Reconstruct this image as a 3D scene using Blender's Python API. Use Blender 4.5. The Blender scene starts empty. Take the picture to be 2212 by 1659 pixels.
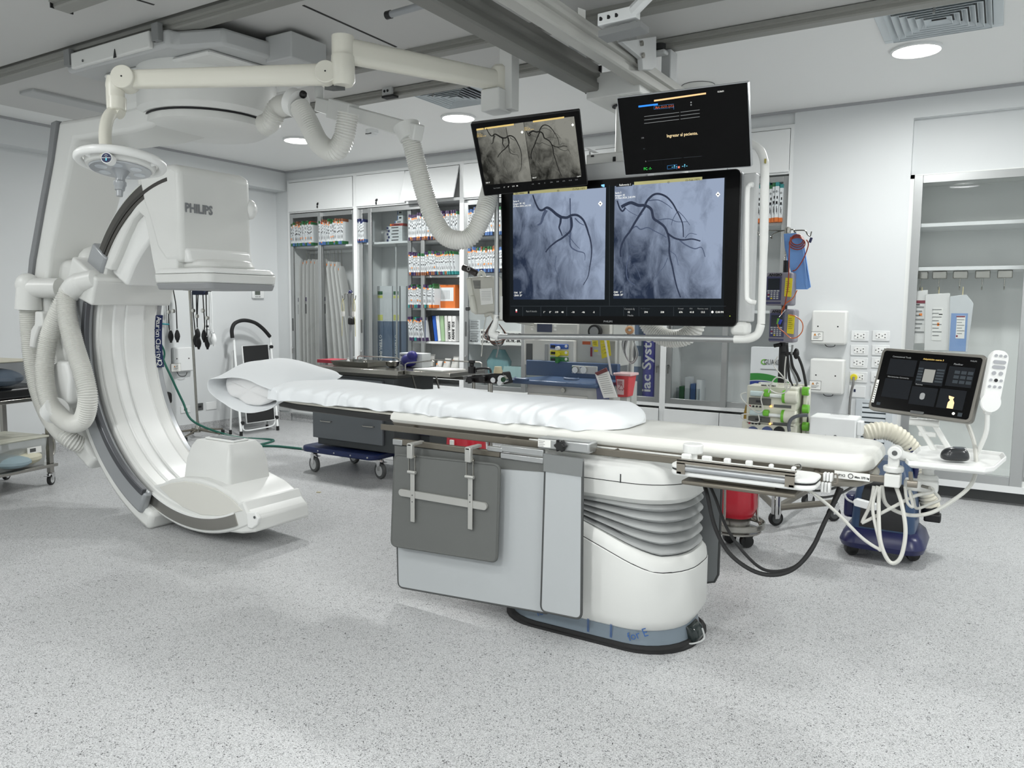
import bpy, bmesh, math, random
from mathutils import Vector, Matrix
random.seed(7)
# ---------------------------------------------------------------- camera
W, Hh, FPX = 2212, 1659, 1695.0
YAW, PIT, ROL = math.radians(31.85), math.radians(5.54), math.radians(0.48)
CAM = Vector((0, 0, 1.45))
FW = Vector((-math.sin(YAW)*math.cos(PIT), math.cos(YAW)*math.cos(PIT), -math.sin(PIT)))
R0 = Vector((math.cos(YAW), math.sin(YAW), 0)); U0 = R0.cross(FW)
RT = R0*math.cos(ROL)+U0*math.sin(ROL); UP = -R0*math.sin(ROL)+U0*math.cos(ROL)
sc = bpy.context.scene
cd = bpy.data.cameras.new('camera'); cam = bpy.data.objects.new('camera', cd); sc.collection.objects.link(cam)
cd.sensor_width = 36; cd.lens = FPX/W*36; cd.clip_start = 0.05
cam.matrix_world = Matrix(((RT.x, UP.x, -FW.x, CAM.x), (RT.y, UP.y, -FW.y, CAM.y), (RT.z, UP.z, -FW.z, CAM.z), (0, 0, 0, 1)))
sc.camera = cam
sc.view_settings.view_transform = 'Standard'; sc.view_settings.look = 'None'
sc.view_settings.exposure = 0.18; sc.view_settings.gamma = 1; sc.view_settings.use_curve_mapping = False
# ---------------------------------------------------------------- world and lamps
wd = bpy.data.worlds.new('world'); sc.world = wd; wd.use_nodes = True
wd.node_tree.nodes['Background'].inputs[0].default_value = (.9, .95, 1, 1)
wd.node_tree.nodes['Background'].inputs[1].default_value = 0.3
CEIL = 3.10
def lamp(x, y, z, r, power, name='downlight_and_fill_glow', spread=176):
    l = bpy.data.lights.new(name, 'AREA'); l.shape = 'DISK'; l.size = r*2; l.energy = power; l.color = (.985, 1, .99)
    l.spread = math.radians(spread)
    o = bpy.data.objects.new(name, l); o.location = (x, y, z); sc.collection.objects.link(o); return o
DOWN = [(-5.55, 5.75), (-3.45, 5.75), (-0.62, 4.85), (2.0, 5.6), (2.0, 2.6), (0.7, 0.7), (-1.5, 1.0), (-.5, 2.3), (-1.6, -1.2), (-4.2, 0.5), (-6.6, 1.0), (-4.2, -1.6), (1.0, -1.8)]  # visible downlights first; all later ones are unseen fill lamps added for brightness
def px(x, y, d=None, **k):
    """photo pixel -> point: at forward depth d, or on the plane X=/Y=/Z= given"""
    r = FW + RT*((x-1106)/FPX) - UP*((y-829.5)/FPX)
    if d is not None: return CAM + r*d
    a = 'XYZ'.index(list(k)[0]); v = list(k.values())[0]
    return CAM + r*((v-CAM[a])/r[a])
_D = [px(645, 301, Z=CEIL), px(990, 252, Z=CEIL), px(1980, 105, Z=CEIL)]
for i in range(3): DOWN[i] = (_D[i].x, _D[i].y)
def ceil_at(x, y): return CEIL-.045 if .3 < y < 2.8 else CEIL
for (x, y) in DOWN: lamp(x, y, ceil_at(x, y)-0.03, .13 if y > 4 else .2, (30 if -1 < x < 0 else 42) if y > 4 else 62 if y < -.6 else (50 if x > 1.5 else 14) if x > -2 else 20)
# ---------------------------------------------------------------- materials
def lin(c): return tuple(((v/255)/12.92 if v/255 <= .04045 else ((v/255+.055)/1.055)**2.4) for v in c)
MT = {}
def mat(name, col, rough=.5, metal=0, emit=0, bump=0, bscale=200, spec=.5, coat=0, alpha=1, trans=0, vary=0):
    if name in MT: return MT[name]
    m = bpy.data.materials.new(name); m.use_nodes = True; nt = m.node_tree; b = nt.nodes['Principled BSDF']
    c = lin(col)+(1,)
    b.inputs['Base Color'].default_value = c; b.inputs['Roughness'].default_value = rough; b.inputs['Metallic'].default_value = metal
    b.inputs['Specular IOR Level'].default_value = spec; b.inputs['Coat Weight'].default_value = coat
    b.inputs['Alpha'].default_value = alpha; b.inputs['Transmission Weight'].default_value = trans
    if emit: b.inputs['Emission Color'].default_value = c; b.inputs['Emission Strength'].default_value = emit
    if bump or vary:
        tc = nt.nodes.new('ShaderNodeTexCoord'); n = nt.nodes.new('ShaderNodeTexNoise'); n.inputs['Scale'].default_value = bscale
        nt.links.new(tc.outputs['Object'], n.inputs['Vector'])
        if bump:
            bp = nt.nodes.new('ShaderNodeBump'); bp.inputs['Strength'].default_value = bump; bp.inputs['Distance'].default_value = .002
            nt.links.new(n.outputs['Fac'], bp.inputs['Height']); nt.links.new(bp.outputs[0], b.inputs['Normal'])
        if vary:
            mx = nt.nodes.new('ShaderNodeMix'); mx.data_type = 'RGBA'
            mx.inputs[6].default_value = tuple(v*(1-vary) for v in c[:3])+(1,); mx.inputs[7].default_value = c
            nt.links.new(n.outputs['Fac'], mx.inputs[0]); nt.links.new(mx.outputs[2], b.inputs['Base Color'])
    MT[name] = m; return m
def glassmat(name, col=(235, 240, 240), a=.12, rough=.02):
    m = bpy.data.materials.new(name); m.use_nodes = True; nt = m.node_tree; nt.nodes.clear()
    o = nt.nodes.new('ShaderNodeOutputMaterial'); t = nt.nodes.new('ShaderNodeBsdfTransparent'); t.inputs[0].default_value = lin(col)+(1,)
    g = nt.nodes.new('ShaderNodeBsdfGlossy'); g.inputs['Roughness'].default_value = rough
    f = nt.nodes.new('ShaderNodeFresnel'); f.inputs[0].default_value = 1.35+a; mx = nt.nodes.new('ShaderNodeMixShader')
    ge = nt.nodes.new('ShaderNodeNewGeometry'); mu = nt.nodes.new('ShaderNodeMath'); mu.operation = 'SUBTRACT'; mu.use_clamp = True
    nt.links.new(f.outputs[0], mu.inputs[0]); nt.links.new(ge.outputs['Backfacing'], mu.inputs[1]); nt.links.new(mu.outputs[0], mx.inputs[0]); nt.links.new(t.outputs[0], mx.inputs[1]); nt.links.new(g.outputs[0], mx.inputs[2])
    nt.links.new(mx.outputs[0], o.inputs[0]); MT[name] = m; return m
WHITE = mat('white_plastic', (224, 225, 222), .35, bump=.04, bscale=900)
WHITE2 = mat('bright_white_plastic', (236, 237, 235), .3)
CREAM = mat('cream_enamel', (226, 224, 212), .3)
LGREY = mat('light_grey_plastic', (190, 192, 192), .4)
GREY = mat('grey_plastic', (132, 134, 134), .45)
DGREY = mat('dark_grey_plastic', (82, 84, 84), .5)
SILV = mat('silver_paint', (162, 165, 168), .3, .25)
ALU = mat('brushed_aluminium', (178, 180, 180), .35, .8)
STEEL = mat('stainless_steel', (170, 168, 162), .22, 1)
DSTEEL = mat('dull_steel_rail', (118, 113, 103), .38, .6)
CHROME = mat('chrome', (215, 215, 215), .08, 1)
BLACK = mat('black_plastic', (22, 22, 23), .4)
RUBBER = mat('black_rubber', (28, 28, 29), .7)
RAILG = mat('rail_grey_paint', (140, 140, 135), .5)
BEAMG = mat('beam_grey_paint', (176, 176, 171), .45)
WPAINT = mat('white_lacquer', (228, 230, 230), .4)
CABIN = mat('cabinet_interior', (226, 228, 226), .5)
PAPER = mat('white_paper', (238, 238, 234), .7)
LEAD = mat('lead_curtain_light_grey', (176, 180, 182), .55, bump=.1, bscale=40)
LEADD = mat('lead_curtain_dark_grey', (98, 100, 98), .6, bump=.1, bscale=60)
PIPING = mat('curtain_piping', (70, 72, 72), .6)
BLUE = mat('cart_blue', (16, 34, 82), .35)
NAVY = mat('navy_plastic', (24, 29, 76), .3)
VACB = mat('vacuum_blue', (46, 70, 102), .35)
SHEET = mat('white_sheet', (236, 239, 241), .8, bump=.25, bscale=300)
HOSE = mat('hose_white', (222, 222, 217), .35)
INK = mat('black_ink', (25, 25, 28), .6)
ORANGE = mat('orange_sticker', (245, 140, 50), .5)
YEL = mat('yellow_tag', (225, 210, 50), .5)
GREENM = mat('green_plastic', (105, 175, 50), .4)
RED = mat('red_plastic', (190, 40, 50), .4)
GLASS = glassmat('cabinet_glass', (247, 248, 248), .08)
def frost(name, col, k=.45):
    m = bpy.data.materials.new(name); m.use_nodes = True; nt = m.node_tree; nt.nodes.clear()
    o = nt.nodes.new('ShaderNodeOutputMaterial'); t = nt.nodes.new('ShaderNodeBsdfTransparent'); g = nt.nodes.new('ShaderNodeBsdfPrincipled')
    g.inputs['Base Color'].default_value = lin(col)+(1,); g.inputs['Roughness'].default_value = .3; mx = nt.nodes.new('ShaderNodeMixShader'); mx.inputs[0].default_value = k
    nt.links.new(t.outputs[0], mx.inputs[1]); nt.links.new(g.outputs[0], mx.inputs[2]); nt.links.new(mx.outputs[0], o.inputs[0]); MT[name] = m; return m
CLEAR = glassmat('clear_plastic', (243, 246, 247), .1, .15)
# ---------------------------------------------------------------- geometry helpers
ORG = {}
def V(*a): return Vector(a if len(a) == 3 else a[0])
def rrect(w, h, r, n=5):
    pts = []
    for cx_, cy_, a0 in ((w/2-r, h/2-r, 0), (-w/2+r, h/2-r, 90), (-w/2+r, -h/2+r, 180), (w/2-r, -h/2+r, 270)):
        for i in range(n+1):
            a = math.radians(a0+90*i/n); pts.append((cx_+r*math.cos(a), cy_+r*math.sin(a)))
    return pts
def spline(P, n=8, closed=False):
    P = [Vector(p) for p in P]
    if len(P) < 3: return P
    out = []; m = len(P)
    for i in range(m if closed else m-1):
        g = (lambda k: P[k % m]) if closed else (lambda k: P[min(max(k, 0), m-1)])
        p0, p1, p2, p3 = g(i-1), g(i), g(i+1), g(i+2)
        for j in range(n):
            t = j/n
            out.append(.5*((2*p1)+(p2-p0)*t+(2*p0-5*p1+4*p2-p3)*t*t+(3*p1-p0-3*p2+p3)*t**3))
    if not closed: out.append(P[-1])
    return out
def resample(P, step):
    L = [0]
    for a, b in zip(P, P[1:]): L.append(L[-1]+(b-a).length)
    n = max(2, int(L[-1]/step)); out = []; k = 0
    for i in range(n+1):
        s = L[-1]*i/n
        while k < len(L)-2 and L[k+1] < s: k += 1
        t = (s-L[k])/max(1e-9, L[k+1]-L[k]); out.append(P[k].lerp(P[k+1], min(max(t, 0), 1)))
    return out
class MB:
    def __init__(s, M=None): s.v = []; s.f = []; s.mi = []; s.m = 0; s.mats = []; s.M = M
    def use(s, mt):
        if mt not in s.mats: s.mats.append(mt)
        s.m = s.mats.index(mt); return s
    def add(s, vs, fs):
        b = len(s.v)
        s.v += [(s.M @ Vector(p)) if s.M else Vector(p) for p in vs]
        for f in fs: s.f.append([b+i for i in f]); s.mi.append(s.m)
        return s
    def box(s, x0, y0, z0, x1, y1, z1):
        return s.add([(x0, y0, z0), (x1, y0, z0), (x1, y1, z0), (x0, y1, z0), (x0, y0, z1), (x1, y0, z1), (x1, y1, z1), (x0, y1, z1)],
                     [(3, 2, 1, 0), (4, 5, 6, 7), (0, 1, 5, 4), (1, 2, 6, 5), (2, 3, 7, 6), (3, 0, 4, 7)])
    def cbox(s, c, w, d, h): return s.box(c[0]-w/2, c[1]-d/2, c[2]-h/2, c[0]+w/2, c[1]+d/2, c[2]+h/2)
    def loft(s, loops, cap=True, closed=True):
        n = len(loops[0]); vs = [p for l in loops for p in l]; fs = []
        for i in range(len(loops)-1):
            for j in range(n if closed else n-1):
                a, b = i*n+j, i*n+(j+1) % n; fs.append((a, b, b+n, a+n))
        if cap and closed: fs.append(tuple(range(n))[::-1]); fs.append(tuple(range((len(loops)-1)*n, len(loops)*n)))
        return s.add(vs, fs)
    def prism(s, loop, vec):
        loop = [Vector(p) for p in loop]; vec = Vector(vec); return s.loft([loop, [p+vec for p in loop]])
    def slab(s, loop, y0, y1):      # loop of (x,z) pairs extruded along y
        return s.loft([[(p[0], y0, p[1]) for p in loop], [(p[0], y1, p[1]) for p in loop]])
    def vslab(s, loop, z0, z1):
        return s.loft([[(p[0], p[1], z0) for p in loop], [(p[0], p[1], z1) for p in loop]])
    def tube(s, P, r, seg=10, n=6, closed=False, raw=False, cap=True):
        P = [Vector(p) for p in P]
        if not raw and len(P) > 2: P = spline(P, n, closed)
        k = len(P); rr = r if hasattr(r, '__len__') else [r]*k
        if len(rr) != k: rr = [rr[int(i*(len(rr)-1)/(k-1))] for i in range(k)]
        loops = []; up = None
        for i in range(k):
            a = P[(i-1) % k] if closed else P[max(i-1, 0)]; b = P[(i+1) % k] if closed else P[min(i+1, k-1)]
            t = (b-a).normalized()
            if up is None: up = Vector((0, 0, 1)) if abs(t.z) < .9 else Vector((1, 0, 0))
            up = (up - t*up.dot(t)).normalized(); sd = t.cross(up)
            loops.append([P[i]+(up*math.cos(2*math.pi*j/seg)+sd*math.sin(2*math.pi*j/seg))*rr[i] for j in range(seg)])
        if closed: loops.append(loops[0])
        return s.loft(loops, cap=cap and not closed)
    def hose(s, P, r, pitch=.014, depth=.86, seg=14, n=10):
        Q = resample(spline(P, n), pitch/2); rr = [r if i % 2 else r*depth for i in range(len(Q))]
        return s.tube(Q, rr, seg, raw=True)
    def cyl(s, p0, p1, r0, r1=None, seg=20, cap=True):
        return s.tube([p0, p1], [r0, r0 if r1 is None else r1], seg, raw=True, cap=cap)
    def lathe(s, prof, o, ax=(0, 0, 1), seg=28, cap=True):
        ax = Vector(ax).normalized(); u = ax.orthogonal().normalized(); w = ax.cross(u); o = Vector(o)
        return s.loft([[o+ax*z+(u*math.cos(2*math.pi*j/seg)+w*math.sin(2*math.pi*j/seg))*max(r, 1e-5) for j in range(seg)] for r, z in prof], cap=cap)
    def ball(s, c, rx, ry=None, rz=None, seg=16, rings=9):
        ry = ry or rx; rz = rz or rx
        return s.loft([[(c[0]+rx*math.sin(math.pi*i/rings)*math.cos(2*math.pi*j/seg), c[1]+ry*math.sin(math.pi*i/rings)*math.sin(2*math.pi*j/seg), c[2]-rz*math.cos(math.pi*i/rings)) for j in range(seg)] for i in [.05]+list(range(1, rings))+[rings-.05]])
    def build(s, name, mt, parent=None, bevel=0, seg=2, sub=0, solid=0, sharp=38, flat=False):
        me = bpy.data.meshes.new(name)
        if parent is not None: org = ORG[parent.name]
        else:
            xs = [p.x for p in s.v]; ys = [p.y for p in s.v]; zs = [p.z for p in s.v]
            org = Vector(((min(xs)+max(xs))/2, (min(ys)+max(ys))/2, min(zs)))
        me.from_pydata([tuple(p-org) for p in s.v], [], s.f)
        ms = s.mats if s.mats else [mt]
        for m_ in ms: me.materials.append(m_)
        if s.mats:
            for p, i in zip(me.polygons, s.mi): p.material_index = i
        bm = bmesh.new(); bm.from_mesh(me); bmesh.ops.recalc_face_normals(bm, faces=bm.faces); bm.to_mesh(me); bm.free()
        if not flat:
            for p in me.polygons: p.use_smooth = True
            me.set_sharp_from_angle(angle=math.radians(sharp))
        o = bpy.data.objects.new(name, me); sc.collection.objects.link(o)
        if parent is not None: o.parent = parent
        else: o.location = org
        ORG[o.name] = org
        if solid:
            d = o.modifiers.new('solid', 'SOLIDIFY'); d.thickness = solid; d.offset = 0
        if bevel:
            b = o.modifiers.new('bevel', 'BEVEL'); b.width = bevel; b.segments = seg; b.limit_method = 'ANGLE'; b.angle_limit = math.radians(40)
        if sub:
            b = o.modifiers.new('sub', 'SUBSURF'); b.levels = b.render_levels = sub
        return o
def thing(name, label, cat, base, group=None, kind=None):
    o = bpy.data.objects.new(name, None); sc.collection.objects.link(o); o.location = Vector(base); o.empty_display_size = .05
    ORG[o.name] = Vector(base); return tag(o, label, cat, group)
def tag(o, label, cat, group=None):
    o['label'] = label; o['category'] = cat
    if group: o['group'] = group
    return o
def struct(o): o['kind'] = 'structure'; return o
def kids(o): return [c for c in bpy.data.objects if c.parent == o]
def dup(o, loc, rz=None, label=None, group=None):
    r = o.copy(); sc.collection.objects.link(r); r.location = loc
    if rz is not None: r.rotation_euler = (0, 0, rz)
    if label: r['label'] = label
    if group: r['group'] = group
    for ch in KID.get(o.name, []):
        c = ch.copy(); sc.collection.objects.link(c); c.parent = r
        for g in KID.get(ch.name, []):
            d = g.copy(); sc.collection.objects.link(d); d.parent = c
    return r
KID = {}
def reg(o):
    KID[o.name] = kids(o)
    for c in KID[o.name]: KID[c.name] = kids(c)
    return o
_txt = {}
def text(s, o, size, parent=None, mt=None, name='lettering', right=(1, 0, 0), up=(0, 0, 1), align='LEFT', depth=.0006, bold=0, sx=1.0, label=None, width=None):
    """flat raised lettering as a mesh; o = baseline origin, right/up = directions"""
    c = bpy.data.curves.new(name, 'FONT'); c.body = s; c.size = size; c.align_x = align; c.extrude = depth; c.offset = bold*size
    c.resolution_u = 2
    t = bpy.data.objects.new('t', c); sc.collection.objects.link(t); dg = bpy.context.evaluated_depsgraph_get()
    me = bpy.data.meshes.new_from_object(t.evaluated_get(dg)); bpy.data.objects.remove(t); bpy.data.curves.remove(c)
    r = Vector(right).normalized(); u = Vector(up).normalized(); n = r.cross(u)
    if width and len(me.vertices):
        wx = max(v.co.x for v in me.vertices)-min(v.co.x for v in me.vertices); sx = width/max(wx, 1e-6)
    org = ORG[parent.name] if parent is not None else Vector(o)
    o = Vector(o)
    for v in me.vertices: v.co = o + r*v.co.x*sx + u*v.co.y + n*v.co.z - org
    me.materials.clear(); me.materials.append(mt or INK)
    b = bpy.data.objects.new(name, me); sc.collection.objects.link(b); ORG[b.name] = org
    if parent is not None: b.parent = parent
    else: b.location = org
    if label: b['label'] = label
    return b
def frame(c, rx, ry, rz):      # matrix from Rz Ry Rx as local frame: x right, z up, -y facing out
    return Matrix.Translation(Vector(c)) @ Matrix.Rotation(rz, 4, 'Z') @ Matrix.Rotation(ry, 4, 'Y') @ Matrix.Rotation(rx, 4, 'X')
# ================================================================ ROOM
XL, XB, YB, XR, YF = -7.8, -7.6, 6.9, 3.2, -3.2
def floormat():
    m = bpy.data.materials.new('speckled_vinyl'); m.use_nodes = True; nt = m.node_tree; b = nt.nodes['Principled BSDF']
    b.inputs['Roughness'].default_value = .42; b.inputs['Specular IOR Level'].default_value = .35
    tc = nt.nodes.new('ShaderNodeTexCoord')
    def noise(scale, det=2, dist=0):
        n = nt.nodes.new('ShaderNodeTexNoise'); n.inputs['Scale'].default_value = scale; n.inputs['Detail'].default_value = det
        n.inputs['Distortion'].default_value = dist; nt.links.new(tc.outputs['Object'], n.inputs['Vector']); return n
    def ramp(src, a, ca, b_, cb):
        r = nt.nodes.new('ShaderNodeValToRGB'); r.color_ramp.elements[0].position = a; r.color_ramp.elements[0].color = ca
        r.color_ramp.elements[1].position = b_; r.color_ramp.elements[1].color = cb; nt.links.new(src, r.inputs[0]); return r
    def mix(f, a, b_):
        x = nt.nodes.new('ShaderNodeMix'); x.data_type = 'RGBA'; nt.links.new(f, x.inputs[0]); nt.links.new(a, x.inputs[6])
        if isinstance(b_, tuple): x.inputs[7].default_value = b_
        else: nt.links.new(b_, x.inputs[7])
        return x.outputs[2]
    g = lambda v: lin((v-1, v, v+1))+(1,)
    base = ramp(noise(160, 3).outputs['Fac'], .35, g(170), .65, g(204))
    big = ramp(noise(70, 2, 1.5).outputs['Fac'], .60, (0, 0, 0, 1), .68, (1, 1, 1, 1))
    col = mix(big.outputs[0], base.outputs[0], g(168))
    s1 = ramp(noise(120, 1, 2.5).outputs['Fac'], .63, (0, 0, 0, 1), .66, (1, 1, 1, 1))
    col = mix(s1.outputs[0], col, g(100))
    s2 = ramp(noise(88, 0, 3).outputs['Fac'], .695, (0, 0, 0, 1), .71, (1, 1, 1, 1))
    col = mix(s2.outputs[0], col, g(60))
    nt.links.new(col, b.inputs['Base Color']); return m
FLOOR = floormat()
WALL = mat('wall_paint', (214, 217, 218), .6, bump=.08, bscale=400)
CEILM = mat('ceiling_paint', (236, 237, 236), .7)
TRIMG = mat('grey_cove_trim', (166, 167, 170), .6)
struct(MB().box(XL-.3, YF, -.05, XR, YB+.9, 0).build('floor', FLOOR))
struct(MB().box(XL-.3, YF, CEIL, XR, YB+.9, CEIL+.05).build('ceiling', CEILM))
struct(MB().box(XL-.1, YF, 0, XL, YB+.1, 2.86).box(XL-.1, YF, 2.86, XB, YB+.1, CEIL).build('wall_left', WALL))
NX, NZ = -.665, 2.93      # recess for the glass wardrobe
struct(MB().box(XL, YB+.02, 0, -7.59, YB+.1, CEIL).box(-7.59, YB+.02, 2.99, -1.55, YB+.1, CEIL).box(-1.55, YB, 0, NX, YB+.1, CEIL)
       .box(NX, YB, NZ, XR, YB+.1, CEIL).box(NX, YB+.07, 2.5, XR, YB+.1, NZ).box(XL-.1, YB+.6, 0, XR, YB+.65, CEIL).box(XL-.1, YB+.1, 0, XL, YB+.65, CEIL).box(-1.55, YB+.1, 0, -1.5, YB+.6, CEIL).build('wall_back', WALL))
struct(MB().box(XR, YF, 0, XR+.1, YB+.7, CEIL).build('wall_right', WALL))
struct(MB().box(XL-.1, YF-.1, 0, XR, YF, CEIL).build('wall_front', WALL))
struct(MB().box(XB, YB-.012, CEIL-.022, XR, YB, CEIL).build('trim_1', TRIMG))
struct(MB().box(XB, YF, CEIL-.022, XB+.012, YB-.012, CEIL).build('trim_2', TRIMG))
struct(MB().box(XL, YF, 0, XL+.015, YB, .1).build('baseboard_left', FLOOR))
struct(MB().box(XL+.015, YB+.005, 0, -7.59, YB+.02, .1).box(-1.55, YB-.015, 0, NX, YB, .1).build('baseboard_back', FLOOR))
# ceiling panel seams (thin dark joints)
SEAM = mat('ceiling_joint', (40, 40, 40), .8)
def seam(i, a, b, w=.008, z=CEIL-.05):
    A, B = px(*a, Z=z), px(*b, Z=z); d = (B-A).normalized(); n = Vector((-d.y, d.x, 0))*w
    struct(MB().prism([A-n, A+n, B+n, B-n], (0, 0, .004)).build('trim_%d' % i, SEAM))
PANZ = CEIL-.045
# lowered technical ceiling panel between the x-direction rails
yA, yC, yB_ = px(0, 185, Z=3.0).y, 4.05, 4.67
struct(MB().box(-7.0, yA+.02, PANZ, XR, yB_-.02, CEIL).box(-7.0, .3, PANZ, XR, yA-.12, CEIL).build('trim_3', mat('ceiling_panel_paint', (196, 196, 194), .6), bevel=.01))
seam(4, (655, 12), (856, 102), z=PANZ-.002); seam(5, (1100, 0), (1190, 40), z=PANZ-.002); seam(6, (296, 0), (333, 11), z=PANZ-.002); seam(7, (1365, 57), (1385, 73), z=PANZ-.002)
# ceiling downlights in view, then the added ones out of view
DL = mat('lit_diffuser', (255, 250, 240), .5, emit=14)
for i, (x, y) in enumerate(DOWN):
    lb = ['lit round ceiling downlight behind the hanging hose at upper left', 'lit round ceiling downlight left of the monitors', 'lit round ceiling downlight at upper right under the square vent'][i] if i < 3 else 'unseen round ceiling downlight added to brighten the room'
    t = thing('ceiling_downlight', lb, 'ceiling light', (x, y, ceil_at(x, y)-.02), 'round ceiling downlights')
    MB().lathe([(.150, .02), (.153, .006), (.140, 0), (.132, .008)], (x, y, ceil_at(x, y)-.02), cap=False).build('bezel', WPAINT, t)
    MB().lathe([(.133, .009), (.133, .006), (.10, .003)], (x, y, ceil_at(x, y)-.02)).build('diffuser', DL, t)
# surface-mounted round fitting, right monitor top
p = px(1508, 185, Z=CEIL)
t = thing('ceiling_fitting', 'short white round fitting on the ceiling above the dark monitor', 'ceiling fitting', (p.x, p.y, CEIL-.09))
MB().lathe([(.12, .09), (.12, .0), (.10, -.004), (.1, 0)], (p.x, p.y, CEIL-.09)).build('shade', WHITE, t); 
MB().lathe([(.122, .09), (.122, .086)], (p.x, p.y, CEIL-.09)).build('rim', DGREY, t)
# square louvred diffusers
VENTM = mat('vent_pale_blue_grey', (200, 208, 212), .4)
def vent(pc, size, label, tab):
    c = px(*pc, Z=CEIL); t = thing('ceiling_vent', label, 'air vent', (c.x, c.y, CEIL-.02), 'square air vents')
    h = size/2; z = CEIL
    m = MB(); 
    for a, b in (((-h, -h), (h, -h+.05)), ((-h, h-.05), (h, h)), ((-h, -h+.05), (-h+.05, h-.05)), ((h-.05, -h+.05), (h, h-.05))): m.box(c.x+a[0], c.y+a[1], z-.012, c.x+b[0], c.y+b[1], z-.001)
    m.build('frame', VENTM, t, bevel=.003)
    MB().box(c.x-h+.04, c.y-h+.04, z-.004, c.x+h-.04, c.y+h-.04, z-.002).build('dark_backing', BLACK, t)
    for k in range(6):
        r0 = h-.055-k*.038; r1 = r0-.028
        q = lambda r, zz: [(c.x-r, c.y-r, zz), (c.x+r, c.y-r, zz), (c.x+r, c.y+r, zz), (c.x-r, c.y+r, zz)]
        MB().loft([q(r0, z-.03), q(r0+.004, z-.029), q(r1+.004, z-.006), q(r1, z-.008)], cap=False).build('louvre_ring', VENTM, t)
    MB().cyl((c.x, c.y-h-.01, z-.08), (c.x, c.y-h+.02, z-.01), .007).build('damper_lever', GREY, t)
vent((985, 205), .58, 'square louvred air vent on the ceiling behind the lamp arm', 0)
vent((2028, 36), .62, 'square louvred air vent on the ceiling at upper right beside the lit downlight', 0)
p = px(745, 285, Z=CEIL); q = px(803, 281, Z=CEIL)
t = thing('smoke_detector', 'small white smoke detector on the ceiling right of the looped hose', 'smoke detector', (q.x, q.y, CEIL-.05))
MB().lathe([(.062, .05), (.062, .02), (.05, .012)], (q.x, q.y, CEIL-.05)).build('base', WPAINT, t)
MB().lathe([(.045, .012), (.042, .0), (.02, -.006)], (q.x, q.y, CEIL-.05)).build('sensing_chamber', WPAINT, t)
m = MB()
for k in range(5): m.cbox((q.x-.03+k*.015, q.y-.047, CEIL-.04), .008, .006, .008)
m.build('vent_slot', INK, t)
# ---------------------------------------------------------------- rails
def railx(y0, y1, z0, x0, x1, label, mt=RAILG):
    t = thing('ceiling_rail', label, 'ceiling rail', (x0, y0, z0), 'long ceiling rails')
    w = y1-y0
    prof = [(y0, CEIL-.002), (y0, z0+.055), (y0-.018, z0+.05), (y0-.018, z0+.028), (y0+.004, z0+.024), (y0+.004, z0+.008), (y0+.012, z0),
            (y1-.012, z0), (y1-.004, z0+.008), (y1-.004, z0+.024), (y1+.018, z0+.028), (y1+.018, z0+.05), (y1, z0+.055), (y1, CEIL-.002)]
    MB().loft([[(x0, a, b) for a, b in prof], [(x1, a, b) for a, b in prof]]).build('rail_profile', mt, t)
    for xx in (x0, x1): MB().box(xx-.004, y0-.01, z0+.002, xx+.004, y1+.01, CEIL-.005).build('end_cap', BLACK, t)
    return t
railx(yA-.09, yA+.01, 3.0, -7.4, XR, 'grey ceiling rail crossing the upper left, nearest of the cross rails')
railx(3.98, 4.08, 3.005, -5.6, XR, 'grey ceiling rail between the lamp arm and the long back rail')
railx(4.60, 4.70, 3.0, -5.2, XR, 'long grey ceiling rail farthest back, passing under the upper right vent')
t = thing('ceiling_duct', 'light grey rectangular duct running back along the ceiling at the far left', 'duct', px(150, 200, Z=3.0))
_a = px(50, 200, Z=3.03); MB().box(_a.x-.10, _a.y+.02, 3.03, _a.x+.10, 4.3, CEIL-.002).build('duct_body', mat('duct_grey', (178, 180, 180), .5), t, bevel=.01); MB().box(_a.x+.10, _a.y+.02, 3.065, _a.x+.2, 4.3, CEIL-.002).build('duct_flange', WPAINT, t)
_b = px(843, 200, Y=4.59); t = thing('rail_stop', 'small clamp with two dark holes on the long back rail left of the air vent', 'clamp', (_b.x, 4.56, 3.0)); MB().box(_b.x-.05, 4.555, _b.z-.03, _b.x+.04, 4.58, _b.z+.035).build('clamp_plate', LGREY, t, bevel=.004); MB().box(_b.x-.04, 4.54, _b.z-.045, _b.x+.07, 4.6, _b.z-.03).build('rubber_pad', RUBBER, t)
for k in (0, 1): MB().cyl((_b.x-.025+.03*k, 4.552, _b.z+.005), (_b.x-.025+.03*k, 4.556, _b.z+.005), .01, seg=12).build('bolt_hole', INK, t)
A_ = px(100, 0, Z=3.0); B_ = px(150, 30, Z=3.0)
railx(B_.y-.09, B_.y+.01, 3.0, B_.x, XR, 'short grey rail end at the very top left corner')
t = thing('ceiling_bar', 'short grey bar with black end cap beside the dark ceiling beam', 'ceiling bar', px(840, 32, Z=2.96))
a = px(840, 32, Z=2.96); b = px(925, 8, Z=2.96)
MB().cyl(a, a+(b-a)*3, .018).build('bar', SILV, t); MB().cyl(a-(b-a)*.06, a+(b-a)*.06, .021).build('end_cap', BLACK, t)
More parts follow.
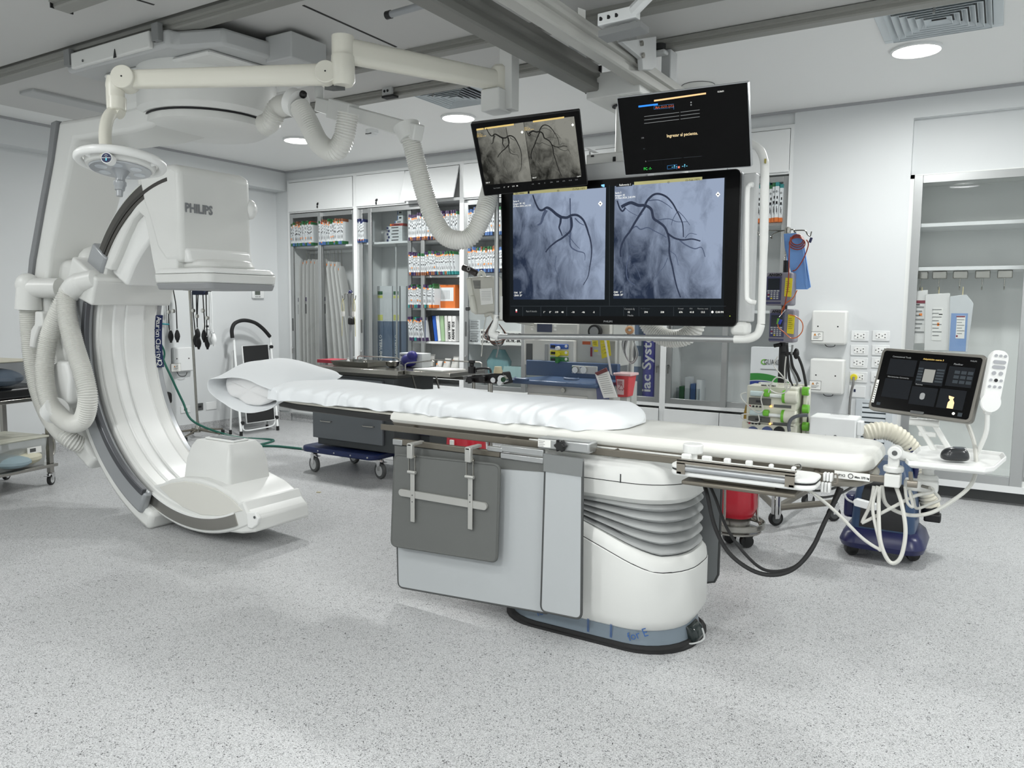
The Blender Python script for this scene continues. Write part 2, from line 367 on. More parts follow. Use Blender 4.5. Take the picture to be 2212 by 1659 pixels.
def raily(x0, x1, z0, z1, y0, y1, label, mt):
    t = thing('ceiling_beam', label, 'ceiling beam', (x0, y0, z0), 'beams carrying the monitors')
    h = z1-z0; prof = [(x0, z0), (x1-.01, z0), (x1, z0+.008), (x1, z0+.3*h), (x1-.012, z0+.34*h), (x1-.012, z0+.5*h), (x1+.006, z0+.55*h), (x1+.006, z0+.72*h), (x1-.008, z0+.76*h), (x1-.008, z1), (x0+.008, z1), (x0+.008, z0+.76*h), (x0-.006, z0+.72*h), (x0-.006, z0+.55*h), (x0, z0+.5*h)]
    MB().loft([[(a, y0, b) for a, b in prof], [(a, y1, b) for a, b in prof]]).build('beam_profile', mt, t)
    MB().box(x0-.006, y1-.004, z0, x1+.006, y1+.006, z1).build('end_plate', BLACK, t)
    return t
bm1 = raily(-2.14, -2.05, 2.70, 2.845, -1.5, 4.24, 'dark grey ceiling beam running back, left of the paired beams above the monitors', mat('dark_beam_paint', (118, 118, 114), .5))
bm2 = raily(-1.83, -1.755, 2.70, 2.82, -1.5, 5.0, 'light grey ceiling beam running back, right of the paired beams above the monitors', BEAMG)
for (x, yy, tt) in ((-2.09, yA-.04, bm1), (-2.09, 4.03, bm1), (-1.79, yA-.04, bm2), (-1.79, 4.03, bm2), (-1.79, 4.65, bm2)):
    MB().box(x-.03, yy-.06, 2.82, x+.03, yy+.05, 2.99).build('trolley', LGREY, tt, bevel=.006)
# bracket plate beside the light beam
p = px(1372, 110, X=-1.74)
br = thing('rail_bracket', 'grey bolted bracket hanging from the long back rail beside the light beam', 'bracket', (p.x, 4.6, 2.75))
MB().prism([px(1332, 92, X=-1.735), px(1407, 80, X=-1.735), px(1407, 145, X=-1.735), px(1398, 153, X=-1.735), px(1378, 152, X=-1.735), px(1376, 128, X=-1.735)], (.03, 0, 0)).build('plate', LGREY, br, bevel=.004)
for a in ((1384, 94), (1387, 120)): c = px(*a, X=-1.705); MB().cyl(c, c+V(.012, 0, 0), .014).build('bolt', STEEL, br)
c = px(1425, 115, Y=4.55); MB().cbox(c, .09, .07, .025).build('bumper_block', LGREY, br, bevel=.01); MB().cyl(c+V(0, 0, .015), c+V(0, 0, .05), .035).build('rubber_stop', RUBBER, br)
# trolley clamp with three holes + sloping strut at the very top
p = px(1330, 50, Z=2.84)
st = thing('ceiling_strut', 'white sloping strut bolted to a short rail with three holes above the beam', 'strut', p)
a, b = px(1290, 56, d=3.6), px(1374, 36, d=3.6); u = V(0, 0, .055)
MB().prism([a, b, b+u, a+u], (0, .05, 0)).build('clamp_bar', WPAINT, st, bevel=.004)
for k in range(3): c = a.lerp(b, .08+k*.2)+u*.5; MB().cyl(c-V(0, .003, 0), c+V(0, .004, 0), .009).build('bolt_hole', INK, st)
a2, b2 = px(1292, 66, d=3.6), px(1384, 44, d=3.6); MB().prism([a2, b2, b2-u*.5, a2-u*.5], (0, .1, 0)).build('short_rail', GREY, st)
MB().tube([px(1352, 40, d=3.65), px(1420, -30, d=3.5)], .028, 8, raw=True).build('strut_tube', WPAINT, st)
a = px(1252, 32, X=-1.80); lab = MB().prism([px(1249, 16, X=-1.80), px(1265, 22, X=-1.80), px(1265, 50, X=-1.80), px(1249, 42, X=-1.80)], (-.002, 0, 0)).build('label_tag', PAPER)
tag(lab, 'small white printed label standing on top of the light beam', 'label')
# ================================================================ ANGIOGRAPHY C-ARM STAND
CX, CZ, Y0, Y1 = -4.21, 1.17, 3.03, 3.47
cs = thing('angiography_stand', 'white ceiling-hung X-ray C-arm stand with ribbed hoses at the head of the table', 'x-ray machine', (CX, 3.25, 0))
def A(x, y, yy=Y0): return px(x, y, Y=yy)
def P2(x, y, yy=Y0): p = px(x, y, Y=yy); return (p.x, p.z)
def arcband(a0, a1, r0, r1, y0, y1, n=28):
    fl = []
    for i in range(n+1):
        a = math.radians(a0+(a1-a0)*i/n); c, s_ = math.cos(a), math.sin(a)
        ra = r0(i/n) if callable(r0) else r0; rb = r1(i/n) if callable(r1) else r1
        fl.append([(CX+ra*c, y0, CZ+ra*s_), (CX+rb*c, y0, CZ+rb*s_), (CX+rb*c, y1, CZ+rb*s_), (CX+ra*c, y1, CZ+ra*s_)])
    return MB().loft(fl)
# C body
arcband(97, 298, .985, 1.13, Y0, Y1, 60).build('c_shaped_arm', WHITE, cs, bevel=.012)
arcband(160, 250, .966, .99, Y0+.10, Y1-.1, 30).build('inner_cover', WHITE2, cs, bevel=.012)
arcband(160, 247, .952, .97, Y0+.18, Y1-.12, 30).build('inner_ridge', WHITE2, cs, bevel=.01)
arcband(160, 264, .976, 1.0, Y0+.015, Y1-.015, 34).build('side_cover', WHITE, cs, bevel=.012)
arcband(98, 160, 1.015, 1.108, Y0-.008, Y0+.02, 24).build('guide_channel', mat('channel_dark', (84, 82, 78), .3, .7), cs)
arcband(98, 160, 1.04, 1.062, Y0-.012, Y0+.02, 24).build('guide_groove', mat('dark_steel', (60, 58, 55), .3, .6), cs)
MB().slab([P2(*p) for p in ((384, 368), (372, 385), (332, 405), (298, 440), (262, 492), (238, 545), (226, 580), (240, 584), (256, 548), (272, 508), (288, 474), (302, 459), (314, 470), (321, 505), (330, 560), (338, 598), (384, 600), (386, 372))], Y0-.006, Y0+.07).build('side_web', WHITE, cs, bevel=.012)
arcband(246, 292, 1.03, 1.105, Y0-.008, Y0+.02, 24).build('guide_channel', STEEL, cs)
arcband(246, 292, 1.022, 1.034, Y0-.012, Y0+.02, 24).build('guide_lip', WHITE2, cs)
arcband(150, 262, 1.0, 1.12, Y1-.03, Y1+.045, 34).build('far_rim', SILV, cs, bevel=.01)
# blue badge on the far rim with the product lettering
arcband(167, 192, .992, 1.10, Y1-.045, Y1-.035, 16)
bd = arcband(168, 190, .985, .999, Y1-.02, Y1+.047, 16).build('badge', BLUE, cs)
def arctext(s, a0, r, y, size, step, parent, mt, bold=0):
    for i, chx in enumerate(s):
        if chx == ' ': continue
        a = math.radians(a0+step*i); e = V(math.cos(a), 0, math.sin(a)); tng = V(-math.sin(a), 0, math.cos(a))
        text(chx, V(CX, 0, CZ)+e*r+V(0, y, 0), size, parent, mt, right=tng, up=(0, 1, 0), bold=bold, align='CENTER')
arctext('Azurion ClarityIQ', 169.5, .982, Y1-.004, .055, 1.17, cs, WHITE2)
# sleeve (C holder)
arcband(162, 247, 1.01, 1.165, Y0-.075, Y0-.01, 34).build('sleeve_side', SILV, cs, bevel=.02)
arcband(162, 251, 1.12, 1.25, Y0-.05, Y1+.05, 34).build('sleeve_shell', WHITE, cs, bevel=.03)
arcband(163, 246, .985, 1.03, Y0-.085, Y0-.05, 34).build('sleeve_edge', mat('sleeve_dark_edge', (92, 94, 98), .3, .5), cs, bevel=.006)
arcband(151, 163, .925, 1.24, Y0-.09, Y1+.06, 10).build('upper_collar', WHITE, cs, bevel=.04, seg=4)
arcband(144, 152, 1.0, 1.18, Y0-.02, Y1+.02, 8).build('upper_collar_cap', SILV, cs, bevel=.03, seg=3)
# tube housing at the bottom end
prof = [P2(*p) for p in ((300, 1030), (322, 1050), (345, 1046), (365, 1036), (395, 1032), (430, 1035), (462, 1046), (497, 1066), (525, 1092), (545, 1120), (549, 1151), (520, 1154), (485, 1150), (430, 1138), (380, 1115), (330, 1075))]
MB().slab(prof, Y0+.005, Y1).build('tube_housing', WHITE, cs, bevel=.018, seg=3)
prof2 = [P2(*p, Y0) for p in ((345, 1052), (368, 1044), (400, 1040), (435, 1046), (470, 1058), (500, 1078), (525, 1103), (478, 1114), (435, 1112), (395, 1095), (365, 1072))]
MB().slab(prof2, Y0-.004, Y0+.01).build('side_lens_panel', mat('warm_white', (218, 217, 210), .4), cs, bevel=.003)
a, b = A(*(545, 1116)), A(549, 1150)
MB().slab([P2(534, 1108), P2(552, 1106), P2(560, 1120), P2(556, 1134), P2(546, 1142), P2(536, 1140)], Y0-.006, Y0+.02).build('end_bumper', WHITE2, cs, bevel=.006)
c = A(552, 1117); MB().cyl(c+V(0, -.01, 0), c+V(0, .01, 0), .008).build('screw_cap', DGREY, cs)
c = px(632, 1094, Y=Y1-.04); MB().cyl(c+V(-.03, 0, 0), c+V(.012, 0, .0), .009).build('screw_cap', DGREY, cs)
for q in ((306, 1002), (388, 988)):
    c = px(*q, Z=.36); MB().cyl(c, c+V(0, 0, .01), .008).build('screw_cap', GREY, cs)
# collimator block
b0 = [px(393, 1028, Y=Y0+.06).x, px(492, 1043, Y=Y0+.06).x]; zb = px(440, 1035, Y=Y0+.06).z-.03
x0, x1, ya, yb = b0[0], b0[1], Y0+.06, Y1-.04; zt = px(440, 953, Y=Y0+.12).z
def rr3(x0, x1, y0, y1, z, r): return [((x0+x1)/2+a, (y0+y1)/2+b, z) for a, b in rrect(x1-x0, y1-y0, r, 4)]
MB().loft([rr3(x0, x1, ya, yb, zb, .03), rr3(x0+.01, x1-.012, ya+.02, yb-.01, zb+.55*(zt-zb), .03), rr3(x0+.025, x1-.03, ya+.045, yb-.03, zb+.85*(zt-zb), .03), rr3(x0+.05, x1-.06, ya+.07, yb-.06, zt, .02)]).build('collimator_cover', WHITE, cs)
MB().box(x0+.08, ya+.12, zt, x1-.09, yb-.10, zt+.012).build('window_frame', WHITE2, cs, bevel=.004)
MB().box(x0+.10, ya+.14, zt+.0125, x1-.11, yb-.12, zt+.014).build('beam_window', mat('dark_window', (70, 74, 76), .15), cs)
for k in (0, 1): MB().box(x0+.10, ya+.17+.08*k, zt+.0142, x1-.11, ya+.175+.08*k, zt+.015).build('cross_line', LGREY, cs)
# detector column at the top end
top = [P2(*p) for p in ((318, 460), (330, 385), (345, 366), (370, 361), (398, 362), (402, 560))]
xc0, xc1 = P2(320, 450)[0], P2(390, 450)[0]
zb2 = px(390, 590, Y=Y0).z
col = [(xc0-.10, 2.29), (xc0-.02, 2.31), (xc1-.06, 2.30), (xc1, 2.27), (xc1, 1.71), (xc0+.17, 1.71), (xc0+.08, 1.80), (xc0+.01, 1.98), (xc0-.04, 2.08)]
MB().slab(col, Y0-.01, Y1+.09).build('detector_column', WHITE, cs, bevel=.035, seg=4)
MB().slab([(xc0-.13, 2.26), (xc0+.0, 2.285), (xc0+.0, 2.12), (xc0-.06, 2.10), (xc0-.12, 2.18)], Y0+.01, Y1).build('arm_end_block', WHITE, cs, bevel=.02)
arcband(112, 150, .80, .985, Y0+.04, Y1-.04, 16).build('inner_web', WHITE2, cs, bevel=.02)
c = px(484, 444, X=xc1); MB().ball((xc1-.03, Y1+.10, c.z), .05, .05, .065).build('side_knob', WHITE2, cs)
MB().slab([(xc0+.10, 1.80), (xc1+.02, 1.80), (xc1+.05, 1.71), (xc0+.06, 1.71)], Y0+.02, Y1+.06).build('column_foot', WHITE2, cs, bevel=.02)
dX, dY = -4.24, 3.265
def plate(w0, w1, z0, z1, r=.05): return MB().loft([[(dX+a, dY+b, z0) for a, b in rrect(w0, w0, r, 6)], [(dX+a, dY+b, z1) for a, b in rrect(w1, w1, r, 6)]])
det = plate(.53, .54, 1.585, 1.64).build('detector_body', WHITE, cs, bevel=.008)
plate(.54, .50, 1.642, 1.675).build('detector_top', WHITE2, cs, bevel=.012)
plate(.51, .53, 1.545, 1.585).build('detector_base', mat('detector_grey', (150, 152, 154), .4), cs, bevel=.006)
plate(.40, .36, 1.675, 1.73, .10).build('detector_turntable', WHITE, cs, bevel=.02)
a = px(401, 461, Y=Y0); 
text('PHILIPS', px(400, 457, X=xc1+.004), .075, cs, mat('logo_grey', (128, 130, 133), .4), name='logo', right=(0, 1, 0), bold=.035, width=(px(459, 462, X=xc1).y-px(400, 457, X=xc1).y))
# L-shaped suspension
Lp = [P2(*p, 3.05) for p in ((136, 262), (180, 256), (240, 246), (330, 222), (372, 205), (372, 262), (350, 262), (330, 276), (290, 287), (200, 300), (170, 304), (164, 330), (150, 400), (134, 470), (118, 540), (108, 620), (112, 720), (135, 830), (175, 930), (215, 990), (200, 1015), (150, 960), (105, 870), (82, 760), (74, 640), (84, 560), (104, 450), (122, 350))]
MB().slab(Lp, 3.02, 3.44).build('suspension_arm', WHITE, cs, bevel=.03, seg=3)
Ls = [P2(*p, 3.05) for p in ((126, 268), (137, 263), (126, 350), (107, 450), (88, 560), (78, 640), (70, 640), (78, 560), (98, 450), (117, 350))]
MB().slab(Ls, 3.0, 3.05).build('grey_edge_strip', mat('strip_grey', (128, 130, 132), .5), cs, bevel=.004)
# pivot behind the sleeve
pv = [P2(*p, 3.2) for p in ((160, 560), (215, 575), (225, 700), (225, 900), (250, 980), (160, 930), (120, 800), (120, 640))]
MB().slab(pv, 3.10, 3.42).build('pivot_housing', WHITE, cs, bevel=.05, seg=4)
c = px(196, 560, Y=3.25); MB().ball((c.x+.04, 3.28, c.z-.03), .12, .14, .13).build('pivot_dome', WHITE, cs)
cc = [P2(*p, 2.97) for p in ((122, 790), (135, 778), (155, 782), (163, 815), (160, 870), (140, 885), (128, 850))]
MB().slab(cc, 2.93, 3.08).build('pivot_cover', WHITE2, cs, bevel=.025, seg=3)
# rotating ring under the ceiling carriage
rc = px(452, 272, Z=2.60); RCX, RCY = rc.x, rc.y
MB().lathe([(.40, 2.92), (.42, 2.90), (.42, 2.66), (.39, 2.63), (.30, 2.625)], (RCX, RCY, 0), seg=48).build('turning_ring', WHITE, cs)
MB().lathe([(.37, 2.626), (.375, 2.575), (.33, 2.55), (.1, 2.545)], (RCX, RCY, 0), seg=48).build('ring_cover', WHITE, cs)
MB().lathe([(.376, 2.63), (.379, 2.617)], (RCX, RCY, 0), seg=48).build('ring_gap', INK, cs)
MB().slab([(RCX-.45, 2.66), (RCX, 2.64), (RCX, 2.88), (RCX-.45, 2.80)], RCY-.36, RCY+.33).build('arm_shoulder', WHITE, cs, bevel=.05, seg=3)
# ceiling carriage
def zc(x, y, z): p = px(x, y, Z=z); return (p.x, p.y)
z0 = 2.90; xa = px(150, 160, Z=z0).x; xb = px(345, 95, Z=z0).x
yf = px(250, 130, Z=z0).y; ybk = RCY+.45
CG = [(xa, yf), (xb, yf), (xb+.02, yf+.05), (RCX+.62, yf+.15), (RCX+.72, ybk), (xa+.15, ybk), (xa, yf+.3)]
MB().vslab(CG, z0, 3.0).build('ceiling_carriage', LGREY, cs, bevel=.02)
MB().vslab([(RCX-.5, yf+.12), (RCX+.5, yf+.14), (RCX+.56, ybk-.05), (RCX-.55, ybk-.05)], 2.87, z0).build('carriage_underplate', WHITE, cs, bevel=.02)
MB().vslab([(xa+.10, yf-.03), (xb-.12, yf-.03), (xb-.12, yf), (xa+.10, yf)], z0+.005, 3.0).build('carriage_front_cover', WHITE, cs, bevel=.008)
for xx in (xa+.03, xb-.09):
    MB().box(xx, yf-.035, 2.93, xx+.06, yf+.0, 3.03).build('wheel_bracket', GREY, cs, bevel=.004)
c = px(247, 113, Y=yf-.035); MB().prism([c+V(-.014, 0, -.03), c+V(.014, 0, -.03), c+V(0, 0, .02)], (0, .004, 0)).build('arrow_mark', INK, cs)
for q in ((178, 131), (331, 88)): c = px(*q, Y=yf-.033); MB().cyl(c, c+V(0, .01, 0), .008).build('screw_cap', DGREY, cs)
c = px(643, 128, Z=2.92)
MB().box(c.x-.12, c.y-.14, 2.88, c.x+.10, c.y+.14, 3.03).build('junction_box', LGREY, cs, bevel=.008)
# ribbed hoses on the stand
c = px(62, 622, Y=2.95); e = px(85, 625, Y=2.95)
MB().ball((c.x-.01, 2.95, c.z+.02), .085, .08, .085).build('hose_elbow', WHITE, cs)
b = px(62, 668, Y=2.95)
MB().tube([c+V(0, 0, .02), b], [.075, .088], 20, raw=True).build('elbow_socket', WHITE, cs)
MB().cyl(c, c+V(.22, .1, 0), .07).build('elbow_neck', WHITE, cs)
H = lambda L, yy: [px(x, y, Y=yy) for x, y in L]
MB().hose(H([(61, 665), (64, 720), (72, 790), (86, 850), (110, 905), (145, 945)], 2.96)+[px(180, 962, Y=3.05), px(215, 968, Y=3.2)], .062).build('ribbed_hose', HOSE, cs)
lp = [(168, 618, 2.93), (146, 636, 2.90), (145, 680, 2.88), (160, 745, 2.87), (180, 810, 2.86), (190, 860, 2.86), (180, 905, 2.86), (155, 915, 2.86), (125, 895, 2.85), (104, 860, 2.84), (96, 800, 2.86), (105, 735, 2.9), (128, 670, 2.93), (145, 640, 2.98)]
MB().hose([px(x, y, Y=yy) for x, y, yy in lp], .062).build('ribbed_hose', HOSE, cs)
MB().tube([px(150, 634, Y=2.92), px(160, 620, Y=2.92), px(176, 610, Y=2.94), px(212, 602, Y=2.98)], [.068, .070, .064, .04], 16).build('hose_socket', WHITE, cs)
MB().tube([px(112, 893, Y=2.85), px(124, 879, Y=2.85)], .078, 18, raw=True).build('hose_clamp', WHITE2, cs)
MB().slab([P2(*p, 2.9) for p in ((81, 672), (95, 674), (99, 705), (90, 708), (82, 730), (78, 752), (68, 750), (72, 712), (80, 700))], 2.88, 2.96).build('hose_bracket', WHITE, cs, bevel=.012)
# hanging supply hoses of the stand
hy = RCY-.1
cl = px(637, 222, Y=hy)
MB().hose([px(568, 272, Y=hy), px(585, 262, Y=hy), px(602, 232, Y=hy), px(636, 224, Y=hy)], .062).build('ribbed_hose', HOSE, cs)
MB().hose([px(645, 228, Y=hy), px(665, 262, Y=hy), (px(690, 310, Y=hy)), px(722, 326, Y=hy), px(742, 300, Y=hy), px(752, 245, Y=hy)], .060).build('ribbed_hose', HOSE, cs)
MB().cyl(px(632, 220, Y=hy), px(646, 226, Y=hy), .08).build('hose_clamp', WHITE2, cs)
MB().tube([px(657, 195, Y=hy), px(656, 208, Y=hy)], .006, 6, raw=True).build('hose_hanger', CHROME, cs)
MB().ball(px(655, 204, Y=hy), .022).build('hanger_ball', BLACK, cs)
# ================================================================ hose gantry above (white duct) with long hose to the monitors
DZ = 3.75
du = thing('hose_duct', 'white ceiling duct beam with a long ribbed hose looping down to the monitors', 'cable duct', px(800, 250, Y=DZ))
a, b = px(690, 212, Y=DZ-.0), px(905, 290, Y=DZ-.0)
g0 = px(680, 205, Z=2.68); g1 = px(905, 284, Z=2.50)
a = px(690, 226, Y=3.85); b = px(905, 287, Y=3.60)
d = (b-a).normalized(); n = d.cross(V(0, 0, 1)).normalized()*.035; u = n.cross(d).normalized(); u = u if u.z > 0 else -u; u = u*.045
MB().prism([a-n-u, a+n-u, a+n+u, a-n+u], b-a).build('duct_beam', WHITE, du, bevel=.008)
a2 = a+(b-a)*.15; MB().prism([a2-n*1.2-u*1.5, a2+n*1.2-u*1.5, a2+n*1.2+u*1.3, a2-n*1.2+u*1.3], (b-a)*.22).build('duct_box', WHITE, du, bevel=.008)
MB().tube([px(757, 230, Y=3.8), px(748, 262, Y=3.8)], [.07, .064], 20, raw=True).build('hose_socket', WHITE, du)
MB().tube([px(878, 272, Y=3.62), px(887, 301, Y=3.62)], [.078, .062], 20, raw=True).build('hose_socket', WHITE, du)
MB().cyl(a+V(0, 0, .03), V(a.x, a.y, CEIL), .03).build('suspension_rod', WHITE, du)
MB().hose([px(x, y, Y=yy) for x, y, yy in ((886, 298, 3.62), (897, 340, 3.64), (915, 410, 3.66), (935, 468, 3.68), (960, 508, 3.7), (992, 519, 3.72), (1020, 508, 3.76), (1042, 468, 3.8), (1056, 425, 3.86), (1062, 400, 3.92))], .056, .013).build('ribbed_hose', HOSE, du)
MB().hose([px(x, y, Y=4.4) for x, y in ((1395, 690), (1410, 712), (1440, 730), (1478, 728), (1500, 710), (1505, 690))], .055, .013).build('ribbed_hose', HOSE, du)
# ================================================================ SURGICAL LAMP
LY = 2.29
sl = thing('surgical_lamp', 'white ring-shaped surgical lamp on a jointed arm at upper left', 'surgical lamp', px(1085, 180, d=4.3))
D1, D2, D3 = 4.3, 3.85, 3.8
pst = px(1100, 175, d=D1)
pt, pb_ = px(1100, 95, d=D1), px(1100, 238, d=D1)
MB().box(pst.x-.04, pst.y-.04, pb_.z, pst.x+.04, pst.y+.04, 2.98).build('ceiling_post', WHITE, sl, bevel=.004)
q = px(1076, 220, d=D1)
MB().box(q.x-.07, q.y-.07, px(1076, 243, d=D1).z, q.x+.05, q.y+.06, px(1076, 196, d=D1).z).build('post_box', WHITE, sl, bevel=.008)
MB().lathe([(.045, -.12), (.045, .06), (.03, .075)], px(1079, 172, d=D1)).build('post_joint', CREAM, sl)
def armbar(a, b, w0, w1, t_, name, m=CREAM):
    d = (b-a).normalized(); n = d.cross(V(0, 0, 1)).normalized(); u = n.cross(d); lp = []
    for p, w in ((a, w0), (b, w1)): lp.append([p+n*x*t_+u*y*w for x, y in rrect(1, 1, .3, 3)])
    return MB().loft(lp).build(name, m, sl, bevel=.004)
e1 = px(735, 107, d=D2)
armbar(px(1078, 175, d=D1), px(748, 110, d=D2), .105, .12, .07, 'upper_arm')
MB().lathe([(.055, .09), (.055, .0), (.055, -.12), (.05, -.13)], px(741, 120, d=D2)).build('elbow_column', CREAM, sl)
k1, k2 = px(707, 161, d=D2), px(272, 172, d=D3)
MB().lathe([(.055, .12), (.058, .08), (.058, .0), (.045, -.02)], px(741, 176, d=D2)).build('elbow_socket', CREAM, sl)
armbar(k1, k2, .10, .085, .06, 'spring_arm')
nn = (FW*-1)
for k_, r_ in ((k1, .055), (k2, .056)):
    MB().cyl(k_+FW*.045, k_-FW*.045, r_, seg=32).build('joint_disc', CREAM, sl, bevel=.004)
    MB().cyl(k_-FW*.045, k_-FW*.047, .004).build('joint_screw', INK, sl)
MB().prism([k1+V(.04, .02, -.07), k1+V(-.02, 0, -.07), k1+V(-.02, 0, -.04), k1+V(.04, .02, -.05)], V(.02, .04, 0)).build('joint_stop', DGREY, sl)
MB().tube([px(252, 170, d=D3), px(249, 195, d=D3), px(251, 240, d=D3)], [.045, .042, .04], 16).build('drop_column', CREAM, sl)
MB().tube([px(252, 212, d=D3), px(252, 238, d=D3)], .044, 16, raw=True).build('swivel_sleeve', CREAM, sl)
MB().tube([px(262, 246, d=D3), px(248, 240, d=D3), px(233, 256, d=D3-.05), px(227, 290, d=D3-.1), px(230, 338, d=D3-.15)], .028, 14, n=8).build('curved_yoke', CREAM, sl)
LC = px(261, 354, d=D3); tl = Matrix.Translation(LC) @ Matrix.Rotation(math.radians(-9), 4, RT)
m = MB(tl); m.tube([(.185*math.cos(a_*math.pi/24), .185*math.sin(a_*math.pi/24), .008) for a_ in range(48)], .021, 10, raw=True, closed=True); m.build('outer_ring', WHITE2, sl)
m = MB(tl); m.lathe([(.155, .012), (.158, -.005), (.15, -.022), (.13, -.028)], (0, 0, 0), seg=40); m.build('lamp_disc', WHITE, sl)
m = MB(tl); m.lathe([(.138, -.028), (.134, -.034), (.02, -.036)], (0, 0, 0), seg=40); m.build('lens_cover', mat('lamp_lens', (176, 180, 184), .1, spec=.8), sl)
for k in range(6):
    a_ = k*math.pi/3+.3; m = MB(tl); m.lathe([(.028, -.035), (.026, -.037)], (.088*math.cos(a_), .088*math.sin(a_), 0), seg=20); m.build('led_lens', mat('led_lens', (200, 206, 212), .1), sl)
for a_ in (.5, 2.6, 4.7): m = MB(tl); m.tube([(.15*math.cos(a_), .15*math.sin(a_), 0), (.185*math.cos(a_), .185*math.sin(a_), .008)], .016, 8, raw=True); m.build('ring_spoke', WHITE2, sl)
m = MB(tl); m.lathe([(.045, -.03), (.022, -.07), (.022, -.085), (.029, -.09), (.029, -.105), (.024, -.112), (.022, -.13), (.016, -.132), (.014, -.16)], (0, -.0, 0), seg=24); m.build('sterile_handle', SILV, sl)
b_ = px(230, 341, d=D3-.19); MB().cyl(b_+FW*.04, b_, .026, seg=28).build('control_hub', WHITE2, sl)
MB().cyl(b_, b_-FW*.003, .0215, seg=28).build('control_pad', mat('pad_navy', (26, 38, 80), .3), sl)
MB().prism([b_-RT*.02-UP*.0012-FW*.0035, b_+RT*.02-UP*.0012-FW*.0035, b_+RT*.02+UP*.0012-FW*.0035, b_-RT*.02+UP*.0012-FW*.0035], FW*.0005).build('pad_line', WHITE2, sl)
MB().tube([b_-FW*.004+UP*.010+RT*(.005*math.cos(a_*.6))+UP*(.005*math.sin(a_*.6)) for a_ in range(10)], .0008, 6, raw=True, closed=True).build('power_symbol', WHITE2, sl)
MB().prism([b_-RT*.002-UP*.013-FW*.0035, b_+RT*.002-UP*.013-FW*.0035, b_+RT*.002-UP*.002-FW*.0035, b_-RT*.002-UP*.002-FW*.0035], FW*.0005).build('pad_indicator', mat('cyan_led', (90, 200, 240), .4, emit=1), sl)
# ================================================================ PATIENT TABLE
TX0, TX1 = -2.60, -0.36
pt_ = thing('examination_table', 'white angiography table with grey side rails on a bellows pedestal', 'medical table', (-1.47, 3.27, 0))
BX, BY = -1.515, 3.275
def rr(cx_, cy_, w, d, r, z, n=7): return [(cx_+a, cy_+b, z) for a, b in rrect(w, d, r, n)]
MB().loft([rr(BX, BY, .94, .57, .24, 0), rr(BX, BY, .94, .57, .24, .010), rr(BX, BY, .915, .55, .235, .012), rr(BX, BY, .905, .545, .235, .026)]).build('floor_seal', RUBBER, pt_)
FILM = mat('protective_film_grey', (120, 132, 142), .25, .2)
MB().loft([rr(BX, BY, .885, .53, .23, .022), rr(BX, BY, .85, .51, .23, .10)]).build('base_skirt', FILM, pt_)
FB = mat('film_print_blue', (50, 90, 150), .5)
yk = BY-.266
for xx in (-1.47, -1.36): 
    for dx in (0, .006): MB().box(xx+dx, yk, .035, xx+dx+.0025, yk+.001, .095).build('film_print', FB, pt_)
text('for B', (-1.72, yk-.001, .05), .05, pt_, FB, name='film_print', right=(1, 0, .5), up=(-.5, 0, 1), depth=.0004)
text('for E', (-1.27, yk-.001, .04), .05, pt_, FB, name='film_print', right=(1, 0.02, .5), up=(-.5, 0, 1), depth=.0004)
# lower cover with a sloped top
zl = px(1255, 1152, Y=BY-.29).z; zr = px(1420, 1247, Y=BY-.29).z
sl_ = (zr-zl)/(px(1420, 1215, Y=BY-.29).x-px(1255, 1170, Y=BY-.29).x); xr_ = px(1420, 1215, Y=BY-.29).x
def slope(dz, inset): return [(p[0], p[1], max(zr, zr+sl_*(p[0]-(xr_-.02)))+dz if p[0] < xr_-.02 else zr+dz) for p in rr(BX, BY, .93-inset, .585-inset, .25-inset*.4, 0, 9)]
m = MB(); m.loft([rr(BX, BY, .86, .52, .23, .085, 9), rr(BX, BY, .93, .585, .25, .145, 9), slope(0, 0)]); m.build('lower_cover', WHITE, pt_, bevel=.006)
m = MB(); m.loft([slope(.001, .006), slope(.035, .015), slope(.056, .05), slope(.060, .11)]); m.build('cover_top_ring', WHITE, pt_)
m = MB(); m.loft([slope(-.0015, .003), slope(.0015, .003)]); m.build('cover_seam', INK, pt_)
MB().box(-1.045, BY-.205, .2, -1.043, BY-.2035, zr-.01)
# bellows
ztop = px(1420, 1092, Y=BY-.25).z
loops = []; NB = 5
for k in range(NB*6+1):
    t = k/(NB*6); w = .5-.5*math.cos(2*math.pi*(t*NB)); inset = .125-.075*w**.7
    low = slope(.05, inset); loops.append([(p[0], p[1], p[2]*(1-t)+ztop*t) for p in low])
MB().loft(loops).build('bellows', mat('bellows_grey', (168, 170, 170), .5), pt_)
MB().loft([slope(.058, .075), slope(.082, .10)]).build('bellows_seal', DGREY, pt_)
z1_ = px(1420, 1052, Y=BY-.28).z; z2_ = px(1420, 1003, Y=BY-.28).z
MB().loft([rr(BX, BY, .85, .50, .2, ztop-.005), rr(BX, BY, .90, .56, .22, ztop+.02), rr(BX, BY, .905, .565, .22, z1_-.002)]).build('upper_cover', WHITE, pt_)
MB().loft([rr(BX, BY, .905, .565, .22, z1_+.002), rr(BX, BY, .905, .565, .22, z2_-.03), rr(BX, BY, .86, .52, .2, z2_)]).build('upper_cover', WHITE, pt_)
MB().loft([rr(BX, BY, .898, .558, .22, z1_-.003), rr(BX, BY, .898, .558, .22, z1_+.003)]).build('cover_seam', INK, pt_)
c = px(1340, 1048, Y=BY-.284)
MB().box(c.x-.002, c.y-.001, z1_-.002, c.x+.002, c.y+.002, z1_+.035).build('cover_seam', INK, pt_)
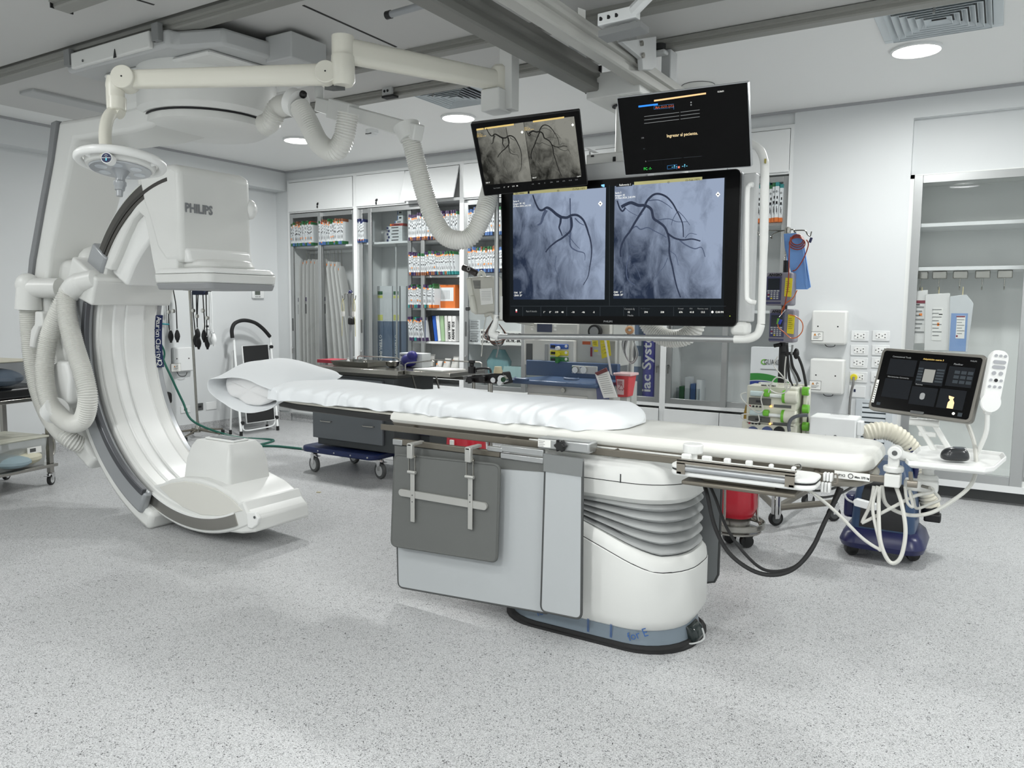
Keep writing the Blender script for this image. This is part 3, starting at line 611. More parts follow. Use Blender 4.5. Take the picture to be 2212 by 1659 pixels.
# sliding carriage under the top
MB().loft([rr(-1.42, BY, .86, .44, .2, .79), rr(-1.42, BY, .95, .50, .2, .83), rr(-1.42, BY, .97, .50, .15, .862)]).build('float_carriage', WHITE, pt_, bevel=.006)
c = px(1340, 1010, Y=BY-.262)
MB().prism([px(1325, 1003, Y=BY-.262), px(1344, 1004, Y=BY-.262), px(1353, 1022, Y=BY-.262), px(1338, 1021, Y=BY-.262)], (0, .004, 0)).build('yellow_marker', mat('dull_yellow', (170, 165, 140), .5), pt_)
# top
def outline(n=6):
    pts = [(TX0, 3.02)]
    for cx_, cy_, r, a0 in ((TX1-.11, 3.02+.11, .11, -90), (TX1-.11, 3.5-.11, .11, 0)):
        for i in range(n+1):
            a = math.radians(a0+90*i/n); pts.append((cx_+r*math.cos(a), cy_+r*math.sin(a)))
    return pts+[(TX0, 3.5)]
def shr(d): # inset outline
    return [(x+(d if x < -2 else -d*(1 if x > TX1-.2 else 0)), min(max(y, 3.02+d), 3.5-d)) for x, y in outline()]
MB().loft([[(x, y, .868) for x, y in shr(.012)], [(x, y, .885) for x, y in shr(0)], [(x, y, .905) for x, y in shr(.002)], [(x, y, .922) for x, y in shr(.012)], [(x, y, .928) for x, y in shr(.03)], [(x, y, .924) for x, y in shr(.07)]]).build('table_top', mat('table_top_white', (230, 230, 224), .3), pt_)
MB().loft([[(x, y, .845) for x, y in shr(.02)], [(x, y, .868) for x, y in shr(.006)]]).build('top_frame', DSTEEL, pt_)
MB().vslab([(x, y) for x, y in outline() if x > -1] and [(-.75, 3.035), (-.5, 3.035), (-.40, 3.09), (-.37, 3.2), (-.37, 3.33), (-.42, 3.45), (-.55, 3.49), (-.75, 3.49)], .80, .846).build('foot_block', mat('taupe_cast', (150, 146, 136), .45), pt_, bevel=.03, seg=3)
# carbon head section
hx = px(605, 868, Z=.89).x
hs = [(hx+.02, 3.14), (hx, 3.2), (hx, 3.42), (hx+.02, 3.48), (-3.35, 3.50), (TX0, 3.5), (TX0, 3.045), (-2.9, 3.06), (-3.35, 3.09)]
MB().vslab(hs, .865, .90).build('carbon_panel', mat('carbon_black', (38, 38, 38), .3), pt_, bevel=.006)
MB().vslab([(x, y) for x, y in hs], .9005, .912).build('head_pad', mat('pad_cream', (222, 219, 208), .5), pt_, bevel=.003)
for yy, n_ in ((2.985, 'near'), (3.535, 'far')):
    sgn = -1 if yy < 3.2 else 1
    MB().box(TX0-.03, yy-.006, .832, TX1-.13, yy+.006, .862).build('side_rail', DSTEEL, pt_, bevel=.003)
    for xx in (-2.45, -1.9, -1.35, -.9, -.55): MB().cyl((xx, yy-sgn*.004, .847), (xx, yy-sgn*.05, .85), .012, seg=10).build('rail_spacer', DSTEEL, pt_)
a = px(1806, 1012, Y=3.034)
MB().box(a.x, 3.004, .845, a.x+.118, 3.007, .872).build('warning_label', PAPER, pt_)
text('IPX2', (a.x+.012, 3.003, .853), .013, pt_, INK)
text('Max. 275 kg', (a.x+.068, 3.003, .853), .010, pt_, INK, bold=.02)
MB().tube([(a.x+.055+.008*math.cos(i*math.pi/8), 3.003, .858+.008*math.sin(i*math.pi/8)) for i in range(16)], .0012, 6, raw=True, closed=True).build('warning_symbol', INK, pt_)
# ---------------------------------------------------------------- mattress (sheet covered)
def noise2(x, y, s=1):
    return (math.sin(x*3.1*s+1.3*math.sin(y*2.3*s))+math.sin(y*4.7*s+2.1*math.sin(x*1.7*s+.6))+math.sin((x+y)*6.3*s+.9))/3
mx0, mx1 = px(606, 855, Z=.93).x, px(1441, 895, Z=.94).x
NXm, NYm = 150, 44
vs = []; fs = []
for i in range(NXm+1):
    u = i/NXm; x = mx0+(mx1-mx0)*u
    e = min(1, (mx1-x)/.26); ee = math.sqrt(max(0, 1-(1-e)**2)); l = min(1, (x-mx0)/.10); ll = .55+.45*math.sqrt(max(0, 1-(1-l)**2))
    wy = .245*(.30+.70*ee)*(.85+.15*ll); cyy = 3.265
    sag = .022*math.exp(-((u-.36)/.10)**2)+.014*math.exp(-((u-.60)/.07)**2)-.012*math.exp(-((u-.5)/.06)**2)
    thick = (.085*min(1, ee*1.15+.05)*(.75+.25*ll))-sag*.8
    for j in range(NYm+1):
        a = math.pi*(-.16+1.32*j/NYm)   # around the section from the near-bottom to the far-bottom
        ca, sa = math.cos(a), math.sin(a)
        yy = cyy-wy*(abs(ca)**.42)*(1 if ca > 0 else -1)
        zz = .932+thick*(abs(sa)**.55)*(1 if sa > 0 else -.18) 
        side = math.exp(-((a-.15*math.pi)/(.28*math.pi))**2)
        fold = (math.sin(34*x+9*zz*6+3*math.sin(7*x))*.5+math.sin(61*x-4*a+2*math.sin(11*x+1)))*.5
        amp = .003+.020*side*(.4+.6*math.sin(5.1*x+1)**2)
        yy -= fold*amp*1.1*(.4+ee*.6)
        zz += noise2(x*2.2, yy*3)*.005*(1 if sa > .2 else .3)+fold*amp*.25
        if sa < .1: zz = min(zz, .93+.012*math.sin(17*x)); 
        zz = max(zz, .914)
        vs.append((x, yy, zz))
w_ = NYm+1
for i in range(NXm):
    for j in range(NYm): fs.append((i*w_+j, (i+1)*w_+j, (i+1)*w_+j+1, i*w_+j+1))
for i in range(NXm): fs.append((i*w_, i*w_+NYm, (i+1)*w_+NYm, (i+1)*w_))
fs.append(tuple(range(w_))); fs.append(tuple(range(NXm*w_, NXm*w_+w_))[::-1])
mt_ = MB().add(vs, fs).build('mattress', SHEET, sub=1, sharp=80)
tag(mt_, 'thin mattress in a wrinkled white sheet lying on the examination table', 'mattress')
# pillow in a loose white case, open end towards the camera
pl_ = thing('pillow', 'white pillow in a loose open-ended case at the head of the table', 'pillow', (-3.8, 3.2, .93))
L0, R0_ = px(447, 828, Y=3.02), px(600, 858, Y=3.02)
L1, R1 = px(590, 800, Y=3.55), px(750, 812, Y=3.52)
def ring(t, top, bot, dz=0, shrink=0, n=22, tipup=0):
    a = L0.lerp(L1, t); b = R0_.lerp(R1, t); c = (a+b)/2; out = []
    a = a.lerp(c, shrink); b = b.lerp(c, shrink)
    for k in range(n):
        ph = 2*math.pi*k/n; s_ = math.cos(ph); q = a.lerp(b, .5-.5*(abs(s_)**.8)*(1 if s_ > 0 else -1))
        h = (abs(math.sin(ph))**1.1); z = q.z+(top*h if math.sin(ph) > 0 else -bot*h)+dz
        w = .009*math.sin(ph*5+t*9)+.007*math.sin(ph*9-t*14)+.004*math.sin(ph*13+t*30)
        out.append(V(q.x, q.y+w*.5, z+w))
    return out
rings = [ring(0, .060, .125), ring(.06, .075, .118, .0), ring(.16, .10, .10, .0), ring(.3, .125, .07, .0), ring(.5, .135, .03, 0), ring(.7, .12, .0, 0), ring(.86, .075, 0, 0), ring(1, .02, 0, 0, .1)]
m = MB().loft(rings, cap=False); m.add(rings[-1], [tuple(range(22))]); m.build('pillow_case', SHEET, pl_, sub=2, solid=.004, sharp=180)
inner = [ring(.10, .03, .07, .0, .75), ring(.09, .052, .095, 0, .40), ring(.13, .07, .098, 0, .22), ring(.3, .1, .06, 0, .15), ring(.6, .1, .01, 0, .2)]
MB().loft(inner).build('pillow_core', mat('pillow_core', (226, 226, 226), .8, bump=.3, bscale=60), pl_, sub=1, sharp=180)
# ---------------------------------------------------------------- lead curtains on the near side
def curtain(name, label, pts, y, mt, t=.008, pr=.008, r=.03):
    P = [px(a, b, Y=y) for a, b in pts]; 
    cvx = []; n = len(P)
    for i in range(n):
        p, q, s_ = P[i-1], P[i], P[(i+1) % n]; rad = r if pts[i] in ROUND else .004
        d1 = (p-q).normalized(); d2 = (s_-q).normalized()
        for k in range(6):
            u = k/5; A_ = q+d1*rad*(1-u)**1; B_ = q+d2*rad*u; cvx.append((q+d1*rad).lerp(q, u).lerp(q.lerp(q+d2*rad, u), u))
    return P, cvx
ROUND = [(860, 1268), (1255, 1338), (1168, 1320), (845, 1178), (1072, 1214), (1078, 1005), (852, 982)]
YCU = 2.93
ld = thing('lead_curtain', 'large light grey lead apron panel with dark top band hanging on the table side rail', 'radiation curtain', (-2.2, YCU, .1))
P, c = curtain('', '', [(853, 963), (860, 1268), (1180, 1325), (1180, 1003)], YCU, LEAD)
MB().prism(c, (0, .008, 0)).build('curtain_panel', LEAD, ld)
MB().tube([p+V(0, .004, 0) for p in c], .006, 8, raw=True, closed=True).build('piping', PIPING, ld)
MB().prism([px(853, 963, Y=YCU-.002), px(1178, 1000, Y=YCU-.002), px(1178, 1020, Y=YCU-.002), px(853, 996, Y=YCU-.002)], (0, .012, 0)).build('top_band', LEADD, ld)
ln = thing('lead_curtain', 'narrow light grey lead apron strip below the black star knob', 'radiation curtain', (-1.6, YCU-.03, .1))
P, c = curtain('', '', [(1178, 985), (1168, 1320), (1255, 1338), (1258, 998)], YCU-.03, LEAD)
MB().prism(c, (0, .008, 0)).build('curtain_panel', LEAD, ln)
MB().tube([p+V(0, .004, 0) for p in c], .006, 8, raw=True, closed=True).build('piping', PIPING, ln)
MB().prism([px(1174, 980, Y=YCU-.034), px(1259, 992, Y=YCU-.034), px(1257, 1030, Y=YCU-.034), px(1174, 1018, Y=YCU-.034)], (0, .014, 0)).build('top_band', mat('band_grey', (122, 125, 125), .6), ln)
lt = thing('lead_flap', 'square dark grey lead flap with silver cross bars clipped over the large curtain', 'radiation curtain', (-2.3, YCU-.06, .3))
P, c = curtain('', '', [(852, 982), (845, 1178), (1072, 1214), (1078, 1005)], YCU-.05, LEADD)
MB().prism(c, (0, .01, 0)).build('flap_panel', LEADD, lt)
MB().tube([p+V(0, .005, 0) for p in c], .007, 8, raw=True, closed=True).build('piping', mat('flap_piping', (88, 90, 88), .6), lt)
yb2 = YCU-.06
SB = mat('silver_bar', (182, 182, 178), .4, .5)
a, b = px(862, 1068, Y=yb2), px(1052, 1089, Y=yb2)
MB().slab([((a.x+b.x)/2+u, (a.z+b.z)/2+w) for u, w in rrect(b.x-a.x, .034, .0165, 6)], yb2-.004, yb2+.008).build('cross_bar', SB, lt)
for (x, yt, ym, ybm) in ((893, 958, 1017, 1127), (1017, 966, 1027, 1143)):
    a = px(x, ybm, Y=yb2); b = px(x+1, ym, Y=yb2)
    MB().box(a.x-.0125, yb2-.008, a.z, a.x+.0125, yb2-.003, b.z).build('upright_bar', SB, lt, bevel=.002)
    hz = px(x, yt, Y=yb2-.01); kz = px(x, yt+32, Y=yb2-.01)
    MB().box(a.x-.016, yb2-.03, kz.z, a.x+.016, yb2-.008, hz.z).build('hook', SB, lt, bevel=.004)
    MB().box(a.x-.012, yb2-.03, hz.z-.012, a.x+.012, YCU+.01, hz.z+.003).build('hook_arm', SB, lt, bevel=.003)
    for dx in (-.02, .017): MB().box(a.x+dx, yb2-.012, b.z, a.x+dx+.004, yb2-.006, kz.z+.02).build('latch_arm', STEEL, lt)
    MB().cyl((a.x-.022, yb2-.012, kz.z+.008), (a.x+.026, yb2-.012, kz.z+.008), .006, seg=10).build('latch_pin', STEEL, lt)
    MB().cyl((a.x-.022, yb2-.012, b.z-.005), (a.x+.024, yb2-.012, b.z-.005), .008, seg=10).build('latch_pin', SB, lt)
    for dz in (.05, -.03): MB().cyl((a.x, yb2-.010, px(x, 1078, Y=yb2).z+dz*.4), (a.x, yb2-.007, px(x, 1078, Y=yb2).z+dz*.4), .003, seg=8).build('rivet', DGREY, lt)
    for k in range(4): MB().cyl((a.x-.05+.1*k, yb2-.006, (px(x, 1085, Y=yb2).z)+.0), (a.x-.05+.1*k, yb2-.004, (px(x, 1085, Y=yb2).z)), .0025, seg=8) 
# carrier bar and clamp of the curtains
cb = thing('rail_clamp', 'silver accessory clamp with black star knob and hinged bars on the table rail', 'clamp', (-2.0, 2.95, .7))
a, b = px(853, 955, Y=2.94), px(1083, 978, Y=2.94)
MB().box(a.x, 2.925, (a.z+b.z)/2-.014, b.x, 2.945, (a.z+b.z)/2+.014).build('carrier_bar', DSTEEL, cb, bevel=.003)
MB().box(a.x-.0, 2.922, (a.z+b.z)/2-.016, a.x+.06, 2.948, (a.z+b.z)/2+.012).build('bar_sleeve', ALU, cb, bevel=.003)
a, b = px(1083, 968, Y=2.93), px(1176, 985, Y=2.93)
MB().box(a.x, 2.92, b.z-.002, b.x, 2.94, b.z+.028).build('hinge_bar', ALU, cb, bevel=.004)
MB().box(a.x, 2.92, b.z-.034, b.x, 2.94, b.z-.008).build('hinge_bar', ALU, cb, bevel=.004)
MB().box(a.x-.07, 2.918, b.z-.006, a.x+.01, 2.938, b.z+.016).build('hinge_link', ALU, cb, bevel=.003)
a, b = px(1164, 960, Y=2.93), px(1276, 980, Y=2.93); zc_ = px(1220, 962, Y=2.93).z
MB().box(a.x, 2.915, zc_-.024, b.x, 3.0, zc_+.024).build('clamp_block', ALU, cb, bevel=.008)
MB().box(a.x+.006, 2.912, zc_-.014, a.x+.068, 2.9145, zc_+.018).build('type_label', PAPER, cb)
for k in range(4): MB().box(a.x+.010, 2.9112, zc_+.01-k*.007, a.x+.04-.006*(k % 2), 2.9118, zc_+.0115-k*.007).build('label_print', INK, cb)
kn = px(1210, 963, Y=2.90)
m = MB(); m.loft([[(kn.x+(r_*(1+.16*math.cos(6*t)))*math.cos(t), kn.y+y_, kn.z+(r_*(1+.16*math.cos(6*t)))*math.sin(t)) for t in [2*math.pi*i/60 for i in range(60)]] for r_, y_ in ((.018, -.012), (.024, -.006), (.024, .01), (.018, .016))]); m.build('star_knob', BLACK, cb)
MB().cyl(kn+V(0, .014, 0), kn+V(0, .04, 0), .011).build('knob_shaft', STEEL, cb)
# curtain on the far side (foot side panel behind the pedestal)
fx = px(1545, 1120, Y=3.56)
fc = thing('lead_curtain', 'grey lead apron panel hanging behind the pedestal, right of the bellows', 'radiation curtain', (-1.1, 3.56, .2))
P = [px(1470, 1010, Y=3.56), px(1558, 1010, Y=3.56), px(1557, 1262, Y=3.56), px(1470, 1250, Y=3.56)]
zt_, zb_ = .83, px(1545, 1262, Y=3.56).z; xr2 = px(1558, 1100, Y=3.56).x
c = [(xr2-.5, zt_), (xr2-.5, zb_), (xr2-.06, zb_), (xr2-.02, zb_+.012), (xr2-.003, zb_+.05), (xr2, zt_)]
MB().slab(c, 3.555, 3.563).build('curtain_panel', mat('curtain_mid_grey', (128, 131, 133), .6), fc)
MB().tube([(x, 3.559, z) for x, z in c[1:]], .006, 8, raw=True).build('piping', PIPING, fc)
# ---------------------------------------------------------------- control module on the rail
cm = thing('table_control_panel', 'white table-side control panel with guard rail and small knobs on the near rail', 'control panel', (-.9, 2.84, .83))
a, b = px(1452, 985, Z=.865), px(1758, 1022, Z=.865)
cl, cr = px(1453, 992, Y=2.84).x, px(1765, 1030, Y=2.84).x
o_ = [((cl+cr)/2+x, 2.875+y) for x, y in rrect(cr-cl, .17, .05, 6)]
MB().vslab(o_, .828, .848).build('panel_base', WHITE2, cm, bevel=.008, seg=3)
MB().vslab([((cl+cr)/2+x, 2.875+y) for x, y in rrect(cr-cl-.004, .166, .05, 6)], .8485, .853).build('panel_seam', INK, cm)
MB().vslab(o_, .8535, .868).build('panel_top', WHITE2, cm, bevel=.006, seg=3)
MB().box(cl+.05, 2.80, .795, cr-.06, 2.95, .812).build('mounting_plate', DSTEEL, cm, bevel=.006)
MB().box(cl+.12, 2.84, .81, cr-.14, 2.90, .83).build('mounting_neck', DSTEEL, cm)
gx0, gx1 = px(1462, 985, Y=2.775).x, px(1717, 1015, Y=2.775).x
zg0, zg1 = .84, .892
TP = mat('taupe_metal', (136, 130, 120), .35, .5)
yy = 2.775
MB().box(gx0, yy, zg1-.014, gx1, yy+.006, zg1).box(gx0, yy, zg0, gx0+.032, yy+.006, zg1-.01).box(gx1-.032, yy, zg0, gx1, yy+.006, zg1-.01).box(gx0, yy, zg1-.003, gx1, yy+.035, zg1).build('guard_frame', TP, cm)
MB().cyl((gx0+.032, yy+.012, zg0+.02), (gx1-.032, yy+.012, zg0+.02), .011, seg=12).build('guard_tube', SILV, cm)
for xx in (gx0+.01, gx1-.01): MB().box(xx-.008, yy, zg0, xx+.008, 2.81, zg0+.008).build('guard_foot', TP, cm)
for i, x in enumerate((1483, 1527, 1571, 1618, 1666, 1715)):
    c = px(x, 982+i*5.5, Y=2.84); w = .018 if i < 2 else (.012 if i < 4 else .008)
    MB().box(c.x-w, 2.83, .866, c.x+w, 2.852, .906-(.004 if i > 3 else 0)).build('joystick_cap', WHITE2, cm, bevel=.005)
    MB().box(c.x-w*.9, 2.832, .866, c.x+w*.9, 2.85, .888).build('joystick_base', DGREY, cm)
c = px(1498, 945, Y=2.89)
MB().lathe([(.017, -.03), (.017, .0), (.036, .004), (.038, .008), (.038, .034), (.034, .038)], (c.x, 2.89, .90)).build('round_knob', WHITE2, cm)
c = px(1737, 998, Z=.868); MB().lathe([(.012, 0), (.012, .001)], (c.x, 2.87, .868)).build('red_mark', mat('pale_red_print', (190, 130, 130), .5), cm)
MB().tube([px(1718, 1015, Y=2.80), px(1730, 1012, Y=2.82), px(1728, 1004, Y=2.85), px(1717, 1005, Y=2.85)], .003, 6).build('wire_loop', STEEL, cm)
# white cable clips on the rail
c = px(1789, 1030, Y=2.97)
ck = thing('cable_clip', 'white ribbed plastic cable clip on the near rail at the foot end', 'cable clip', c)
for k, (dz, w) in enumerate(((.0, .03), (-.036, .036))):
    for j in range(3): MB().cbox(c+V(-.011+.011*j-.004*k, -.01*k, dz), .0095, .03, w).build('clip_finger', WHITE2, ck, bevel=.003)
MB().tube([c+V(.02, 0, .012), c+V(.03, 0, .01), c+V(.03, 0, -.02), c+V(.02, 0, -.022)], .003, 6).build('clip_hook', TP, ck)
# ---------------------------------------------------------------- touch screen module
def scr(name, pos, eul, w, h, label, cat, d=.03, r=.02, frame_mt=mat('screen_rim_grey', (112, 110, 104), .3, .4), bz=.012):
    M = frame(pos, eul[2], eul[1], eul[0]); t = thing(name, label, cat, pos)
    o1 = rrect(w, h, r, 6)
    m = MB(M); m.loft([[(x*.97, d, z*.96) for x, z in o1], [(x, d*.7, z) for x, z in o1], [(x, .002, z) for x, z in o1], [(x*.99, -.001, z*.985) for x, z in o1]]); m.build('housing', frame_mt, t)
    o2 = rrect(w-bz*2, h-bz*2, max(.004, r-bz*.8), 6)
    m = MB(M); m.loft([[(x, -.003, z) for x, z in o2], [(x, -.0008, z) for x, z in o2]]); m.build('front_glass', mat('screen_black_glass', (4, 4, 5), .18, spec=.15), t)
    return t, M
def q_(t, M, name, x0, z0, x1, z1, mt, y=-.0035, th=.0004):
    m = MB(M); m.box(x0, y-th, z0, x1, y, z1); return m.build(name, mt, t)
def tx(t, M, s, x, z, size, mt, align='LEFT', bold=0, width=None, name='screen_text', y=-.0042, tilt=0):
    R_ = M.to_3x3(); return text(s, M @ V(x, y, z), size, t, mt, name=name, right=R_ @ V(1, 0, tilt), up=R_ @ V(-tilt, 0, 1), align=align, bold=bold, width=width, depth=.0002)
def em(n, c, e=1.0): return mat(n, c, .6, emit=e*.95, spec=.1)
E_W, E_Y, E_G, E_B, E_D, E_GR = em('lit_white', (215, 215, 210)), em('lit_amber', (200, 170, 100), .8), em('lit_green', (60, 200, 80), .8), em('lit_blue', (40, 110, 200), .8), em('lit_dim_panel', (19, 21, 24), .8), em('lit_grey', (120, 122, 122), .7)
E_DD = em('lit_dark_line', (45, 50, 54), .8)
tb, M = scr('touch_screen', (-.2325, 3.311, 1.180), (-.3757, .026, -.3254), .385, .255, 'black touch screen module with a grey rim on an arm at the table foot', 'touch screen')
for (a, b, c, d) in ((-.15, .02, -.045, .085), (-.035, -.005, .065, .085), (.075, .0, .165, .075), (-.15, -.07, -.045, .005), (-.04, -.085, .055, -.015), (.062, -.085, .155, -.012)): q_(tb, M, 'screen_tile', a, b, c, d, E_D)
q_(tb, M, 'preview_image', -.01, .005, .03, .055, em('lit_preview', (120, 120, 116), .7), y=-.004)
for k in range(5): q_(tb, M, 'menu_item', -.033, .008+k*.011, -.015, .015+k*.011, E_DD, y=-.004); q_(tb, M, 'menu_item', .035, .008+k*.011, .062, .015+k*.011, E_DD, y=-.004)
for i in range(3):
    for j in range(3): q_(tb, M, 'menu_item', .098+.023*i, .012+j*.018, .116+.023*i, .024+j*.018, E_DD, y=-.004)
tx(tb, M, 'Conventional Tools', -.143, .091, .009, E_GR); tx(tb, M, 'Adquisición cuarto 3', -.025, .091, .009, E_Y); tx(tb, M, 'Planificar', .088, .081, .009, E_GR)
tx(tb, M, 'Herramientas Coronarias', -.143, .010, .008, E_GR); tx(tb, M, 'Ratones', -.03, .009-.018, .008, E_GR); tx(tb, M, 'PHILIPS', .142, .098, .007, E_GR)
m = MB(M); m.lathe([(.009, -.0045), (.009, -.0042)], (.005, 0, -.05), (0, 1, 0)); 
MB(M).slab([(.005+x, -.05+z) for x, z in rrect(.018, .026, .008, 5)], -.0046, -.0042).build('mouse_icon', E_GR, tb)
MB(M).slab([(.10, -.083), (.122, -.083), (.122, -.06), (.115, -.048), (.118, -.04), (.098, -.036), (.100, -.046), (.106, -.052), (.1, -.062)], -.0046, -.0042).build('spray_bottle_icon', em('lit_beige', (225, 190, 140), .9), tb)
for x in (.128,): m = MB(M); m.lathe([(.005, -.0046), (.005, -.0042)], (x, 0, -.1), (0, 1, 0)); m.build('round_button', E_W, tb)
q_(tb, M, 'power_button', .143, -.108, .158, -.094, E_DD, y=-.004); q_(tb, M, 'menu_item', -.16, -.105, -.145, -.094, E_DD, y=-.004)
q_(tb, M, 'sticker', -.182, -.098, -.172, -.005, PAPER, y=-.004)
for k in range(9): q_(tb, M, 'sticker_print', -.180, -.094+k*.009, -.174, -.091+k*.009, INK, y=-.0045)
q_(tb, M, 'grip_slot', -.025, -.119, .025, -.109, DGREY, y=-.004)
# arms under the touch screen
c = px(1985, 905, Y=3.33)
for s_, xx in ((-1, 0), (1, .055)):
    a = px(1985, 900, Y=3.34)+V(xx-.03, 0, 0); b = px(2030, 975, Y=3.30)+V(xx-.03, 0, 0)
    MB().prism([a, a+V(.022, 0, 0), b+V(.022, 0, 0), b], (0, .02, 0)).build('support_arm', WHITE, tb, bevel=.004)
a = px(1990, 912, Y=3.33); MB().cyl(a+V(-.04, 0, 0), a+V(.06, 0, 0), .014).build('tilt_hinge', WHITE, tb)
a = px(2003, 938, Y=3.325); MB().box(a.x-.03, a.y-.005, a.z-.01, a.x+.03, a.y+.015, a.z+.008).build('arm_bridge', WHITE, tb, bevel=.004)
# hand remote
rm, M = scr('hand_remote', (-.0066, 3.235, 1.216), (.5279, .0835, .0782), .062, .20, 'slim white hand remote with round grey buttons in a holder right of the touch screen', 'remote control', d=.02, r=.028, frame_mt=WHITE2, bz=.002)
for o in [x for x in bpy.data.objects if x.name.startswith('front_glass') and x.parent == rm]: o.data.materials[0] = WHITE2; o.name = 'face_plate'
BTN = mat('remote_button_grey', (168, 170, 174), .4)
for (x, z, r_) in ((-.016, .082, .005), (0, .082, .005), (.016, .082, .005), (-.012, .02, .007), (.012, .02, .007), (-.018, -.005, .005), (0, -.005, .006), (.018, -.005, .005), (-.018, -.028, .005), (0, -.028, .005), (.018, -.028, .005)):
    m = MB(M); m.lathe([(r_, -.006), (r_, -.003)], (x, 0, z), (0, 1, 0), seg=16); m.build('round_button', INK if (x == 0 and abs(z+.005) < .001) else BTN, rm)
for z in (.06, .042): MB(M).slab([(x, z+y) for x, y in rrect(.044, .012, .006, 5)], -.006, -.003).build('rocker_button', BTN, rm)
m = MB(M); m.lathe([(.033, -.002), (.036, -.006), (.033, -.012), (.01, -.013)], (-.004, 0, -.085), (0, 1, 0), seg=28); m.build('holder_cup', WHITE2, rm)
MB(M).box(-.012, .0, -.13, .012, .02, -.05).build('holder_stem', WHITE, rm, bevel=.004)
a = M @ V(0, .01, -.12)
MB().tube([a, a+V(.0, .02, -.08), px(2108, 985, Y=3.3)], .008, 8).build('holder_rod', WHITE, rm)
# ---------------------------------------------------------------- side tray
tz = .925
TR = [px(1955, 992, Z=tz), px(1985, 966, Z=tz), px(2020, 962, Z=tz), px(2168, 979, Z=tz), px(2174, 988, Z=tz), px(2148, 1010, Z=tz), px(2128, 1013, Z=tz), px(1962, 998, Z=tz)]
tr = thing('side_tray', 'white raised-edge side tray at the foot of the table with a black wireless mouse', 'tray', (-.1, 3.2, tz-.02))
tr['label'] = 'white raised-edge tray on an arm beyond the foot of the table'
c = sum(TR, V(0, 0, 0))/8
lo = lambda k, dz: [(c.x+(p.x-c.x)*k, c.y+(p.y-c.y)*k, tz+dz) for p in TR]
MB().loft([lo(.93, -.022), lo(1.0, -.012), lo(1.0, .003), lo(.97, .004), lo(.93, -.008), lo(.5, -.009)]).build('tray_plate', WHITE2, tr, bevel=.002)
TA, TBp = px(1944, 976, Y=3.08), px(1972, 985, Y=3.12)
j = px(1934, 977, Y=3.06)
MB().cyl(j+V(0, -.02, 0), j+V(0, .03, 0), .024, seg=24).build('pivot_hub', WHITE, tr, bevel=.004)
MB().cyl(j+V(0, -.022, 0), j+V(0, -.018, 0), .009, seg=16).build('pivot_screw', DGREY, tr)
MB().tube([j, px(1950, 984, Y=3.09), px(1975, 990, Y=3.14)], [.02, .018, .014], 10).build('hinge_arm', WHITE, tr)
k_ = px(1930, 1015, Y=3.08)
MB().box(k_.x-.018, k_.y-.02, k_.z-.01, k_.x+.018, k_.y+.02, j.z-.01).build('upright_post', WHITE, tr, bevel=.004)
MB().lathe([(.032, 0), (.034, .006), (.034, .016), (.03, .02)], (k_.x, k_.y, px(1930, 1012, Y=3.08).z-.01)).build('swivel_disc', WHITE, tr)
kb = px(1930, 1050, Y=3.08)
MB().box(k_.x-.026, k_.y-.03, kb.z, k_.x+.026, k_.y+.03, k_.z-.012).build('clamp_block', WHITE, tr, bevel=.004)
MB().box(TX1-.13, 3.08, .832, k_.x-.02, 3.10, .856).build('end_rail', TP, tr, bevel=.003)
# clamp levers and second block carrying the touch screen
cc2 = thing('screen_clamp', 'cream rail clamp with dark steel lever under the tray carrying the touch screen', 'clamp', px(2000, 1050, Y=3.2))
a = px(1995, 1045, Y=3.2)
MB().box(k_.x+.03, 3.14, a.z-.02, a.x+.05, 3.19, a.z+.02).build('clamp_block', WHITE, cc2, bevel=.006)
b = px(2005, 1030, Y=3.2); MB().lathe([(.034, -.012), (.034, .0), (.028, .008)], (b.x, b.y, b.z)).build('swivel_disc', WHITE, cc2)
MB().tube([b, px(2005, 1012, Y=3.2), px(2015, 998, Y=3.22)], [.02, .022, .018], 12).build('elbow', WHITE, cc2)
l0 = px(1968, 1045, Y=3.05); MB().cyl(l0-V(.012, 0, 0), l0+V(.02, 0, 0), .013).build('lever_hub', TP, cc2)
MB().cyl(l0+V(0, 0, .005), px(1967, 1020, Y=3.04), .007).build('lever', TP, cc2)
MB().cyl(px(1992, 1050, Y=3.12), px(2008, 1054, Y=3.1), .006).build('lever', STEEL, cc2)
# mouse
mc = px(2062, 992, Z=tz+.001)
ms = thing('wireless_mouse', 'black wireless computer mouse lying on the white tray', 'computer mouse', (mc.x, mc.y, tz-.004))
m = MB(Matrix.Translation((mc.x, mc.y, tz-.006)) @ Matrix.Rotation(.35, 4, 'Z'))
m.loft([[(x*1.0, y*1.0, .002) for x, y in rrect(.088, .058, .026, 5)], [(x*1.05, y*1.05, .014) for x, y in rrect(.09, .06, .026, 5)], [(x, y, .034) for x, y in rrect(.088, .056, .026, 5)], [(x+.003, y, .046) for x, y in rrect(.066, .042, .02, 5)], [(x+.004, y, .050) for x, y in rrect(.03, .02, .009, 5)]])
m.build('mouse_shell', mat('mouse_graphite', (42, 44, 46), .25), ms, sub=1, sharp=180)
m = MB(Matrix.Translation((mc.x, mc.y, tz-.006)) @ Matrix.Rotation(.35, 4, 'Z')); m.loft([[(x+.012, y, .0465) for x, y in rrect(.05, .034, .016, 5)], [(x+.012, y, .051) for x, y in rrect(.04, .026, .012, 5)]]); m.build('button_shell', mat('mouse_gloss', (70, 74, 78), .15), ms)
text('logi', (mc.x-.022, mc.y-.028, tz+.012), .012, ms, PAPER, name='logo', right=(.94, .34, 0))
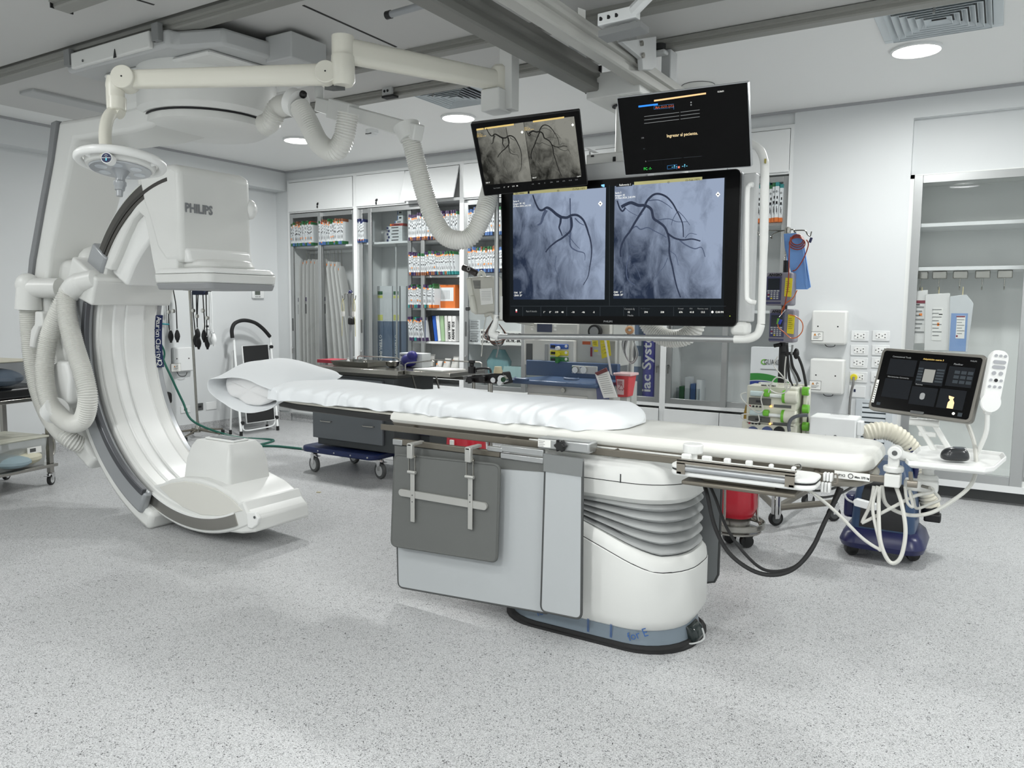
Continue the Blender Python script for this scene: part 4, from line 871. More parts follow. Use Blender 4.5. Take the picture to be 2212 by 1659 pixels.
# ---------------------------------------------------------------- cables at the foot end
def cable(label, pts, r, mt, cat='cable', name='cable', grp=None):
    P = [px(x, y, Y=yy) for x, y, yy in pts]; o = MB().tube(P, r, 8, n=8).build(name, mt); return tag(o, label, cat, grp)
cable('thicker black cable sagging under the control panel, outer of the two', [(1516, 1030, 2.95), (1528, 1070, 2.9), (1545, 1140, 2.9), (1580, 1200, 2.9), (1640, 1238, 2.9), (1700, 1236, 2.92), (1748, 1195, 2.95), (1785, 1120, 3.0), (1818, 1055, 3.05)], .0085, RUBBER)
cable('thinner black cable sagging under the control panel, inner of the two', [(1524, 1030, 2.97), (1545, 1075, 2.95), (1570, 1140, 2.95), (1608, 1195, 2.95), (1655, 1232, 2.95), (1715, 1225, 2.98), (1755, 1180, 3.0), (1785, 1120, 3.05), (1812, 1052, 3.08)], .006, RUBBER)
WC = mat('cable_white', (198, 198, 192), .45)
cable('white cable slanting down right from under the control panel', [(1725, 1050, 2.95), (1760, 1068, 2.95), (1810, 1110, 2.96), (1860, 1160, 2.98), (1895, 1184, 3.0), (1902, 1180, 3.0), (1885, 1100, 3.05), (1896, 1050, 3.08)], .006, WC)
cable('white cable in the longest narrow loop in front of the blue machine', [(1900, 1052, 3.08), (1898, 1100, 3.05), (1902, 1170, 3.0), (1922, 1214, 3.0), (1945, 1205, 3.0), (1956, 1150, 3.02), (1948, 1090, 3.05), (1935, 1050, 3.08)], .007, WC)
cable('white cable sweeping from the table end up to the right edge of the tray', [(1905, 1050, 3.08), (1915, 1090, 3.1), (1960, 1112, 3.1), (2010, 1108, 3.1), (2060, 1080, 3.12), (2095, 1050, 3.15), (2108, 1015, 3.2), (2105, 960, 3.3), (2090, 915, 3.33)], .0072, WC)
cable('white cable in a short crooked loop at the left of the bundle', [(1888, 1050, 3.08), (1880, 1090, 3.06), (1864, 1125, 3.05), (1870, 1126, 3.05), (1920, 1100, 3.07), (1975, 1072, 3.1), (2015, 1062, 3.13), (2000, 1045, 3.15)], .0062, WC)
cable('white cable looping under the screen clamp to the right', [(1955, 1052, 3.08), (1960, 1085, 3.08), (1972, 1094, 3.08), (1964, 1060, 3.1), (1972, 1075, 3.12), (1980, 1098, 3.12), (2010, 1088, 3.13), (2030, 1078, 3.14), (2010, 1055, 3.15)], .0055, WC)
for i, ((x, y), s_) in enumerate((((1770, 1040), 1),)):
    cable('tangled dark grey leads hanging under the rail by the white clip', [(1735, 1045, 3.3), (1760, 1060, 3.3), (1800, 1055, 3.3), (1825, 1040, 3.3), (1790, 1035, 3.35), (1745, 1042, 3.4), (1765, 1072, 3.35), (1805, 1070, 3.3), (1845, 1050, 3.25)], .005, DGREY)
# ================================================================ MONITOR SUSPENSION
ms_ = thing('monitor_suspension', 'white ceiling carriage, column and tubular handle frame carrying the monitors', 'monitor mount', (-1.9, 4.35, 1.28))
cx0 = px(1266, 215, Y=4.22).x; cx1 = px(1375, 190, Y=4.22).x
MB().box(cx0, 4.22, 2.66, cx1+.02, 4.75, 2.80).build('carriage_box', WHITE, ms_, bevel=.006)
MB().lathe([(.16, 2.66), (.16, 2.654)], ((cx0+cx1)/2+.1, 4.48, 0), seg=36).build('swivel_plate', WHITE, ms_)
MB().lathe([(.062, 2.655), (.062, 2.651)], (px(1345, 218, Y=4.45).x, 4.45, 0), seg=24).build('column_opening', INK, ms_)
cxx = px(1345, 300, Y=4.45).x
MB().cyl((cxx, 4.45, 2.66), (cxx, 4.45, 2.28), .045).build('column', WHITE, ms_)
a, b = px(1275, 328, Y=4.3), px(1420, 322, Y=4.3); zt = px(1320, 330, Y=4.3).z; zb_ = px(1320, 368, Y=4.3).z
MB().box(a.x-.02, 4.28, zb_-.02, b.x+.1, 4.55, zt).build('spreader_box', WHITE, ms_, bevel=.01)
MB().box(px(1277, 340, Y=4.28).x, 4.276, px(1277, 337, Y=4.28).z-.006, px(1283, 340, Y=4.28).x, 4.281, px(1277, 337, Y=4.28).z+.002).box(px(1324, 350, Y=4.28).x, 4.276, px(1324, 349, Y=4.28).z, px(1330, 350, Y=4.28).x, 4.281, px(1324, 339, Y=4.28).z).build('socket', INK, ms_)
MB().prism([px(1265, 318, Y=4.2), px(1286, 327, Y=4.2), px(1275, 328, Y=4.2)], (0, .05, 0)).build('corner_fin', WPAINT, ms_)
MB().box(cxx-.25, 4.0, 1.5, cxx+.35, 4.10, 2.25).build('back_plate', LGREY, ms_, bevel=.01)
MB().box(cxx-.06, 4.1, 1.9, cxx+.06, 4.5, 2.02).build('support_arm', LGREY, ms_, bevel=.01)
MB().box(cxx-.06, 4.42, 1.9, cxx+.06, 4.5, 2.3).build('support_arm', LGREY, ms_, bevel=.01)
yh = 3.88
MB().tube([px(1073, 420, Y=yh), px(1073, 560, Y=yh), px(1073, 688, Y=yh)], .014, 12).build('handle_tube', ALU, ms_)
MB().tube([px(1073, 680, Y=yh), px(1069, 703, Y=yh), px(1062, 720, Y=yh), px(1078, 728, Y=yh)], [.015, .02, .022, .019], 14).build('handle_corner', WHITE, ms_)
MB().tube([px(1074, 727, Y=yh), px(1350, 729, Y=yh), px(1590, 733, Y=yh)], .0165, 14, raw=True).build('handle_tube', ALU, ms_)
MB().tube([px(1586, 733, Y=yh), px(1615, 732, Y=yh), px(1636, 722, Y=yh), px(1644, 700, Y=yh)], [.019, .021, .02, .018], 14).build('handle_corner', WHITE, ms_)
MB().tube([px(1644, 700, Y=yh), px(1650, 520, Y=yh), px(1652, 380, Y=yh), px(1650, 345, Y=yh+.02), px(1640, 322, Y=yh+.04), px(1622, 310, Y=yh+.06)], [.019, .021, .021, .02, .018, .017], 14).build('handle_tube', WHITE, ms_)
MB().tube([px(1627, 399, Y=yh+.01), px(1618, 402, Y=yh+.01), px(1614, 430, Y=yh), px(1613, 620, Y=yh), px(1616, 648, Y=yh), px(1632, 654, Y=yh+.02)], .012, 10).build('grip_handle', WHITE2, ms_)
_p0, _p1 = px(1588, 695, Y=4.02), px(1634, 372, Y=4.02)
MB().box(_p0.x, 4.02, _p0.z, _p1.x, 4.09, _p1.z).build('side_panel', LGREY, ms_, bevel=.008); MB().box(_p0.x-.02, 4.0, _p0.z-.07, _p1.x-.01, 4.09, _p0.z).build('corner_panel', WHITE, ms_, bevel=.02)
c = px(1655, 349, Y=yh); MB().cbox(c+V(0, -.015, 0), .008, .01, .02).build('yellow_sticker', mat('olive_sticker', (150, 140, 70), .5), ms_)
MB().tube([px(1083, 640, Y=3.93), px(1083, 690, Y=3.93)], .008, 8, raw=True).build('cable_strip', WHITE, ms_)
def pose(name, pos, eul, w, h, label, d=.05, r=.02, rim=BLACK, bz=.004):
    M = frame(pos, eul[2], eul[1], eul[0]); t = thing(name, label, 'monitor', pos)
    o1 = rrect(w, h, r, 6)
    m = MB(M); m.loft([[(x*.95, d, z*.94) for x, z in o1], [(x, d*.7, z) for x, z in o1], [(x, 0, z) for x, z in o1]]); m.build('housing', rim, t)
    o2 = rrect(w-bz*2, h-bz*2, max(.003, r-bz), 6)
    m = MB(M); m.loft([[(x, -.002, z) for x, z in o2], [(x, .001, z) for x, z in o2]]); m.build('front_bezel', mat('bezel_black', (4, 4, 5), .3, spec=.12), t)
    return t, M
class Scr:
    def __init__(s, t, M): s.t, s.M, s.I = t, M, M.inverted()
    def L(s, x, y):
        d = px(x, y, d=1)-CAM; o = s.I @ CAM; dd = s.I.to_3x3() @ d; k = (-.002-o.y)/dd.y; return o+dd*k
    def poly(s, pts, mt, name, lev=1):
        P = [s.L(*p) for p in pts]; y = -.002-.0006*lev
        return MB(s.M).loft([[(p.x, y, p.z) for p in P], [(p.x, y+.0004, p.z) for p in P]]).build(name, mt, s.t, flat=True)
    def rect(s, x0, y0, x1, y1, mt, name, lev=1, slope=0): return s.poly([(x0, y0), (x1, y0+slope*(x1-x0)), (x1, y1+slope*(x1-x0)), (x0, y1)], mt, name, lev)
    def ribbons(s, lines, mt, name, lev=2, f=None):
        m = MB(s.M)
        for pts, w0, w1 in lines:
            if f: pts = [f(*p) for p in pts]
            P = spline([s.L(*p) for p in pts], 6); n = len(P); y = -.002-.0006*lev; A_, B_ = [], []
            for i in range(n):
                t = (P[min(i+1, n-1)]-P[max(i-1, 0)]).normalized(); nn_ = V(-t.z, 0, t.x)*(w0+(w1-w0)*i/(n-1))*.5*.00255
                A_.append((P[i].x+nn_.x, y, P[i].z+nn_.z)); B_.append((P[i].x-nn_.x, y, P[i].z-nn_.z))
            k = len(m.v); b = A_+B_
            m.add(b, [(i, i+1, n+i+1, n+i) for i in range(n-1)])
        return m.build(name, mt, s.t, flat=True)
    def text(s, st, x, y, hpx, mt, wpx=None, bold=0, align='LEFT', name='screen_text'):
        p = s.L(x, y); q = s.L(x, y-hpx); size = (q.z-p.z)*1.35; R_ = s.M.to_3x3(); wd_ = None
        if wpx: wd_ = abs(s.L(x+wpx, y).x-p.x)
        return text(st, s.M @ V(p.x, -.0048, p.z), size, s.t, mt, name=name, right=R_ @ V(1, 0, 0), up=R_ @ V(0, 0, 1), align=align, width=wd_, depth=.0001, bold=bold)
def xray(name, dark, light, sc_=1.0, e=1.0):
    m = bpy.data.materials.new(name); m.use_nodes = True; nt = m.node_tree; nt.nodes.clear()
    o = nt.nodes.new('ShaderNodeOutputMaterial'); em_ = nt.nodes.new('ShaderNodeEmission'); tc = nt.nodes.new('ShaderNodeTexCoord')
    n = nt.nodes.new('ShaderNodeTexNoise'); n.inputs['Scale'].default_value = 8*sc_; n.inputs['Detail'].default_value = 12; n.inputs['Roughness'].default_value = .62; n.inputs['Distortion'].default_value = .6
    mp = nt.nodes.new('ShaderNodeMapping'); mp.inputs['Rotation'].default_value = (0, .9, 0); mp.inputs['Scale'].default_value = (1.3, 1, .7)
    nt.links.new(tc.outputs['Object'], mp.inputs[0]); nt.links.new(mp.outputs[0], n.inputs['Vector'])
    n2 = nt.nodes.new('ShaderNodeTexNoise'); n2.inputs['Scale'].default_value = 2.6*sc_; nt.links.new(tc.outputs['Object'], n2.inputs['Vector'])
    sp = nt.nodes.new('ShaderNodeSeparateXYZ'); nt.links.new(tc.outputs['Generated'], sp.inputs[0])
    ad = nt.nodes.new('ShaderNodeMath'); ad.operation = 'ADD'; nt.links.new(sp.outputs[0], ad.inputs[0]); nt.links.new(sp.outputs[2], ad.inputs[1])
    m1 = nt.nodes.new('ShaderNodeMath'); m1.operation = 'MULTIPLY_ADD'; nt.links.new(ad.outputs[0], m1.inputs[0]); m1.inputs[1].default_value = .40; nt.links.new(n.outputs['Fac'], m1.inputs[2])
    m2 = nt.nodes.new('ShaderNodeMath'); m2.operation = 'MULTIPLY_ADD'; nt.links.new(n2.outputs['Fac'], m2.inputs[0]); m2.inputs[1].default_value = .5; nt.links.new(m1.outputs[0], m2.inputs[2])
    r = nt.nodes.new('ShaderNodeValToRGB'); e0, e1 = r.color_ramp.elements; e0.position = .72; e0.color = lin(dark)+(1,); e1.position = 1.22; e1.color = lin(light)+(1,)
    e1.position = 1.0; md = nt.nodes.new('ShaderNodeMath'); md.operation = 'MULTIPLY'; md.inputs[1].default_value = .72; nt.links.new(m2.outputs[0], md.inputs[0])
    nt.links.new(md.outputs[0], r.inputs[0]); e0.position = .60; e1.position = 1.0
    nt.links.new(r.outputs[0], em_.inputs[0]); em_.inputs[1].default_value = e*.8; nt.links.new(em_.outputs[0], o.inputs[0]); MT[name] = m; return m
XB1 = xray('angiogram_blue', (44, 54, 74), (160, 174, 198), 1, 1); XG1 = xray('angiogram_grey', (38, 38, 35), (142, 142, 134), 2, 1)
VES = em('vessel_slate', (34, 40, 55)); VES2 = em('vessel_slate_light', (58, 66, 84)); VG = em('vessel_grey', (24, 24, 22)); VG2 = em('vessel_grey_light', (44, 44, 41))
zf = lambda x, y: (1060+x/3.95, 360+y/3.95)
LV = [([(360, 240), (380, 300), (410, 360), (440, 372), (480, 350), (520, 370), (560, 405), (602, 432)], 3, 7), ([(600, 430), (595, 480), (585, 520), (600, 560), (612, 592)], 6, 2), ([(600, 430), (650, 435), (690, 415), (740, 415), (790, 455), (820, 520), (835, 570), (850, 620), (862, 700), (858, 780), (845, 860), (830, 940), (790, 1010)], 6, 1.5), ([(685, 430), (692, 480), (690, 520), (670, 560), (610, 610), (560, 640), (500, 690), (470, 730)], 6, 3)]
LV2 = [([(680, 560), (676, 640), (690, 690), (740, 720), (800, 740), (805, 800)], 5, 1), ([(475, 370), (450, 420), (430, 480), (400, 500)], 9, 3), ([(720, 440), (760, 480), (800, 500)], 3, 1), ([(678, 270), (680, 400), (682, 560)], 3, 3), ([(560, 760), (550, 860), (590, 960), (600, 1060)], 1.5, 1), ([(640, 560), (720, 660), (760, 700)], 2, 1)]
RV = [([(1080, 290), (1100, 350), (1125, 380), (1150, 350)], 3, 4), ([(1115, 345), (1150, 325), (1200, 308), (1260, 330), (1320, 332), (1370, 365), (1390, 440), (1430, 470), (1480, 510), (1510, 570), (1525, 650), (1525, 740), (1550, 850), (1570, 950), (1590, 1030), (1620, 1115)], 7, 2.6), ([(1320, 320), (1345, 280), (1390, 240), (1440, 233), (1500, 258), (1550, 310), (1590, 380), (1620, 440), (1640, 500), (1645, 600)], 5, 2), ([(1320, 340), (1280, 400), (1230, 480), (1190, 550), (1140, 620), (1110, 700), (1110, 770)], 5, 4), ([(1510, 570), (1570, 610), (1640, 625), (1720, 618), (1790, 635)], 4, 2.5)]
RV2 = [([(1195, 540), (1240, 510), (1280, 535), (1340, 520), (1400, 550), (1460, 580), (1500, 605)], 3, 1.5), ([(1600, 615), (1660, 665), (1740, 700), (1800, 690), (1830, 770)], 3, 1.5), ([(1430, 455), (1520, 445), (1590, 470), (1680, 470)], 2, 1), ([(1510, 780), (1480, 850), (1440, 900), (1400, 960)], 1.6, 1), ([(1350, 290), (1430, 285), (1500, 320), (1550, 360)], 2.5, 1), ([(1590, 390), (1560, 440), (1540, 500)], 1.6, 1), ([(1600, 380), (1650, 430), (1700, 500)], 1.6, 1), ([(1660, 610), (1700, 570), (1760, 580)], 1.6, 1), ([(1170, 640), (1200, 680), (1250, 700)], 1.4, 1), ([(1140, 340), (1180, 380), (1260, 420), (1300, 400)], 1.2, 1), ([(1530, 720), (1580, 760), (1600, 840)], 1.4, 1), ([(1190, 760), (1160, 850), (1170, 960), (1230, 1010)], 2.5, 2), ([(1220, 830), (1260, 900), (1280, 960)], 1.2, 1)]
# main display
md_, M = pose('large_display', (-1.83, 3.955, 1.755), (.0373, 0, .0318), 1.38, .785, 'very large black display showing two blue-grey angiograms side by side', .09, .03)
S = Scr(md_, M)
MB(M).slab(rrect(1.388, .78, .03, 6), .02, .075).build('silver_side', SILV, md_)
S.poly([(1101, 420), (1568, 383), (1563, 684), (1101, 682)], em('lit_screen_dark', (10, 14, 17), 1), 'screen_panel', .3)
S.poly([(1108, 421), (1309, 405), (1306, 647), (1109, 647)], XB1, 'angiogram', 1); S.poly([(1328, 402), (1565, 384), (1558, 645), (1325, 645)], XB1, 'angiogram', 1)
S.ribbons(LV, VES, 'vessel_trace', 2.2, zf); S.ribbons(LV2, VES2, 'vessel_trace', 1.8, zf); S.ribbons(RV, VES, 'vessel_trace', 2.2, zf); S.ribbons(RV2, VES2, 'vessel_trace', 1.8, zf)
BAR = em('lit_olive_bar', (150, 146, 104), .9)
for (x0, y0, x1, w) in ((1109, 414, 1140, 7), (1144, 412, 1268, 7), (1331, 398, 1366, 6), (1370, 393, 1517, 7)):
    S.poly([(x0, y0), (x1, y0-(x1-x0)*.076), (x1, y0-(x1-x0)*.076+w), (x0, y0+w)], BAR if x0 != 1331 else E_D, 'title_bar', 1.5)
S.text('En vivo', 1114, 420, 4, INK, 18); S.text('Referencia 1', 1338, 402, 4.5, E_W, 24); S.text('ID', 1204, 414, 4, INK); S.text('15-Feb-1971', 1236, 411, 4, INK, 27); S.text('ID', 1442, 396, 4, INK); S.text('15-Feb-1971', 1480, 392, 4, INK, 30)
for k, (st, w) in enumerate((('Serie 4', 12), ('Imagen 38 / 83', 25), ('27-Nov-2024, 2:41 PM', 38))): S.text(st, 1109, 437+k*5.5, 4, E_W, w)
for k, (st, w) in enumerate((('Serie 3', 13), ('Imagen 42', 21), ('27-Nov-2024, 2:40 PM', 43))): S.text(st, 1329, 419+k*5.6, 4.3, E_W, w)
S.text('OAI   31°', 1111, 634, 4, E_W, 17); S.text('CRAN  29°', 1111, 640, 4, E_W, 17); S.text('OAI   1°', 1326, 633, 4.3, E_W, 18); S.text('CRAN  39°', 1326, 639, 4.3, E_W, 20)
for (x, y) in ((1297, 440), (1551, 420)):
    S.poly([(x-5, y), (x, y-6), (x+5, y), (x, y+6)], E_W, 'eye_marker', 1.6); S.poly([(x-2.5, y), (x, y-1.5), (x+2.5, y), (x, y+1.5)], INK, 'eye_marker', 2.6)
S.poly([(1299, 399), (1306, 398), (1306, 404), (1303, 404), (1299, 402)], em('lit_sky_blue', (120, 180, 220)), 'window_icon', 1.6)
S.rect(1103, 661, 1568, 661.8, E_DD, 'divider_line'); S.rect(1316, 400, 1316.7, 660, E_DD, 'divider_line')
for x in (1129, 1168, 1224, 1296, 1347, 1380, 1455, 1534): S.rect(x, 663, x+.6, 683, E_DD, 'divider_line')
S.rect(1114, 668, 1117, 672, E_W, 'status_icon'); S.rect(1114, 672, 1117, 675, em('lit_red', (170, 60, 70)), 'status_icon')
S.text('Rayos X detenido', 1137, 674, 4, E_GR, 23)
for x, st in ((1174, "1°"), (1187, "0°"), (1199, '119'), (1213, '48'), (1235, '-10'), (1257, '-46'), (1281, '-5'), (1356, '15'), (1392, '294'), (1427, '338'), (1467, '676'), (1490, '41.8'), (1514, '13.5')): S.text(st, x, 676, 4, E_W)
S.text('Coronaria ifg', 1349, 669, 4, E_GR, 22); S.text('Media', 1356, 683, 4, E_GR, 12); S.text('12:00 PM', 1545, 676, 4.2, E_W, 17)
c = S.L(1539, 674); MB(M).lathe([(.006, -.0035), (.006, -.003)], (c.x, 0, c.z), (0, 1, 0), seg=16).build('status_icon', E_W, md_)
S.text('Rellenar', 1384, 668, 3, E_DD, 20); S.text('N total', 1465, 668, 3, E_GR, 11); S.text('PDA', 1490, 668, 3, E_GR, 6); S.text('Fluorosc. total', 1507, 668, 3, E_GR, 22)
S.text('PHILIPS', 1304, 696, 4, mat('logo_silver', (170, 172, 174), .4), 19, name='logo'); S.rect(1576, 682, 1577.5, 683.5, em('lit_lime', (190, 220, 60)), 'power_led')
# upper left monitor
ml_, M = pose('monitor', (-2.167, 3.65, 2.256), (.3806, -.0868, .5663), .57, .405, 'smaller left monitor showing two grey angiograms, tilted above the large display', .035, .008)
S = Scr(ml_, M); g = lambda x, y: (600+x/2.99, y/2.99)
def G2(P): return [g(*p) for p in P]
S.poly(G2([(1283, 835), (1587, 790), (1640, 1170), (1340, 1195)]), XG1, 'angiogram', 1); S.poly(G2([(1590, 790), (1914, 752), (1962, 1140), (1642, 1168)]), XG1, 'angiogram', 1)
fl = lambda x, y: g(1283+(x-195)*.39+(y-230)*.060, 835+(y-230)*.395-(x-195)*.058)
fr = lambda x, y: g(1592+(x-1060)*.348+(y-160)*.050, 795+(y-160)*.385-(x-1060)*.043)
S.ribbons([(a, b*.5, c*.5) for a, b, c in LV], VG, 'vessel_trace', 2.2, fl); S.ribbons([(a, b*.5, c*.5) for a, b, c in LV2], VG2, 'vessel_trace', 1.8, fl)
S.ribbons([(a, b*.5, c*.5) for a, b, c in RV], VG, 'vessel_trace', 2.2, fr); S.ribbons([(a, b*.5, c*.5) for a, b, c in RV2], VG2, 'vessel_trace', 1.8, fr)
AM = em('lit_amber_bar', (185, 160, 100), .9)
for (x0, x1, y0) in ((1283, 1330, 832), (1336, 1525, 824), (1648, 1850, 780)): S.poly(G2([(x0, y0), (x1, y0-(x1-x0)*.138), (x1, y0-(x1-x0)*.138+11), (x0, y0+11)]), AM, 'title_bar', 1.5)
for (x, y) in ((1578, 853), (1905, 806)): S.poly(G2([(x-9, y), (x, y-10), (x+9, y), (x, y+10)]), E_W, 'eye_marker', 2.6)
for k in range(3): S.text(('Serie 4', 'Imagen 38 / 83', '27-Nov-2024, 2:41 PM')[k], *g(1287, 868+k*9), 2.2, E_Y, (8, 12, 20)[k]); S.text(('Serie 3', 'Imagen 42', '27-Nov-2024, 2:40 PM')[k], *g(1594, 826+k*9), 2.2, E_Y, (8, 12, 20)[k])
S.text('CRAN  29°', *g(1345, 1184), 3, E_W, 9); S.text('CRAN  39°', *g(1645, 1152), 3, E_W, 9); S.text('12:00 PM', *g(1932, 1143), 2.5, E_W, 8)
S.text('Rayos X detenido', *g(1395, 1218), 2.4, E_GR, 14)
for i, st in enumerate(('1°', '0°', '119', '48')): S.text(st, *g(1460+i*27, 1212-i*3), 2.6, E_W)
for i, st in enumerate(('-10', '-46', '-5', '294', '338', '676', '41.8', '13.5')): S.text(st, *g(1640+i*40, 1192-i*4), 2.6, E_GR)
# upper right monitor
mr_, M = pose('monitor', (-1.3216, 3.6257, 2.2798), (.0316, .0105, .3752), .62, .372, 'nearly black right monitor with small coloured text, above the large display', .035, .006, rim=SILV)
S = Scr(mr_, M); h = lambda x, y: (1200+x/4.424, y/4.424)
def HR(P, mt, n, lev=1): S.poly([h(*p) for p in P], mt, n, lev)
HR([(942, 955), (1438, 884), (1438, 900), (942, 971)], em('lit_peach_bar', (215, 175, 125), .9), 'title_bar'); HR([(793, 1010), (978, 988), (978, 1004), (793, 1027)], em('lit_blue_bar', (45, 120, 210), .9), 'title_bar')
for k in range(3):
    y = 1112+k*33; HR([(848, y), (1182, y-40), (1182, y-36), (848, y+4)], E_GR, 'trace_line'); HR([(1195, y-42), (1378, y-65), (1378, y-61), (1195, y-38)], E_GR, 'trace_line')
HR([(880, 1537), (1205, 1507), (1205, 1510), (880, 1540)], E_DD, 'trace_line'); HR([(1225, 1505), (1398, 1490), (1398, 1493), (1225, 1508)], E_DD, 'trace_line')
S.text('Ingresar al paciente.', *h(1065, 1312), 7, em('lit_tan', (200, 180, 140), .9), 67, bold=.01)
S.text('Art -?-/-?- (-?-)', *h(955, 1040), 6, em('lit_orange_red', (190, 90, 60), .9), 40); S.text('12:56:51', *h(1548, 884), 3.6, E_W, 13)
S.text('150', *h(820, 1325), 3.4, E_GR); S.text('80', *h(840, 1428), 3.2, E_DD); S.text('0', *h(860, 1548), 3.4, E_GR)
S.text('FC -?-', *h(845, 1625), 6, E_G, 17); S.text('-?-', *h(1110, 1606), 7, em('lit_cyan', (110, 190, 220), .9), 12); S.text('-?-', *h(1208, 1598), 7, em('lit_cyan', (110, 190, 220), .9), 12)
for (x0, y0, x1, y1) in ((1068, 1582, 1162, 1618), (940, 1012, 1132, 1046)):
    for (a, b, c, d) in ((x0, y0, x1, y0+3), (x0, y1-3, x1, y1), (x0, y0, x0+3, y1), (x1-3, y0, x1, y1)): HR([(a, b), (c, b-(c-a)*.1), (c, d-(c-a)*.1), (a, d)], em('lit_box_blue', (45, 95, 140), .8), 'box_line')
HR([(1170, 1590), (1188, 1588), (1188, 1606), (1170, 1608)], em('lit_salmon', (215, 110, 95), .9), 'alarm_icon')
for y in (978, 1002): c = S.L(*h(1296, y)); MB(M).lathe([(.0035, -.0035), (.0035, -.003)], (c.x, 0, c.z), (0, 1, 0), seg=10).build('status_dot', E_GR, mr_)
for t, lab in ((ml_, 0), (mr_, 0)):
    o = ORG[t.name]; MB().box(o.x-.04, o.y+.13, o.z-.1, o.x+.04, 3.98, o.z-.02).build('mount_arm', LGREY, t, bevel=.005)
# device on an arm left of the display (grey screen seen from behind)
ud = thing('patient_monitor', 'beige patient monitor with a taped paper sheet, left of the large display', 'patient monitor', px(1040, 690, Y=4.4))
YU = 4.4
Mz = lambda L, y0=YU, y1=YU+.12: MB().prism([px(x, y, Y=y0) for x, y in L], (0, y1-y0, 0))
BEI = mat('beige_grey_plastic', (196, 195, 186), .45)
Mz([(1005, 600), (1016, 598), (1029, 678), (1024, 680), (1012, 650)]).build('front_shell', mat('beige_light', (218, 218, 208), .4), ud, bevel=.01)
Mz([(1016, 598), (1060, 596), (1070, 610), (1070, 672), (1050, 678), (1029, 679)], YU+.005).build('rear_shell', BEI, ud, bevel=.012)
for k in range(7): a, b = px(1021+k*.6, 607+k*2.6, Y=YU), px(1037, 606+k*2.6, Y=YU); MB().box(a.x, YU, a.z-.002, b.x, YU+.006, a.z+.002).build('vent_slit', DGREY, ud)
Mz([(1036, 624), (1063, 622), (1065, 656), (1039, 659)], YU, YU+.003).build('taped_sheet', PAPER, ud)
for k in range(6): a, b = px(1040, 630+k*3.6, Y=YU-.001), px(1060, 629+k*3.6, Y=YU-.001); MB().box(a.x, YU-.0015, a.z, b.x, YU, a.z+.0015).build('sheet_print', GREY, ud)
Mz([(1011, 638), (1021, 637), (1028, 677), (1016, 676), (1012, 660)], YU-.02, YU+.10).build('side_bulge', mat('beige_light', (218, 218, 208), .4), ud, bevel=.015)
c = px(1013, 667, Y=YU-.01); MB().cyl(c, c+V(-.02, 0, 0), .014).build('adjust_knob', DGREY, ud)
MB().tube([px(1033, 596, Y=YU), px(1038, 588, Y=YU), px(1044, 590, Y=YU), px(1047, 599, Y=YU)], .012, 10).build('carry_handle', mat('beige_light', (218, 218, 208), .4), ud)
MB().tube([px(1001, 578, Y=YU), px(1012, 582, Y=YU), px(1031, 592, Y=YU)], [.022, .022, .015], 12).build('probe_grip', mat('dark_brown_plastic', (52, 46, 44), .3), ud)
c = px(1012, 581, Y=YU-.022); MB().tube([c+V(.012*math.cos(i*.785), 0, .012*math.sin(i*.785)) for i in range(8)], .0015, 6, raw=True, closed=True).build('grip_ring', WHITE2, ud)
MB().tube([px(1048, 682, Y=YU), px(1060, 679, Y=YU), px(1068, 690, Y=YU)], .012, 8).build('arm_joint', BEI, ud)
MB().tube([px(1050, 684, Y=YU), px(1044, 720, Y=YU), px(1040, 770, Y=YU)], .004, 6).build('white_lead', WC, ud)
for k in range(6):
    f_ = k*2.1; MB().tube([px(1066, 690, Y=YU), px(1056-f_, 715+f_, Y=YU), px(1062, 742-f_*.5, Y=YU), px(1084, 745-f_, Y=YU), px(1090+f_*.6, 722+f_*.5, Y=YU), px(1078, 700, Y=YU)], .0028, 5).build('monitor_lead', (INK, DGREY, mat('brown_lead', (120, 70, 50), .5))[k % 3], ud)
MB().tube([px(1070, 735, Y=YU), px(1076, 750, Y=YU), px(1072, 772, Y=YU)], .006, 6).build('hanging_plug', GREY, ud)
MB().tube([px(1068, 686, Y=YU+.03), px(1100, 690, Y=4.9), px(1150, 700, Y=5.7)], .018, 8).build('swing_arm', BEI, ud)
# ================================================================ BACK-WALL CABINETS
YD = YB            # door plane
YBK = YB+.42       # shelf back
def by(x, y, yy=YD): return px(x, y, Y=yy)
bases = {}
def cabinet(name, label, x0, x1, split, z0=.58, upper=2, ajar=False, open_from=None, lower=2):
    t = thing(name, label, 'cabinet', (x0, YD, 0), 'built-in wall cabinets')
    m = MB(); w = .028
    for xx in (x0, x1-w): m.box(xx, YD-.004, 0.1, xx+w, YBK, 2.985)
    m.box(x0, YBK, .1, x1, YBK+.01, 2.985)
    for z in (.1, z0-.03, 2.585, 2.955): m.box(x0+w, YD-.003, z, x1-w, YBK, z+.03)
    m.build('carcass', WPAINT, t)
    MB().box(x0, YD+.01, 0, x1, YBK, .1).build('plinth', FLOOR, t)
    xs = [x0+w+(x1-x0-2*w)*i/upper for i in range(upper+1)]
    for i in range(upper):
        aj = ajar and i == upper-1
        if aj: MB().prism([(xs[i]+.004, YD-.02, 2.945), (xs[i+1]-.004, YD-.02, 2.945), (xs[i+1]-.004, YD-.12, 2.60), (xs[i]+.004, YD-.12, 2.60)], (0, .018, .004)).build('upper_door', WPAINT, t, bevel=.002)
        else: MB().box(xs[i]+.003, YD-.022, 2.60, xs[i+1]-.003, YD-.004, 2.948).build('upper_door', WPAINT, t, bevel=.002)
    xs = [x0+w+(x1-x0-2*w)*i/lower for i in range(lower+1)]
    for i in range(lower): MB().box(xs[i]+.003, YD-.022, .12, xs[i+1]-.003, YD-.004, z0-.05).build('lower_door', WPAINT, t, bevel=.002)
    return t
